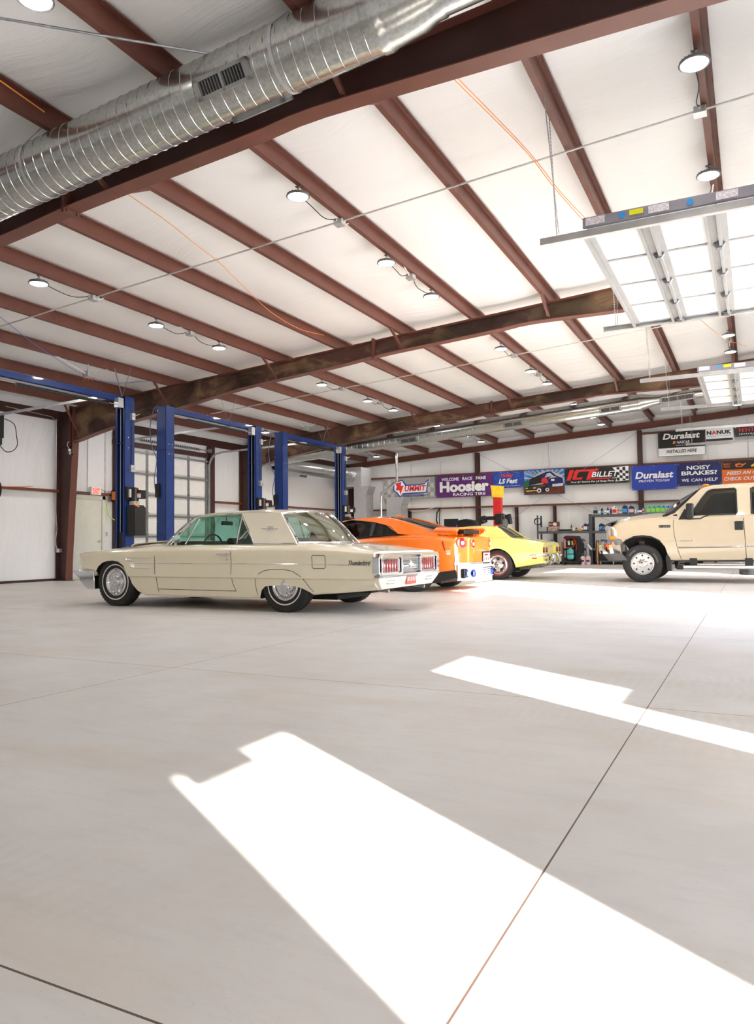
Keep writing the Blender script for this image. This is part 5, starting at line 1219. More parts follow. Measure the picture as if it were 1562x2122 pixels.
for yy in (-.38, .38):
    b = MB(); b.box((-6.55,yc+yy-.25,.75),(-6.40,yc+yy+.25,.96), rot=Matrix.Rotation(.12,3,'Y')); b.build('front_seat', M['int_red'], tb, bevel=.04)
b = MB(); b.box((-5.72,yc-.6,.8),(-5.55,yc+.6,.95), rot=Matrix.Rotation(.2,3,'Y')); b.build('rear_seat', M['int_red'], tb, bevel=.04)
# hood: scoop ridge and front emblem
b = MB(); b.sheet(lambda u, v: (lerp(-8.55,-7.62,u), yc+lerp(-.40,.40,v), .895+.045*u-.0*v + .03*math.sin(PI*v)**.5*math.sin(PI*min(1,u*.9+.05)) - (.05 if u==0 else 0)), 16, 16, .02); b.build('hood_scoop', M['cream'], tb, smooth=40)
b = MB(); P = [(-8.98+.05*math.cos(a), yc-.02, .83+.02*math.sin(a)) for a in [2*PI*k/20 for k in range(20)]]; b.tube(P, .006, n=6, closed=True); b.bar((-8.99,yc-.02,.78),(-8.99,yc-.02,.82),.012,.012); b.build('hood_ornament', M['chrome'], tb)
# front bumper wrapped round the nose, lamps
b = MB(); prof = [(-9.14,.50),(-8.98,.515),(-8.70,.50),(-8.68,.24),(-8.82,.235),(-8.90,.28),(-9.0,.375),(-8.99,.39),(-9.08,.44)]
b.prism([(x, yc-.972, z) for x, z in prof], (0,1.944,0)); b.build('front_bumper', M['chrome'], tb, bevel=.012)
for sd in (-1, 1):
    for k in (0, 1): b = MB(); b.cyl((-9.11,yc+sd*(.52+.2*k),.66),(-9.14,yc+sd*(.52+.2*k),.66),.085,n=24); b.build('headlamp', M['clearlens'], tb)
b = MB(); b.box((-9.14,yc-.4,.60),(-9.12,yc+.4,.72)); b.build('grille', M['galv_dark'], tb, smooth=0)
# tail: chrome surround, lamps, centre panel, lower bumper
X = -4.08
def rpanel(y0, y1, z0, z1, x0, x1, mat, name, bev=.008, parent=None):
    b = MB(); b.box((x0, y0, z0), (x1, y1, z1)); return b.build(name, mat, parent or tb, bevel=bev)
def ringframe(y0, y1, z0, z1, x0, x1, wd, mat, name, ch=.04, parent=None):
    O = [(y0+ch,z0),(y1-ch,z0),(y1,z0+ch),(y1,z1-ch),(y1-ch,z1),(y0+ch,z1),(y0,z1-ch),(y0,z0+ch)]; cy, cz = (y0+y1)/2, (z0+z1)/2
    I = [(cy+(a-cy)*(1-2*wd/(y1-y0)), cz+(c-cz)*(1-2*wd/(z1-z0))) for a, c in O]; b = MB()
    A = b.pts([(x1,a,c) for a, c in O]); B = b.pts([(x1,a,c) for a, c in I]); C = b.pts([(x0,a,c) for a, c in I]); D = b.pts([(x0,a,c) for a, c in O]); n = len(O)
    for k in range(n):
        j = (k+1)%n; b.face((A[k],A[j],B[j],B[k])); b.face((B[k],B[j],C[j],C[k])); b.face((C[k],C[j],D[j],D[k])); b.face((D[k],D[j],A[j],A[k]))
    return b.build(name, mat, parent or tb, smooth=0, bevel=.004)
fr = rpanel(yc-.90, yc+.90, .475, .715, X-.02, X+.012, M['galv_dark'], 'tail_panel')
ringframe(yc-.955, yc+.955, .450, .745, X-.02, X+.075, .03, M['chrome'], 'tail_surround', .05)
for sd in (-1, 1):
    y0, y1 = sorted((yc+sd*.28, yc+sd*.90))
    rf = ringframe(y0, y1, .462, .725, X, X+.085, .035, M['chrome'], 'lamp_bezel', .035)
    ringframe(y0+.06, y1-.06, .49, .69, X, X+.06, .02, M['chrome'], 'inner_bezel', .02, rf)
    y0 += .085; y1 -= .085
    b = MB(); b.box((X,y0,.515),(X+.03,y1,.665)); tl = b.build('tail_lamp', M['redlens'], tb, smooth=0)
    b = MB()
    for k in range(7): yy = y0 + (y1-y0)*k/6; b.box((X+.02,yy-.012,.51),(X+.045,yy+.012,.67))
    b.build('lamp_bars', M['chrome'], tl, smooth=0)
b = MB()
for k in range(6): b.box((X,yc-.27,.50+.033*k),(X+.05,yc+.27,.518+.033*k))
b.build('centre_grille', M['chrome'], tb, smooth=0)
b = MB(); y=yc; b.prism([(X+.055,y-.10,.60),(X+.055,y-.03,.605),(X+.055,y,.65),(X+.055,y+.03,.605),(X+.055,y+.10,.60),(X+.055,y+.02,.58),(X+.055,y,.55),(X+.055,y-.02,.58)], (.01,0,0)); b.build('tail_emblem', M['clearlens'], tb, smooth=0)
b = MB(); P = [(-.95,.452),(-.935,.41),(-.80,.302),(.80,.302),(.935,.41),(.95,.452)]
A = b.pts([(-4.2, yc+q, z) for q, z in P]); B2 = b.pts([(-4.005-.05*(.452-z)/.15, yc+q*.995, z) for q, z in P])
b.face(A[::-1]); b.face(B2)
for k in range(6): j = (k+1)%6; b.face((A[k],A[j],B2[j],B2[k]))
bp = b.build('rear_valance', M['cream'], tb, smooth=20, bevel=.012)
b = MB(); b.box((X+.02,yc-.955,.445),(X+.082,yc-.22,.462)); b.box((X+.02,yc+.22,.445),(X+.082,yc+.955,.462)); b.prism([(X+.05,yc-.26,.462),(X+.05,yc-.13,.43),(X+.05,yc+.13,.43),(X+.05,yc+.26,.462)],(.035,0,0)); b.build('bumper_blade', M['chrome'], tb, bevel=.004)
for sd in (-1, 1):
    ringframe(yc+sd*.60-.11, yc+sd*.60+.11, .365, .415, X+.045, X+.066, .012, M['chrome'], 'reverse_lamp_rim', .015)
    b = MB(); b.box((X+.045,yc+sd*.60-.10,.372),(X+.062,yc+sd*.60+.10,.408)); b.build('reverse_lamp', M['clearlens'], tb, smooth=0)
pr = pm('plate_red', (.62,.09,.07), .5)
b = MB(); b.box((X+.064,yc-.15,.335),(X+.07,yc+.15,.485)); pl = b.build('licence_plate', pr, tb, bevel=.004)
textmesh('plate_number', '31517', M['platewhite'], pl, (X+.0705, yc-.13, .375), (0,1,0), (0,0,1), .26, .075, fat=.02, depth=.001)
for sd in (-1, 1):
    b = MB(); b.cyl((-4.22,yc+sd*.55,.285),(-4.07,yc+sd*.56,.272),.022,n=14); b.build('tail_pipe', M['galv_dark'], tb)
b = MB(); b.box((-4.75,yc-.4,.23),(-4.4,yc+.3,.3)); b.box((-8.2,yc-.4,.13),(-4.9,yc+.4,.2)); b.build('underbody', M['arch'], tb, bevel=.01)
b = MB(); b.box((-4.16,yc-.16,.735),(-4.13,yc-.10,.765)); b.build('trunk_lock', M['black'], tb)
L([(-4.98,.835),(-4.6,.83)], .003, M['seam'], 'trunk_gap', both=False, out=-.03)
# ================================================================= ORANGE SPORTS COUPE
M['diffuser'] = pm('diffuser_silver', (.42,.42,.43), .45, var=.05)
M['orange_paint'] = pm('orange_car_paint', (.80,.165,.008), .25, var=.04, coat=1.)
yc = 13.04
gt = thing('sports_coupe', 'orange modern sports coupe with round tail lamps and rear wing, behind the cream coupe', 'car', (-6.9, yc, 0))
W = keyf([(-9.2,.55),(-9.1,.78),(-8.8,.90),(-8,.94),(-7,.925),(-6.2,.93),(-5.5,.95),(-4.9,.935),(-4.72,.90),(-4.62,.84),(-4.54,.72),(-4.48,.60)])
ZB = keyf([(-9.2,.30),(-8.9,.18),(-5.3,.15),(-4.9,.20),(-4.62,.26),(-4.48,.30)])
ZS = keyf([(-9.2,.60),(-8.8,.70),(-8.0,.80),(-7.2,.88),(-6.5,.95),(-5.9,.985),(-5.4,1.0),(-4.95,.985),(-4.72,.955),(-4.48,.93)])
def sec(x):
    w, zb, zs = W(x), ZB(x), ZS(x); m = zb + (zs-zb)*.55
    return [(0,zb),(w*.75,zb),(w-.07,zb+.01),(w-.035,zb+.05),(w-.015,zb+.16),(w-.02,m-.06),(w-.004,m+.06),(w,zs-.16),(w-.008,zs-.07),(w-.05,zs-.015),(w-.10,zs),(w*.78,zs+.02),(w*.5,zs+.035),(w*.2,zs+.04),(0,zs+.04)]
xs = [-9.2,-9.17,-9.1] + [-9.0+.1*k for k in range(42)] + [-4.85,-4.78,-4.72,-4.67,-4.62,-4.58,-4.54,-4.51,-4.48]
gbody = Body(gt, yc, sorted(set(round(x,3) for x in xs)), sec, M['orange_paint'], (2, 11))
cut = []
def archpoly(cx, r, zt_, n=18, zb=-.1): return [(cx-r, zb), (cx-r, r*.6)] + [(cx-r*math.cos(PI*k/n), r*.6+(zt_-r*.6)*math.sin(PI*k/n)) for k in range(1, n)] + [(cx+r, r*.6), (cx+r, zb)]
for sd in (-1, 1):
    for cx in (-8.15, -5.42):
        c = MB(); c.prism([(x, yc+sd*1.05, z) for x, z in archpoly(cx, .385, .735)], (0, -sd*.4, 0)); cut.append((c, M['arch']))
boolcut(gbody.o, cut)
for sd in (-1, 1):
    wheel(gt, -8.15, yc+sd*.925, .35, .26, .26, sd, 'gtr'); wheel(gt, -5.42, yc+sd*.945, .355, .28, .26, sd, 'gtr')
hwf = hwplane(.98, .80, 1.35, .60)
rail = [(-7.0,1.27),(-6.8,1.315),(-6.5,1.345),(-6.2,1.345),(-6.0,1.322),(-5.8,1.275),(-5.5,1.185),(-5.2,1.09),(-5.0,1.03)]
# roof panel and sweeping rear pillars
def half(z): return max(.50, hwf(z))
zk = keyf(rail)
b = MB()
def rfn(u, v):
    x = lerp(-7.0, -6.02, u); q = 2*v-1; return Vector((x - .12*(1-q*q)*(1-u), yc + q*(hwf(zk(x))-.01), zk(x) + .035*(1-abs(q)**2.2)))
b.sheet(rfn, 16, 16, .02); b.build('roof', M['orange_paint'], gt, smooth=50)
sidepoly(gt, yc, hwf, [(-5.97,1.16),(-6.05,1.205),(-6.3,1.262),(-6.77,1.315),(-6.99,1.27),(-6.95,1.30),(-6.5,1.345),(-6.2,1.345),(-6.0,1.322),(-5.8,1.275),(-5.5,1.185),(-5.2,1.09),(-4.95,1.0),(-5.1,.98),(-5.745,1.03)], M['orange_paint'], 'roof_pillar', th=.05, out=.004)
for sd in (-1, 1):       # pillar top faces joining the rear glass
    b = MB()
    def pf(u, v):
        x = lerp(-6.02, -4.98, u); z = zk(x); o = hwf(z) if z > .98 else .8; i = lerp(.52, .56, u); w = lerp(o, i, v); return Vector((x, yc+sd*w, z + .018*math.sin(PI*v*.5)))
    b.sheet(pf, 14, 6, .02); b.build('roof_pillar', M['orange_paint'], gt, smooth=50)
crossglass(gt, yc, (-4.93,-5.03,1.055,1.03,.56), (-6.06,-6.0,1.365,1.34,.53), (0,.02), M['glass_dark'], 'rear_glass', frame=M['rubber'], fr=.008)
crossglass(gt, yc, (-7.85,-7.5,.93,.95,.76), (-7.1,-6.98,1.30,1.27,.60), (-.03,.02), M['glass_dark'], 'windscreen', frame=M['rubber'], fr=.012)
sidepoly(gt, yc, hwf, [(-7.48,.95),(-6.98,1.26),(-6.79,1.30),(-6.33,1.25),(-6.3,1.0),(-6.74,.975)], M['glass_dark'], 'side_glass', th=.005, out=-.008)
sidepoly(gt, yc, hwf, [(-6.28,1.0),(-6.26,1.235),(-6.05,1.19),(-5.93,1.155),(-5.77,1.035)], M['glass_dark'], 'quarter_glass', th=.005, out=-.008)
sidepoly(gt, yc, hwf, [(-6.33,.995),(-6.34,1.25),(-6.26,1.238),(-6.27,1.0)], M['black'], 'pillar_trim', th=.02, out=-.004)
sidepoly(gt, yc, hwf, [(-6.5,.99),(-6.36,1.24),(-6.2,1.22),(-6.25,1.0)], M['black'], 'inner_trim', th=.01, out=-.06)
sidetube(gt, yc, hwf, [(-7.5,.94),(-7.0,1.262),(-6.79,1.306),(-6.3,1.252),(-6.05,1.198),(-5.93,1.160),(-5.75,1.03),(-6.3,.995),(-6.74,.97)], .008, M['rubber'], 'window_seal', closed=True)
sidetube(gt, yc, hwf, [(-7.56,.95),(-7.02,1.275)], .022, M['orange_paint'], 'windscreen_pillar')
for yy in (-.36, .36):
    b = MB(); b.box((-6.55,yc+yy-.22,.8),(-6.42,yc+yy+.22,1.22), rot=Matrix.Rotation(.2,3,'Y')); b.build('seat', M['black'], gt, bevel=.04)
b = MB(); b.box((-7.0,yc-.1,1.18),(-6.98,yc+.12,1.25)); b.build('rear_view_mirror', M['black'], gt, bevel=.01)
gbody.line([(-6.30,.98),(-6.27,.8),(-6.32,.5),(-6.35,.3)], .004, M['seam'], 'door_gap'); gbody.line([(-6.9,.93),(-6.3,.955),(-5.75,.97),(-5.2,.965)], .003, M['seam'], 'shoulder_crease')
gbody.line([(-4.83,.89),(-4.79,.73)], .013, M['redlens'], 'side_marker')
for k in range(4): gbody.line([(-4.77+.01*(k%2),.72-.022*k),(-4.70,.725-.022*k)], .005, M['platewhite'], 'badge_bars', both=False)
for sd in (-1, 1):
    b = MB(); b.prism([(-5.0,yc+sd*.955,.34),(-4.62,yc+sd*.90,.39),(-4.60,yc+sd*.86,.25),(-5.06,yc+sd*.95,.15)], (0,-sd*.08,0)); b.build('rear_skirt', M['black'], gt, smooth=0)
    b = MB(); b.box((-7.7,yc+sd*.84,.12),(-5.85,yc+sd*.955,.2)); b.build('side_skirt', M['black'], gt, bevel=.01)
b = MB(); b.cyl((-6.2,yc+.1,1.37),(-6.12,yc+.1,1.385),.03,n=12); b.prism([(-6.3,yc+.08,1.36),(-6.05,yc+.08,1.37),(-6.1,yc+.08,1.41),(-6.2,yc+.08,1.40)],(0,.04,0)); b.build('antenna_fin', M['orange_paint'], gt, bevel=.008)
# rear face details; the rear bulges, so place by the body width
def xr(dy): 
    a = abs(dy); return keyf([(0,-4.44),(.45,-4.445),(.60,-4.47),(.72,-4.53),(.84,-4.61),(.90,-4.70)])(a)
def rear_quad(dy0, dy1, z0, z1, out, mat, name, th=.02, n=10, parent=None, slope=0.):
    b = MB(); b.sheet(lambda u, v: Vector((xr(lerp(dy0,dy1,u))+out+slope*(1-v), yc+lerp(dy0,dy1,u)*(1-.14*max(0,lerp(z0,z1,v)-.5)), lerp(z0,z1,v))), n, 2, -th if False else th); return b.build(name, mat, parent or gt, smooth=50)
rear_quad(-.86,.86,.28,.945,.0,M['orange_paint'],'rear_panel',.05,24)
rear_quad(-.87,.87,.478,.515,.015,M['ventmetal'],'bumper_strip',.03,24)
rear_quad(-.84,.84,.235,.478,.02,M['diffuser'],'diffuser',.06,24)
rear_quad(-.3,.75,.16,.26,.03,M['diffuser'],'diffuser_fins',.05,12)
for j in range(5):
    b = MB()
    for k in range(10):
        dy = .0+.07*k*.9; z = .26+.035*j; b.box((xr(dy)+.02,yc+dy,z),(xr(dy)+.028,yc+dy+.04,z+.014))
    b.build('mesh_slots', M['black'], gt, smooth=0)
for sd in (-1, 1):
    for dy, z, r in ((.74,.855,.095),(.46,.838,.075)):
        x = xr(dy); nrm = Vector((1, sd*(.55 if dy > .6 else .12), 0)).normalized(); c = Vector((x-.005, yc+sd*dy, z))
        b = MB(); b.lathe([(r+.012,-.01),(r+.012,.012),(r,.016),(r,-.01)], c, nrm, 28, closed=True); ring = b.build('lamp_rim', M['orange_paint'], gt)
        b = MB(); b.lathe([(0,.0),(r*.98,.0),(r*.98,.012),(r*.7,.022),(r*.45,.02),(r*.42,.012),(0,.012)], c, nrm, 28); b.build('tail_lamp', M['redlens'], gt)
        b = MB(); b.lathe([(0,.012),(r*.42,.012),(r*.38,.03),(0,.034)], c, nrm, 20); b.build('lamp_core', M['clearlens'], ring)
b = MB(); y0 = yc+.05; b.box((-4.44,y0-.02,.47),(-4.42,y0+.36,.70)); pf_ = b.build('plate_frame', M['black'], gt, bevel=.004)
b = MB(); b.box((-4.42,y0+.0,.50),(-4.416,y0+.34,.67)); b.build('licence_plate', M['platewhite'], pf_, smooth=0)
b = MB(); b.box((-4.416,y0+.05,.62),(-4.414,y0+.25,.655)); b.box((-4.416,y0+.05,.53),(-4.414,y0+.09,.59)); b.box((-4.416,y0+.13,.53),(-4.414,y0+.17,.59)); b.box((-4.416,y0+.23,.53),(-4.414,y0+.27,.59)); b.build('plate_print', M['redlens'], pf_, smooth=0)
for dy in (-.70, -.52, .52, .70):
    b = MB(); b.lathe([(.068,-.12),(.07,.02),(.06,.025),(.055,-.1),(.0,-.1)], (xr(dy)+.035, yc+dy, .32), (1,0,0), 24); b.build('exhaust_tip', pm('burnt_titanium', (.05,.08,.35), .2, 1., var=.6, scale=9), gt)
for sd in (-1, 1):
    b = MB(); b.box((-4.62,yc+sd*.62-.17,.245),(-4.475,yc+sd*.60+.15,.41)); b.build('exhaust_recess', M['black'], gt, bevel=.02)
rear_quad(-.35,.35,.72,.722,.001,M['seam'],'trunk_gap',.004)
# wing
b = MB(); b.sheet(lambda u, v: Vector((lerp(-4.98,-4.56,v)+.06*(2*u-1)**2*(-1), yc+lerp(-.80,.80,u), 1.105+.018*(1-(2*u-1)**4)-.015*v - .035*max(0,abs(2*u-1)-.86)/.14)), 30, 6, .03); wg = b.build('rear_wing', M['orange_paint'], gt, smooth=45)
for sd in (-1, 1):
    b = MB(); b.prism([(-5.25,yc+sd*.78,1.02),(-4.98,yc+sd*.76,1.10),(-4.6,yc+sd*.76,1.10),(-4.62,yc+sd*.76,1.06),(-4.75,yc+sd*.78,1.0)], (0,-sd*.05,0)); b.build('wing_end', M['orange_paint'], wg, bevel=.008)
    for dy in (.3, .6): b = MB(); b.box((-4.85,yc+sd*dy-.015,.99),(-4.68,yc+sd*dy+.015,1.11)); b.build('wing_strut', M['orange_paint'], wg, bevel=.004)
b = MB(); b.box((-8.1,yc-.6,.14),(-5.0,yc+.6,.24)); b.build('underbody', M['arch'], gt, smooth=0)
rear_quad(-.84,-.30,.20,.24,.01,M['diffuser'],'diffuser_lip',.05,10); rear_quad(.2,.84,.17,.24,.02,M['diffuser'],'diffuser_lip',.05,10)
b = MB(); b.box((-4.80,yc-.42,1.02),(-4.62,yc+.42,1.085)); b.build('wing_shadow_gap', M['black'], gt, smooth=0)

# ================================================================= YELLOW 1960s FASTBACK
M['yellow_paint'] = pm('pale_yellow_paint', (.80,.69,.20), .25, var=.03, coat=.9)
yc = 17.50
cv = thing('classic_sports_car', 'pale yellow classic sports car with four small round tail lamps and red-line tyres', 'car', (-6.5, yc, 0))
W = keyf([(-8.85,.45),(-8.7,.68),(-8.3,.84),(-7.76,.885),(-7.2,.82),(-6.6,.78),(-6.1,.80),(-5.6,.87),(-5.25,.89),(-4.9,.88),(-4.55,.865),(-4.35,.85),(-4.24,.83)])
ZB = keyf([(-8.85,.35),(-8.5,.2),(-5.6,.17),(-4.95,.26),(-4.5,.33),(-4.24,.37)])
ZS = keyf([(-8.85,.50),(-8.4,.72),(-7.8,.88),(-7.2,.80),(-6.5,.80),(-6.0,.86),(-5.5,.95),(-5.2,.96),(-4.8,.93),(-4.4,.875),(-4.24,.83)])
ZT = keyf([(-8.85,.50),(-8.2,.72),(-7.2,.88),(-6.8,.86),(-5.5,.92),(-5.1,.965),(-4.8,.94),(-4.5,.895),(-4.24,.845)])
def sec(x):
    w, zb, zs, zt_ = W(x), ZB(x), ZS(x), ZT(x); m = lerp(zb, zs, .56)
    return [(0,zb),(w*.75,zb),(w-.09,zb+.01),(w-.06,zb+.06),(w-.03,lerp(zb,m,.5)),(w-.006,m-.03),(w,m+.01),(w-.015,m+.09),(w-.05,lerp(m,zs,.65)),(w-.11,zs-.03),(w-.18,zs),(w-.26,zs-.01),(w*.6,lerp(zs,zt_,.7)),(w*.3,zt_),(0,zt_+.006)]
xs = [-8.85,-8.82,-8.75] + [-8.65+.08*k for k in range(54)] + [-4.33,-4.28,-4.25,-4.24]
cbody = Body(cv, yc, sorted(set(round(x,3) for x in xs)), sec, M['yellow_paint'], (2, 10))
cut = []
for sd in (-1, 1):
    for cx in (-7.76, -5.29):
        c = MB(); c.prism([(x, yc+sd*1.0, z) for x, z in archpoly(cx, .415, .715)], (0, -sd*.42, 0)); cut.append((c, M['arch']))
# concave tail
c = MB(); c.prism([(-4.20,yc-.40,.79),(-4.275,yc-.40,.77),(-4.275,yc-.40,.60),(-4.20,yc-.40,.585)], (0,.80,0)); cut.append((c, M['yellow_paint']))
boolcut(cbody.o, cut)
for sd in (-1, 1):
    wheel(cv, -7.76, yc+sd*.86, .345, .21, .225, sd, 'rally'); wheel(cv, -5.285, yc+sd*.865, .345, .22, .225, sd, 'rally')
hwf = hwplane(.93, .64, 1.25, .52)
rail = [(-6.62,1.10),(-6.45,1.19),(-6.1,1.235),(-5.7,1.24),(-5.5,1.225),(-5.36,1.18),(-5.2,1.075),(-5.05,.975)]
roofz = keyf(rail)
b = MB()
def rfn(u, v):
    x = lerp(-6.62, -5.42, u); q = 2*v-1; return Vector((x, yc+q*.54, roofz(x)+.03*(1-abs(q)**2.3)))
b.sheet(rfn, 16, 14, .03); b.build('roof', M['yellow_paint'], cv, smooth=50)
# buttress pillars running down to the deck
sidepoly(cv, yc, hwf, [(-5.95,.90),(-5.80,1.225),(-5.7,1.243),(-5.5,1.228),(-5.36,1.183),(-5.2,1.078),(-5.05,.978),(-4.9,.93),(-4.9,.89)], M['yellow_paint'], 'roof_pillar', th=.06, out=.004)
for sd in (-1, 1):
    b = MB(); b.sheet(lambda u, v: Vector((lerp(-5.43,-5.03,u), yc+sd*lerp(hwf(roofz(lerp(-5.43,-5.03,u))), lerp(.42,.54,u), v), roofz(lerp(-5.43,-5.03,u))+.004+.02*math.sin(PI*.5*v)*(1-u))), 14, 5, .02); b.build('roof_pillar', M['yellow_paint'], cv, smooth=50)
crossglass(cv, yc, (-5.00,-5.05,.99,.985,.54), (-5.44,-5.41,1.245,1.215,.43), (0,.01), M['glass_grey'], 'rear_glass', frame=M['rubber'], fr=.007)
crossglass(cv, yc, (-7.15,-6.9,.88,.90,.62), (-6.66,-6.58,1.14,1.12,.52), (-.03,.02), M['glass_grey'], 'windscreen', frame=M['chrome'], fr=.01)
sidepoly(cv, yc, hwf, [(-6.85,.90),(-6.5,1.16),(-6.1,1.22),(-5.83,1.215),(-5.97,.90)], M['glass_grey'], 'side_glass', th=.005, out=-.01)
b = MB(); b.box((-5.9,yc-.46,.86),(-5.2,yc+.46,.93)); b.build('rear_shelf', M['black'], cv, smooth=0)
# tail details
X = -4.275
for dy in (-.80+.15, -.53+.13, .53-.13+.0, .80-.15):
    pass
for dy in (-.77, -.50, .52, .80):
    x = -4.24; c = (x, yc+dy*.98, .675)
    b = MB(); b.lathe([(0,0),(.062,0),(.064,.012),(.056,.02),(.05,.01),(0,.006)], c, (1,0,0), 24); tl = b.build('tail_lamp', pm('deep_red_lens', (.12,.006,.008), .1, coat=.5), cv)
    b = MB(); b.lathe([(0,.006),(.03,.008),(.024,.018),(0,.02)], c, (1,0,0), 16); b.build('lamp_core', M['redlens'], tl)
for sd in (-1, 1):
    b = MB(); b.tube([(-4.53,yc+sd*.875,.545),(-4.42,yc+sd*.865,.55),(-4.26,yc+sd*.80,.556),(-4.17,yc+sd*.68,.560),(-4.15,yc+sd*.5,.562),(-4.16,yc+sd*.33,.555)], [.012,.026,.034,.034,.032,.024], n=10); b.build('bumper', M['chrome'], cv)
    b = MB(); b.tube([(-4.17,yc+sd*.28,.58),(-4.14,yc+sd*.31,.5),(-4.15,yc+sd*.36,.42),(-4.2,yc+sd*.40,.36)], [.03,.045,.045,.03], n=10); b.build('bumper_guard', M['chrome'], cv)
    b = MB(); b.lathe([(.035,-.1),(.05,.0),(.055,.03),(.045,.03),(.03,-.08),(0,-.08)], (-4.26,yc+sd*.55,.40), (1,0,-.15), 20); b.build('exhaust_tip', M['chrome'], cv)
    b = MB(); b.tube([(-4.9,yc+sd*.35,.24),(-4.6,yc+sd*.45,.28),(-4.3,yc+sd*.54,.38)], .035, n=10); b.build('exhaust_pipe', M['galv_dark'], cv)
b = MB(); b.prism([(-4.22,yc-.25,.575),(-4.22,yc+.25,.575),(-4.22,yc+.22,.39),(-4.22,yc-.22,.39)], (.03,0,0)); b.build('plate_frame', M['chrome'], cv, bevel=.005)
b = MB(); b.box((-4.19,yc-.15,.41),(-4.186,yc+.15,.56)); b.build('licence_plate', pm('pale_plate', (.62,.72,.8), .4, var=.2, scale=30), cv, smooth=0)
textmesh('badge_lettering', 'CORVETTE', M['chrome'], cv, (-4.272, yc-.2, .735), (0,1,0), (0,0,1), .4, .022, fat=.0, depth=.003)
cbody.patch([(-4.49,.475),(-4.38,.475),(-4.38,.505),(-4.49,.505)], M['redlens'], 'side_marker', th=.015)
b = MB(); b.box((-4.23,yc-.62,.435),(-4.205,yc-.55,.46)); b.build('small_badge', M['black'], cv, smooth=0)
b = MB(); b.lathe([(0,0),(.035,0),(.03,.006),(0,.008)], (-4.55,yc-.1,.905), (0,0,1), 16); b.build('fuel_emblem', M['chrome'], cv)
b = MB(); b.box((-7.8,yc-.45,.16),(-5.1,yc+.45,.26)); b.cyl((-5.285,yc-.6,.33),(-5.285,yc+.6,.33),.04,n=12); b.build('underbody', M['arch'], cv, smooth=0)
cbody.line([(-6.0,.86),(-5.95,.7),(-5.98,.5),(-5.9,.25)], .004, M['seam'], 'door_gap')
# ================================================================= CHAMPAGNE TRUCK
M['truck_paint'] = pm('champagne_paint', (.52,.435,.31), .32, .05, var=.02, coat=.8)
yc = 17.27
tr = thing('pickup_truck', 'champagne beige pickup truck with chrome front bumper, cut by the right picture edge', 'truck', (0, yc, 0))
W = keyf([(-2.72,.82),(-2.68,.90),(-2.6,.95),(-2.45,.985),(-2.05,1.005),(-1.6,.995),(-1.3,.985),(0,.985),(3.15,.985)])
ZB = keyf([(-2.72,.88),(-2.55,.87),(-2.45,.80),(-2.3,.5),(-1.6,.45),(-1.45,.45),(3.15,.5)])
ZS = keyf([(-2.72,1.16),(-2.6,1.22),(-2.3,1.29),(-1.8,1.335),(-1.5,1.35),(1.2,1.37),(1.25,1.33),(3.15,1.33)])
ZT = keyf([(-2.72,1.24),(-2.6,1.31),(-2.2,1.41),(-1.75,1.45),(-1.5,1.42),(1.2,1.38),(3.15,1.33)])
def sec(x):
    w, zb, zs, zt_ = W(x), ZB(x), ZS(x), ZT(x); m = max(zb+.04, .80)
    return [(0,zb),(w*.8,zb),(w-.06,zb),(w-.03,zb+.02),(w-.008,lerp(zb,m,.5)),(w+.004,m),(w+.004,m+.03),(w-.012,m+.055),(w-.012,lerp(m,zs,.6)),(w-.02,zs-.05),(w-.05,zs-.005),(w-.10,zs+.01),(w*.66,lerp(zs,zt_,.85)),(w*.35,zt_),(0,zt_+.01)]
xs = [-2.72,-2.70,-2.66] + [-2.6+.1*k for k in range(57)] + [3.12,3.15]
b1 = Body(tr, yc, sorted(set(round(x,3) for x in xs)), sec, M['truck_paint'], (2, 11))
cut = []
for sd in (-1, 1):
    for cx in (-2.06, 1.91):
        P = [(cx-.49,-.1),(cx-.49,.60),(cx-.44,.78),(cx-.34,.88),(cx-.18,.955),(cx,.975),(cx+.18,.95),(cx+.33,.87),(cx+.43,.74),(cx+.49,.56),(cx+.55,.44),(cx+.56,-.1)]
        c = MB(); c.prism([(x, yc+sd*1.15, z) for x, z in P], (0, -sd*.55, 0)); cut.append((c, M['arch']))
c = MB(); c.box((1.3,yc-.85,.95),(3.05,yc+.85,1.6)); cut.append((c, M['black']))
boolcut(b1.o, cut)
for sd in (-1, 1):
    wheel(tr, -2.075, yc+sd*.985, .392, .255, .232, sd, 'truck'); wheel(tr, 1.90, yc+sd*.985, .392, .255, .232, sd, 'truck')
    for cx in (-2.06, 1.91):
        b = MB(); P = [(cx-.50,.58),(cx-.45,.79),(cx-.34,.895),(cx-.18,.97),(cx,.99),(cx+.18,.965),(cx+.34,.885),(cx+.45,.745),(cx+.5,.56)]
        Q = [(lerp(P[i][0],P[i+1][0],k/4), yc+sd*(b1.hw(P[i][0],max(.82,P[i][1]))+.006), lerp(P[i][1],P[i+1][1],k/4)) for i in range(len(P)-1) for k in range(4)]
        b.tube(Q, .016, n=8); b.build('arch_lip', M['truck_paint'], tr)
        b = MB(); b.prism([(cx+.47,yc+sd*.98,.60),(cx+.53,yc+sd*.98,.5),(cx+.54,yc+sd*.98,.24),(cx+.47,yc+sd*.98,.24),(cx+.44,yc+sd*.98,.5)], (0,-sd*.3,0)); b.build('mud_flap', M['black'], tr, smooth=0)
    b = MB(); P=[(-2.58,.80),(-2.50,.86),(-2.40,.90),(-2.28,.95),(-2.06,.972),(-1.86,.945),(-1.74,.88),(-1.66,.78)]
    b.prism([(x,yc+sd*.94,z) for x,z in P]+[(x,yc+sd*.94,z-.035) for x,z in P[::-1]], (0,-sd*.35,0)); b.build('wheel_liner', M['black'], tr, smooth=0)
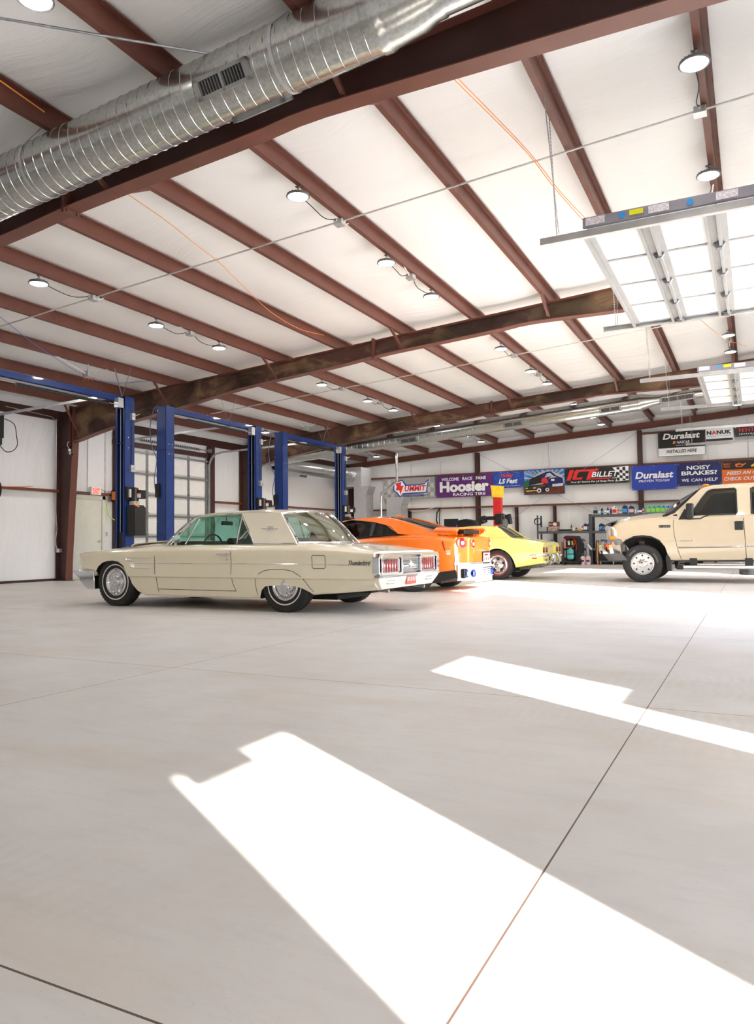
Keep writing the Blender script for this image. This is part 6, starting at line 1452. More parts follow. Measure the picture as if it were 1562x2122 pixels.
# frame, springs and step bars
b = MB(); b.box((-2.5,yc-.5,.42),(3.1,yc-.4,.56)); b.box((-2.5,yc+.4,.42),(3.1,yc+.5,.56)); b.cyl((-2.075,yc-.8,.40),(-2.075,yc+.8,.40),.05,n=12); b.cyl((1.9,yc-.8,.40),(1.9,yc+.8,.40),.05,n=12); b.box((-2.4,yc-.72,.44),(-1.7,yc-.64,.50)); b.box((-2.15,yc-.8,.5),(-2.05,yc-.7,.85)); b.build('chassis', pm('rusty_chassis', (.05,.03,.022), .8, var=.5, scale=12), tr, smooth=20)
for sd in (-1, 1):
    b = MB(); b.box((-1.30,yc+sd*.90,.285),(1.1,yc+sd*1.02,.355)); sb = b.build('step_bar', M['polished'], tr, bevel=.02)
    b = MB(); b.box((-1.42,yc+sd*.89,.275),(-1.29,yc+sd*1.03,.365)); b.build('step_cap', M['black'], sb, bevel=.015)
    for xx in (-1.1,-.1,.9): b = MB(); b.box((xx-.07,yc+sd*.9,.34),(xx+.07,yc+sd*.96,.5)); b.build('step_bracket', M['black'], sb, smooth=0)
L = b1.line
L([(-1.45,1.33),(-1.46,1.15),(-1.44,.95),(-1.40,.75),(-1.37,.62),(-1.32,.47)], .005, M['seam'], 'door_gap')
L([(-.175,1.34),(-.16,1.0),(-.14,.5)], .006, M['seam'], 'door_gap'); L([(1.18,1.34),(1.18,.5)], .005, M['seam'], 'door_gap')
L([(-1.37,.715),(-.17,.725)], .013, M['black'], 'side_moulding', out=.002); L([(-.13,.727),(1.15,.735)], .013, M['black'], 'side_moulding', out=.002)
L([(-1.36,.717),(-.18,.727)], .006, M['chrome'], 'moulding_insert', out=.012); L([(-.12,.728),(1.13,.736)], .006, M['chrome'], 'moulding_insert', out=.012)
def badge(x0, x1, z0, z1, s, mat, tm, name):
    y = yc - b1.hw((x0+x1)/2, (z0+z1)/2); b = MB(); b.box((x0,y-.008,z0),(x1,y+.03,z1)); o = b.build(name, mat, tr, bevel=.004)
    textmesh('lettering', s, tm, o, (x0+.012,y-.009,z0+.012), (1,0,0), (0,0,1), x1-x0-.024, z1-z0-.024, fat=.01, depth=.002)
badge(-1.735,-1.515,1.125,1.175,'F-350', M['black'], M['chrome'], 'fender_badge'); badge(-1.37,-1.08,.835,.858,'TURBO DIESEL', M['chrome'], M['redlens'], 'door_badge')
b = MB(); y = yc-b1.hw(-.27,1.1); b.box((-.335,y-.012,1.05),(-.175,y+.02,1.225)); dh = b.build('door_handle', M['black'], tr, bevel=.015)
b = MB(); b.box((-.31,y-.024,1.09),(-.20,y-.012,1.20)); b.cyl((-.215,y-.02,1.075),(-.215,y-.01,1.075),.01,n=10); b.build('handle_flap', M['blackmetal'], dh, bevel=.01)
# cab
hwf = hwplane(1.34, .955, 1.93, .80)
rail = [(-.93,1.885),(-.86,1.925),(-.7,1.955),(-.3,1.972),(.4,1.975),(1.0,1.96),(1.2,1.94)]
roofskin(tr, yc, rail, .805, .045, M['truck_paint'], xf_pull=-.08)
Pf = [(-1.19,1.288),(-1.17,1.345),(-1.05,1.50),(-.92,1.70),(-.82,1.83),(-.76,1.865),(-.70,1.875),(-.32,1.885),(-.295,1.86),(-.285,1.40),(-.30,1.372),(-.78,1.365),(-.88,1.33),(-.95,1.29)]
# door skin above the belt = frame around the glass
out_ = [(-1.58,1.36),(-1.40,1.42),(-.95,1.885),(-.86,1.93),(-.7,1.958),(-.17,1.972)]
sidepoly(tr, yc, hwf, [(-1.60,1.345),(-1.42,1.42),(-.95,1.885),(-.86,1.93),(-.7,1.958),(-.17,1.975),(-.17,1.88),(-.32,1.885),(-.70,1.875),(-.76,1.865),(-.82,1.83),(-.92,1.70),(-1.05,1.50),(-1.17,1.345),(-1.22,1.29)], M['truck_paint'], 'door_frame', th=.06)
sidepoly(tr, yc, hwf, [(-.32,1.885),(-.17,1.885),(-.05,1.885),(-.05,1.34),(-.30,1.34),(-.30,1.372),(-.285,1.40),(-.295,1.86)], M['truck_paint'], 'door_pillar', th=.06)
sidepoly(tr, yc, hwf, [(-.17,1.88),(-.17,1.975),(1.2,1.945),(1.25,1.33),(1.05,1.33),(1.02,1.86),(-.05,1.885)], M['truck_paint'], 'rear_door_frame', th=.06)
sidepoly(tr, yc, hwf, [(-1.24,1.30),(-.94,1.27),(-.28,1.36),(-.28,1.89),(-.7,1.885),(-.85,1.83),(-1.2,1.36)], M['glass_dark'], 'front_door_glass', th=.006, out=-.025)
sidepoly(tr, yc, hwf, [(-.04,1.36),(-.04,1.88),(1.02,1.86),(1.05,1.36)], M['glass_dark'], 'rear_door_glass', th=.006, out=-.025)
sidetube(tr, yc, hwf, Pf, .014, M['rubber'], 'window_seal', closed=True)
sidetube(tr, yc, hwf, [(-.03,1.40),(-.03,1.86),(0,1.885),(1.0,1.865),(1.03,1.40),(1.0,1.37),(0,1.37)], .014, M['rubber'], 'window_seal', closed=True)
sidetube(tr, yc, hwf, [(-1.66,1.36),(-1.45,1.46),(-1.0,1.865)], .02, M['black'], 'windscreen_trim', out=-.03)
b = MB(); b.tube([(-1.60,yc-.90,1.375),(-1.5,yc-.915,1.36),(-1.38,yc-.93,1.37)], .03, n=8); b.build('cowl_trim', M['black'], tr)
crossglass(tr, yc, (-1.78,-1.56,1.40,1.38,.88), (-1.02,-.93,1.92,1.885,.78), (-.04,.03), M['glass_grey'], 'windscreen', frame=M['rubber'], fr=.014)
for sd in (-1, 1):
    b = MB(); y = yc+sd*1.02; b.box((-1.20,y-.02,1.30),(-1.06,y+sd*.16,1.60), rot=Matrix.Rotation(.0,3,'Z')); m_ = b.build('door_mirror', M['black'], tr, bevel=.035)
    b = MB(); b.prism([(-1.36,yc+sd*.97,1.28),(-1.10,yc+sd*.97,1.28),(-1.14,yc+sd*.95,1.42),(-1.24,yc+sd*.93,1.50)], (0,-sd*.03,0)); b.bar((-1.2,yc+sd*.95,1.37),(-1.15,yc+sd*1.05,1.40),.05,.06); b.build('mirror_bracket', M['black'], m_, smooth=0)
for yy in (-.42,.42):
    b = MB(); b.box((-.35,yc+yy-.25,1.0),(-.2,yc+yy+.25,1.58), rot=Matrix.Rotation(.15,3,'Y')); b.box((-.3,yc+yy-.12,1.56),(-.2,yc+yy+.12,1.74)); b.build('seat', M['arch'], tr, bevel=.04)
b = MB(); b.box((-1.5,yc-.85,1.3),(-1.05,yc+.85,1.42)); b.build('dashboard', M['black'], tr, bevel=.03)
b = MB(); P = [(-.95+.1*math.sin(a), yc-.42+.19*math.cos(a), 1.40+.17*math.sin(a)) for a in [2*PI*k/26 for k in range(26)]]; b.tube(P, .014, n=8, closed=True); b.cyl((-.95,yc-.42,1.4),(-1.2,yc-.42,1.3),.03,n=10); b.build('steering_wheel', M['black'], tr)
M['amber'] = pm('amber_lens', (.85,.25,.01), .2, coat=.5)
b = MB(); b.sph((-.86,yc-.45,1.99),.05,sz=(1.4,1.6,.6)); b.sph((-.86,yc+.45,1.99),.05,sz=(1.4,1.6,.6)); b.sph((-.9,yc,2.0),.05,sz=(1.4,1.6,.6)); b.build('roof_marker_lamps', M['amber'], tr)
# front end
b = MB(); b.prism([(-2.97,yc-.70,.80),(-2.93,yc-.72,.86),(-2.72,yc-1.0,.885),(-2.46,yc-1.01,.885),(-2.47,yc-1.01,.56),(-2.73,yc-1.0,.56),(-2.93,yc-.72,.60)], (0,0,0.0001)) ; b = MB()
def bmp(u, v):
    q = 2*u-1; a = abs(q); x = keyf([(0,-2.98),(.6,-2.95),(.78,-2.90),(.9,-2.80),(.96,-2.62),(1,-2.46)])(a); y = keyf([(0,0),(.6,.66),(.78,.84),(.9,.95),(.96,.995),(1,1.005)])(a)*(1 if q > 0 else -1)
    return Vector((x + .03*math.sin(PI*v)*(-1), yc+y, lerp(.60,.885,v)))
b.sheet(bmp, 48, 8, -.03 if False else .03); b.build('front_bumper', M['chrome'], tr, smooth=50)
b = MB()
def bml(u, v):
    q = 2*u-1; a = abs(q); x = keyf([(0,-2.93),(.6,-2.90),(.78,-2.85),(.9,-2.76),(.96,-2.6),(1,-2.48)])(a); y = keyf([(0,0),(.6,.66),(.78,.84),(.9,.95),(.96,.985),(1,.995)])(a)*(1 if q > 0 else -1)
    return Vector((x+.12*(1-v), yc+y*(1-.03*(1-v)), lerp(.46,.61,v)))
b.sheet(bml, 40, 5, .03); b.build('bumper_valance', pm('grey_valance', (.11,.11,.11), .6), tr, smooth=50)
b = MB(); b.box((-2.94,yc-.7,.872),(-2.5,yc+.7,.886)); b.build('bumper_top', M['black'], tr, smooth=0)
b = MB()
for k in range(6): b.box((-2.83,yc-.62,.93+.05*k),(-2.80,yc+.62,.95+.05*k))
b.box((-2.84,yc-.66,.89),(-2.76,yc-.60,1.22)); b.box((-2.84,yc+.60,.89),(-2.76,yc+.66,1.22)); b.box((-2.84,yc-.66,1.19),(-2.76,yc+.66,1.24)); b.box((-2.78,yc-.62,.9),(-2.74,yc+.62,1.22)); b.build('grille', M['chrome'], tr, bevel=.006)
for sd in (-1, 1):
    b = MB(); b.prism([(-2.80,yc+sd*.66,.90),(-2.80,yc+sd*.66,1.20),(-2.70,yc+sd*.90,1.16),(-2.62,yc+sd*.945,1.08),(-2.62,yc+sd*.945,.90)], (.05,0,0)); b.build('headlamp', M['clearlens'], tr, bevel=.01)
    b = MB(); b.box((-2.72,yc+sd*.90,.89),(-2.60,yc+sd*.972,.96)); b.build('turn_lamp', M['amber'], tr, bevel=.008)
    b = MB(); b.box((-2.81,yc+sd*.62,.885),(-2.58,yc+sd*.965,.90)); b.build('lamp_trim', M['chrome'], tr, smooth=0)
b = MB(); b.sheet(lambda u, v: Vector((lerp(-2.90,-2.62,u)+.03*math.sin(v*9)*(1-u), yc+lerp(-.93,.93,v), lerp(1.17,1.315,u)+.035*math.sin(PI*u)-.05*(abs(2*v-1)**3))), 8, 20, .02); b.build('bug_deflector', M['black'], tr, smooth=50)
b = MB(); b.box((3.15,yc-.9,.5),(3.28,yc+.9,.68)); b.build('rear_bumper', M['chrome'], tr, bevel=.01)
for sd in (-1, 1): b = MB(); b.box((3.14,yc+sd*.88,.85),(3.17,yc+sd*.97,1.25)); b.build('tail_lamp', M['redlens'], tr, bevel=.005)
# ================================================================= SHELVES AND CLUTTER ALONG THE BACK WALL
M['shelfgrey'] = pm('shelf_grey', (.10,.105,.11), .5, .2, var=.1)
SY0, SY1 = 27.95, 28.5
def upright(t, x, zt_):
    for y in (SY0, SY1):
        b = MB(); b.box((x-.03,y-.003,0),(x+.03,y+.003,zt_)); b.box((x-.03,y-.003,0),(x-.024,y+.04 if y < 28.2 else y-.04,zt_)); u = b.build('post', M['shelfgrey'], t, smooth=0)
        b = MB(); z = .05
        while z < zt_: b.box((x-.008,y-.006,z),(x+.014,y-.003,z+.022)); z += .06
        b.build('slots', M['black'], u, smooth=0)
def shelf_unit(x0, x1, zt_, levels, lab, right=True):
    t = thing('steel_shelf', lab, 'shelf', ((x0+x1)/2, (SY0+SY1)/2, 0))
    upright(t, x0, zt_)
    if right: upright(t, x1, zt_)
    for z in levels:
        b = MB(); b.box((x0,SY0-.01,z-.085),(x1,SY0,z)); b.box((x0,SY1,z-.085),(x1,SY1+.01,z)); b.box((x0,SY0,z-.02),(x1,SY1,z)); b.build('shelf_board', M['shelfgrey'], t, smooth=0)
    for x in (x0,x1):
        b = MB(); b.bar((x,SY0,.3),(x,SY1,.9),.02,.004); b.build('brace', M['shelfgrey'], t, smooth=0)
    return t
shelf_unit(-7.28, -5.36, 1.85, (1.245,.60), 'low grey steel shelf unit behind the yellow car, left of the tall one')
shelf_unit(-5.30, -1.2, 1.85, (1.83,1.235,.60), 'tall grey steel shelf unit full of fluid jugs behind the truck hood')
PAL = {k: pm('bottle_'+k, c, .35, var=.06) for k, c in dict(silver=(.45,.46,.48), black=(.02,.02,.025), navy=(.01,.025,.12), white=(.8,.8,.8), red=(.65,.03,.02), green=(.03,.28,.12), lime=(.35,.62,.03), purple=(.12,.03,.3), yellow=(.85,.62,.05), orange=(.8,.25,.03), blue=(.05,.3,.75), pink=(.7,.5,.47), teal=(.12,.55,.55), grey=(.3,.3,.3), label=(.75,.75,.72), sea=(.05,.45,.33)).items()}
def jug(x, y, z, w, h, body, cap, label, lab, kind='jug', d=None):
    d = d or w*.6
    t = thing(kind, lab, kind, (x, y, z), 'fluid jugs and bottles on the shelves')
    b = MB()
    if kind == 'jug':
        b.prism([(x-w/2,y-d/2,z),(x+w/2,y-d/2,z),(x+w/2,y-d/2,z+h*.72),(x+w*.36,y-d/2,z+h*.9),(x+w*.05,y-d/2,z+h*.93),(x-w*.05,y-d/2,z+h*.9),(x-w*.2,y-d/2,z+h*.9),(x-w*.42,y-d/2,z+h*.86),(x-w/2,y-d/2,z+h*.68)], (0,d,0)); b.build('body', body, t, bevel=w*.08)
        b = MB(); b.cyl((x-w*.12,y,z+h*.9),(x-w*.12,y,z+h),w*.14,n=12); b.build('cap', cap, t)
        b = MB(); b.box((x-w*.42,y-d/2-.004,z+h*.15),(x+w*.42,y-d/2,z+h*.58)); l = b.build('label', label, t, smooth=0)
        b = MB(); b.box((x+w*.12,y-d/2-.003,z+h*.70),(x+w*.34,y-d/2+.001,z+h*.82)); b.build('grip_hole', M['black'], t, smooth=0)
    else:
        b.lathe([(0,0),(w/2,0),(w/2,h*.62),(w*.3,h*.78),(w*.16,h*.84),(w*.16,h*.88),(0,h*.88)], (x,y,z), n=18); b.build('body', body, t)
        b = MB(); b.cyl((x,y,z+h*.86),(x,y,z+h),w*.18,n=12); b.build('cap', cap, t)
        b = MB(); b.lathe([(w/2+.001,h*.18),(w/2+.003,h*.18),(w/2+.003,h*.52),(w/2+.001,h*.52)], (x,y,z), n=18, closed=True); b.build('label', label, t)
    return t
def X2(u): return -5.24 + (1220+u/8.678-1228)*.0162
P_ = PAL; T = 1.83; YS = 28.1
row = [(115,.17,.27,'silver','black','black','jug','silver jug with black label, leftmost on the top shelf'),(186,.07,.25,'silver','grey','white','bottle','slim silver bottle right of the silver jug'),
 (235,.09,.27,'black','yellow','blue','bottle','black bottle with yellow cap and blue label on the top shelf'),(295,.08,.17,'white','grey','silver','bottle','short pale bottle between two black ones on the top shelf'),
 (345,.085,.27,'navy','black','white','bottle','dark bottle with white label left of the purple one'),(402,.07,.26,'purple','yellow','black','bottle','purple bottle with yellow cap on the top shelf'),
 (473,.17,.30,'white','white','red','jug','white jug with red label on the top shelf'),(546,.075,.19,'red','white','pink','bottle','small red bottle right of the white jug'),
 (592,.075,.17,'green','green','white','bottle','small green bottle left of the navy jug'),(668,.18,.32,'navy','black','blue','jug','navy jug with blue label, left of the pair by the post'),
 (787,.19,.29,'navy','black','pink','jug','navy jug with pale label, right of the pair by the post'),(857,.07,.17,'white','blue','pink','bottle','small white bottle right of the navy jugs'),
 (905,.07,.18,'blue','red','white','bottle','small blue bottle before the dark wall post'),(950,.11,.22,'navy','navy','white','bottle','wide navy tin before the dark wall post'),(998,.05,.20,'white','red','red','bottle','thin white and red bottle right of the navy tin'),
 (1100,.145,.28,'sea','white','lime','jug','green washer-fluid jug, first of the four from the left'),(1183,.145,.28,'sea','white','lime','jug','green washer-fluid jug, second of the four from the left'),
 (1267,.15,.29,'sea','white','lime','jug','green washer-fluid jug, third of the four from the left'),(1355,.15,.28,'sea','white','lime','jug','green washer-fluid jug, fourth from the left, next to the pale blue one'),
 (1440,.145,.28,'blue','white','lime','jug','pale blue washer-fluid jug right of the green ones'),(1520,.145,.29,'blue','white','yellow','jug','blue washer-fluid jug nearest the truck windscreen')]
for u, w, h, bo, ca, la, kd, lab in row: jug(X2(u), YS, T, w, h, P_[bo], P_[ca], P_[la], lab, kd)
def X1(u): return -7.28 + (u-115)*.00229
for u, w, h, bo, ca, la, kd, lab in [(652,.06,.25,'black','black','grey','bottle','black spray bottle on the low shelf'),(690,.07,.18,'yellow','purple','white','bottle','small pale bottle with purple cap on the low shelf'),
   (730,.08,.13,'black','black','grey','bottle','squat black bottle on the low shelf'),(780,.10,.14,'yellow','yellow','orange','bottle','yellow bottle on the low shelf'),(826,.07,.22,'red','white','white','bottle','red can on the low shelf'),
   (880,.16,.27,'navy','navy','white','jug','navy jug with white emblem on the low shelf'),(935,.11,.28,'navy','navy','grey','jug','second navy jug against the shelf upright')]:
    jug(X1(u), YS, 1.245, w, h, P_[bo], P_[ca], P_[la], lab, kd)
jug(-4.95, YS, 1.235, .2, .27, P_['black'], P_['black'], P_['blue'], 'black jug with blue label on the middle shelf by the truck grille', 'jug')
jug(-6.82, YS, .60, .22, .38, P_['blue'], P_['white'], P_['navy'], 'blue jug on the bottom shelf behind the yellow car', 'jug')
def boxo(name, a, c, mat, lab, cat, bevel=.004, parts=()):
    t = thing(name, lab, cat, ((a[0]+c[0])/2, (a[1]+c[1])/2, a[2])); b = MB(); b.box(a, c); b.build('body', mat, t, bevel=bevel)
    for nm, pa, pc, m in parts: b = MB(); b.box(pa, pc); b.build(nm, m, t, smooth=0)
    return t
card = pm('printed_carton', (.42,.30,.24), .6, var=.8, scale=22); card2 = pm('dark_red_carton', (.14,.03,.025), .6, var=.8, scale=18)
boxo('carton', (-6.9,28.0,1.245), (-6.55,28.35,1.42), card, 'brown printed carton under the dark red one on the low shelf', 'box')
boxo('carton', (-6.88,28.0,1.425), (-6.54,28.35,1.60), card2, 'dark red carton on top of the brown one', 'box', parts=[('white_print',(-6.86,27.995,1.5),(-6.68,28.0,1.52),P_['white']),('white_flash',(-6.7,27.995,1.45),(-6.58,28.0,1.56),P_['label'])])
dt = thing('drawer_box', 'small grey drawer box at the left end of the low shelf', 'box', (-7.1,28.1,1.245))
b = MB(); b.box((-7.24,27.99,1.245),(-6.95,28.25,1.41)); b.build('case', P_['grey'], dt, bevel=.005)
for j in range(4):
    for k in range(3): b = MB(); b.box((-7.23+.094*k,27.98,1.252+.039*j),(-7.15+.094*k,27.99,1.283+.039*j)); b.build('drawer', P_['silver'], dt, smooth=0)
boxo('flat_case', (-6.5,28.0,1.245), (-6.05,28.3,1.31), M['blackmetal'], 'flat dark case in the middle of the low shelf', 'case')
b = MB(); P = [(-7.27+.13*math.cos(2*PI*k/24), 27.92, 1.62+.13*math.sin(2*PI*k/24)) for k in range(24)]; b.tube(P, .014, n=8, closed=True); P = [(-7.25+.13*math.cos(2*PI*k/24), 27.90, 1.61+.13*math.sin(2*PI*k/24)) for k in range(24)]; b.tube(P, .012, n=8, closed=True)
hz = tag(b.build('hose_coil', M['black']), 'black coiled hose hanging on the shelf upright', 'hose'); b = MB(); b.bar((-7.33,27.93,1.70),(-7.26,27.93,1.78),.04,.03); b.build('blue_fitting', P_['blue'], hz)
# refrigerant service cart
t = thing('service_cart', 'black air-conditioning service cart with red hoses and teal tank', 'cart', (-5.93, 27.8, 0))
b = MB(); b.prism([(-5.80,27.55,.14),(-5.60,27.55,.14),(-5.55,27.55,.75),(-5.70,27.55,1.05),(-6.15,27.55,1.07),(-6.25,27.55,1.0),(-6.2,27.55,.95),(-5.82,27.55,.95)], (0,.35,0)); b.box((-6.2,27.75,.14),(-5.7,27.9,1.0)); b.box((-6.2,27.5,.10),(-5.62,27.9,.15)); b.build('housing', M['black'], t, bevel=.01)
b = MB(); b.box((-6.2,27.5,.93),(-5.72,27.9,1.05)); b.build('hood', pm('dark_plum_plastic', (.06,.01,.02), .35), t, bevel=.03)
b = MB(); b.lathe([(0,0),(.09,0),(.13,.04),(.13,.33),(.09,.37),(.04,.38),(.04,.42),(0,.42)], (-6.0,27.62,.20), n=24); b.build('refrigerant_tank', P_['teal'], t)
b = MB(); b.lathe([(.131,0),(.135,0),(.135,.03),(.131,.03)], (-6.0,27.62,.38), n=24, closed=True); b.build('tank_strap', M['black'], t)
for k, c in ((0,'white'),(1,'lime')): b = MB(); b.lathe([(0,0),(.035,0),(.04,.1),(.03,.16),(0,.17)], (-6.05+.13*k,27.6,.72), n=16); b.build('oil_bottle', P_[c], t)
b = MB(); b.tube([(-6.2,27.5,.95),(-6.24,27.45,.75),(-6.1,27.42,.62),(-5.85,27.42,.66),(-5.78,27.45,.85),(-5.85,27.48,.95)], .012, n=8); b.tube([(-6.22,27.48,.9),(-6.0,27.44,.84),(-5.78,27.46,.9),(-5.74,27.45,.6),(-5.78,27.45,.5)], .01, n=8); b.build('red_hose', P_['red'], t)
for x in (-6.22,-5.62): b = MB(); b.cyl((x-.035,27.62,.13),(x+.035,27.62,.13),.13,n=24); w_ = b.build('cart_wheel', M['tyre'], t); b = MB(); b.cyl((x-.04,27.62,.13),(x+.04,27.62,.13),.05,n=14); b.build('hub', P_['grey'], w_)
b = MB(); b.tube([(-5.62,27.9,.95),(-5.5,27.75,.88),(-5.5,27.55,.88),(-5.62,27.4,.95)], .012, n=8); b.build('push_handle', M['black'], t)
for x, cap, lab in ((-5.56,'blue','white gas bottle with blue cap beside the service cart'),(-5.37,'grey','white gas bottle with dark cap beside the shelf upright')):
    t = thing('gas_bottle', lab, 'bottle', (x,27.6,0)); b = MB(); b.lathe([(0,0),(.085,0),(.09,.03),(.09,.26),(.06,.32),(.03,.34),(0,.34)], (x,27.6,0), n=24); b.build('cylinder', P_['pink'], t)
    b = MB(); b.lathe([(0,.32),(.055,.32),(.05,.40),(.02,.44),(0,.44)], (x,27.6,0), n=18); b.build('cap', P_['navy' if cap=='blue' else 'grey'], t); b = MB(); b.box((x-.05,27.505,.12),(x+.06,27.512,.18)); b.build('label', P_['navy'], t, smooth=0)
t = thing('tool_cart', 'tan wooden box on casters behind the yellow car tail', 'cart', (-6.75,27.8,0))
b = MB(); b.box((-7.1,27.55,.14),(-6.32,28.0,.36)); b.box((-6.37,27.55,.36),(-6.32,28.0,.85)); b.box((-7.1,27.95,.36),(-6.32,28.0,.82)); b.build('box', pm('plywood', (.42,.30,.17), .6, var=.2, stretch=(1,1,8)), t, smooth=0)
for x in (-7.0,-6.42): b = MB(); b.cyl((x-.015,27.62,.06),(x+.015,27.62,.06),.06,n=16); b.build('caster', P_['grey'], t)
t = thing('tool_box', 'low black tool chest on casters under the tall shelf', 'cabinet', (-4.7,28.1,0))
b = MB(); b.box((-5.1,27.95,.14),(-3.2,28.4,.50)); b.build('chest', M['black'], t, bevel=.01)
for x in (-5.0,-4.55,-4.2,-3.3): b = MB(); b.cyl((x-.015,28.0,.06),(x+.015,28.0,.06),.06,n=16); b.build('caster', P_['silver'], t)
boxo('battery_charger', (-5.15,28.0,.60), (-4.75,28.35,.88), M['blackmetal'], 'dark box on the bottom shelf left of the truck grille', 'box')
b = MB(); b.cyl((-5.08,27.85,.0),(-5.08,27.9,.85),.018,n=10); tag(b.build('broom', M['orange']), 'orange broom handle leaning by the shelf upright', 'broom'); 
t = thing('fire_extinguisher', 'small silver canister with hose in front of the shelf upright', 'canister', (-5.42,27.75,.44)); b = MB(); b.lathe([(0,0),(.06,0),(.06,.26),(.03,.32),(0,.32)], (-5.42,27.8,.44), n=18); b.build('canister', P_['silver'], t); b = MB(); b.cyl((-5.38,27.7,.72),(-5.25,27.66,.55),.035,n=12); b.build('brush', P_['label'], t)
# tyre machine group
t = thing('hoist_post', 'red hoist post with a yellow pad on top', 'hoist', (-7.75, 24.6, 0))
b = MB(); b.box((-7.90,24.5,0),(-7.63,24.72,2.4)); b.box((-8.1,24.3,0),(-7.4,25.0,.03)); b.build('post', pm('hoist_red', (.62,.02,.02), .4, var=.1), t, bevel=.006)
b = MB(); b.prism([(-7.93,24.47,2.39),(-7.62,24.47,2.37),(-7.60,24.47,2.62),(-7.58,24.47,2.76),(-7.98,24.47,2.80),(-7.95,24.47,2.6)], (0,.3,0)); b.build('yellow_pad', pm('padded_yellow', (.85,.60,.03), .6, bump=.01, bscale=12), t, bevel=.012)
t = thing('tyre_changer', 'black tyre changer with swing arm in front of the red post', 'tyre changer', (-7.7, 23.9, 0))
b = MB(); b.box((-8.0,23.6,0),(-7.2,24.2,.75)); b.build('cabinet', M['blackmetal'], t, bevel=.02); b = MB(); b.box((-7.46,23.8,.75),(-7.24,24.0,1.75)); b.build('column', M['galv_dark'], t, bevel=.01)
b = MB(); b.box((-8.1,23.78,1.60),(-7.3,23.98,1.72)); b.box((-7.6,23.72,1.45),(-7.35,24.04,1.80)); b.cyl((-8.1,23.9,1.72),(-8.02,23.9,1.50),.12,n=20); b.cyl((-7.18,23.9,1.78),(-7.12,23.9,1.45),.07,n=16); b.box((-7.3,23.8,1.6),(-7.1,23.95,1.76)); b.build('swing_arm', M['black'], t, bevel=.02)
b = MB(); b.lathe([(0,0),(.28,0),(.28,.05),(0,.05)], (-7.8,23.85,.75), n=28); b.build('turntable', M['galv_dark'], t)
t = thing('wheel_balancer', 'black wheel balancer with flat screen and hood behind the orange car wing', 'wheel balancer', (-9.0, 24.4, 0))
b = MB(); b.box((-9.5,24.2,0),(-8.6,24.7,1.0)); b.build('cabinet', M['blackmetal'], t, bevel=.02); b = MB(); b.box((-9.62,24.3,1.37),(-9.1,24.33,1.68)); b.box((-9.4,24.33,1.0),(-9.3,24.4,1.5)); b.build('screen', M['black'], t, smooth=0)
b = MB(); b.prism([(-9.15,24.3,1.30),(-8.45,24.3,1.30),(-8.48,24.3,1.5),(-8.58,24.3,1.62),(-8.8,24.3,1.67),(-9.08,24.3,1.64),(-9.15,24.3,1.55)], (0,.45,0)); b.build('wheel_hood', M['black'], t, bevel=.03)
b = MB(); b.cyl((-9.12,24.22,1.37),(-9.12,24.22,1.48),.025,n=10); b.build('purple_bottle', P_['purple'], t)
b = MB(); b.box((-9.3,24.2,1.0),(-8.5,24.6,1.31)); b.build('tray', M['blackmetal'], t, smooth=0)
# tyre lying behind the truck
b = MB(); b.lathe(tyre_profile(.40,.25,.22), (.05,20.6,.125), (0,0,1), 48); tag(b.build('spare_tyre', M['tyre']), 'dark tyre lying on the floor behind the truck step', 'tyre')
# things hung on the back wall
for x, m, lab in ((-12.35,'black','slim black torch mounted on the back wall over the orange car'),(-12.15,'silver','slim silver torch mounted on the back wall over the orange car')):
    b = MB(); b.cyl((x,YF-.04,1.52),(x,YF-.04,1.68),.03,n=12); b.cyl((x,YF-.04,1.68),(x,YF-.04,1.74),.045,n=12); b.box((x-.02,YF-.03,1.6),(x+.02,YF,1.66)); tag(b.build('wall_torch', P_[m]), lab, 'torch')
b = MB(); b.tube([(-11.6,YF-.2,2.28),(-11.72,YF-.22,2.1),(-11.75,YF-.22,1.8),(-11.66,YF-.22,1.5),(-11.55,YF-.22,1.45),(-11.45,YF-.2,1.55)], .03, n=8); b.tube([(-11.58,YF-.22,2.3),(-11.62,YF-.22,1.9),(-11.6,YF-.22,1.25)], .02, n=8); tag(b.build('hanging_hose', M['black']), 'black hose looped below the seam of the grey and purple banners', 'hose')
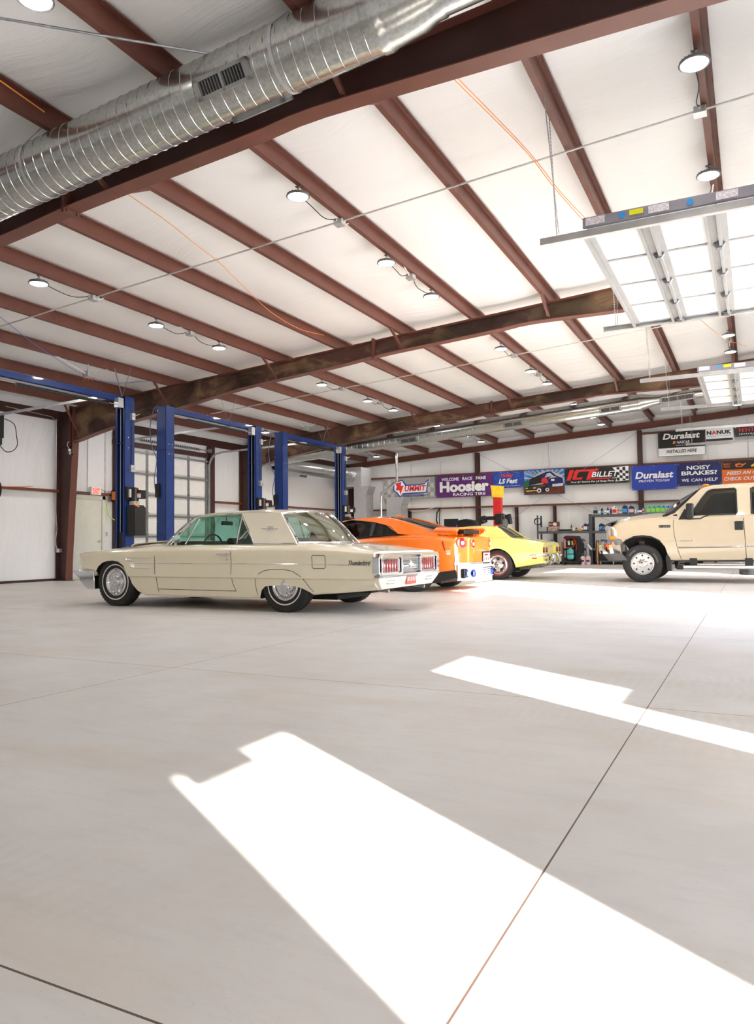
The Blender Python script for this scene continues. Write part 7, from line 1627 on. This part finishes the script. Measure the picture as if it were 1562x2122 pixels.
b = MB(); b.tube([(-12.95,YF-.18,2.22),(-12.7,YF-.18,2.14),(-11.7,YF-.18,2.36),(-11.5,YF-.18,2.32),(-10.6,YF-.18,2.33),(-10.55,YF-.18,1.7)], .014, n=8); tag(b.build('wall_conduit', M['conduit']), 'bent conduit running along the wall beam under the grey banner', 'conduit', 'electrical conduits')
# ================================================================= LIGHT
w = bpy.data.worlds.new('world'); SC.world = w; w.use_nodes = True
nt = w.node_tree; bg = nt.nodes['Background']
sky = _n(nt, 'ShaderNodeTexSky', sky_type='NISHITA'); sky.sun_disc = False; sky.sun_elevation = math.radians(35); sky.sun_rotation = math.radians(120); sky.air_density = 1.; sky.dust_density = 1.5
mixs = _n(nt, 'ShaderNodeMix', data_type='RGBA'); mixs.inputs[0].default_value = .55; mixs.inputs[7].default_value = (.9,.95,1.,1)
nt.links.new(sky.outputs[0], mixs.inputs[6]); nt.links.new(mixs.outputs[2], bg.inputs[0]); bg.inputs['Strength'].default_value = SKY
sd = bpy.data.lights.new('sun', 'SUN'); sd.energy = SUNE; sd.angle = math.radians(.6); sd.color = (1,.96,.9)
so = bpy.data.objects.new('sun', sd); COL.objects.link(so); so.location = (10,-6,8)
so.rotation_euler = Vector((-1,.66,-.479)).to_track_quat('-Z', 'Y').to_euler()
for i, (a, c, z0, z1) in enumerate(((7.8,11.46,0,3.66), (15.5,19.15,0,3.66), (-.72,.045,0,2.1), (1.81,2.57,0,2.1))):
    ad = bpy.data.lights.new('door_daylight', 'AREA'); ad.shape = 'RECTANGLE'; ad.size = c-a; ad.size_y = z1-z0; ad.cycles.is_portal = True
    ao = bpy.data.objects.new('door_daylight', ad); COL.objects.link(ao); ao.location = (XR+.06, (a+c)/2, (z0+z1)/2)
    ao.rotation_euler = Matrix(((0,0,1),(1,0,0),(0,1,0))).to_euler()
SC.view_settings.view_transform = 'Standard'; SC.view_settings.look = 'None'; SC.view_settings.gamma = 1; SC.view_settings.exposure = EXPO
SC.view_settings.use_curve_mapping = False
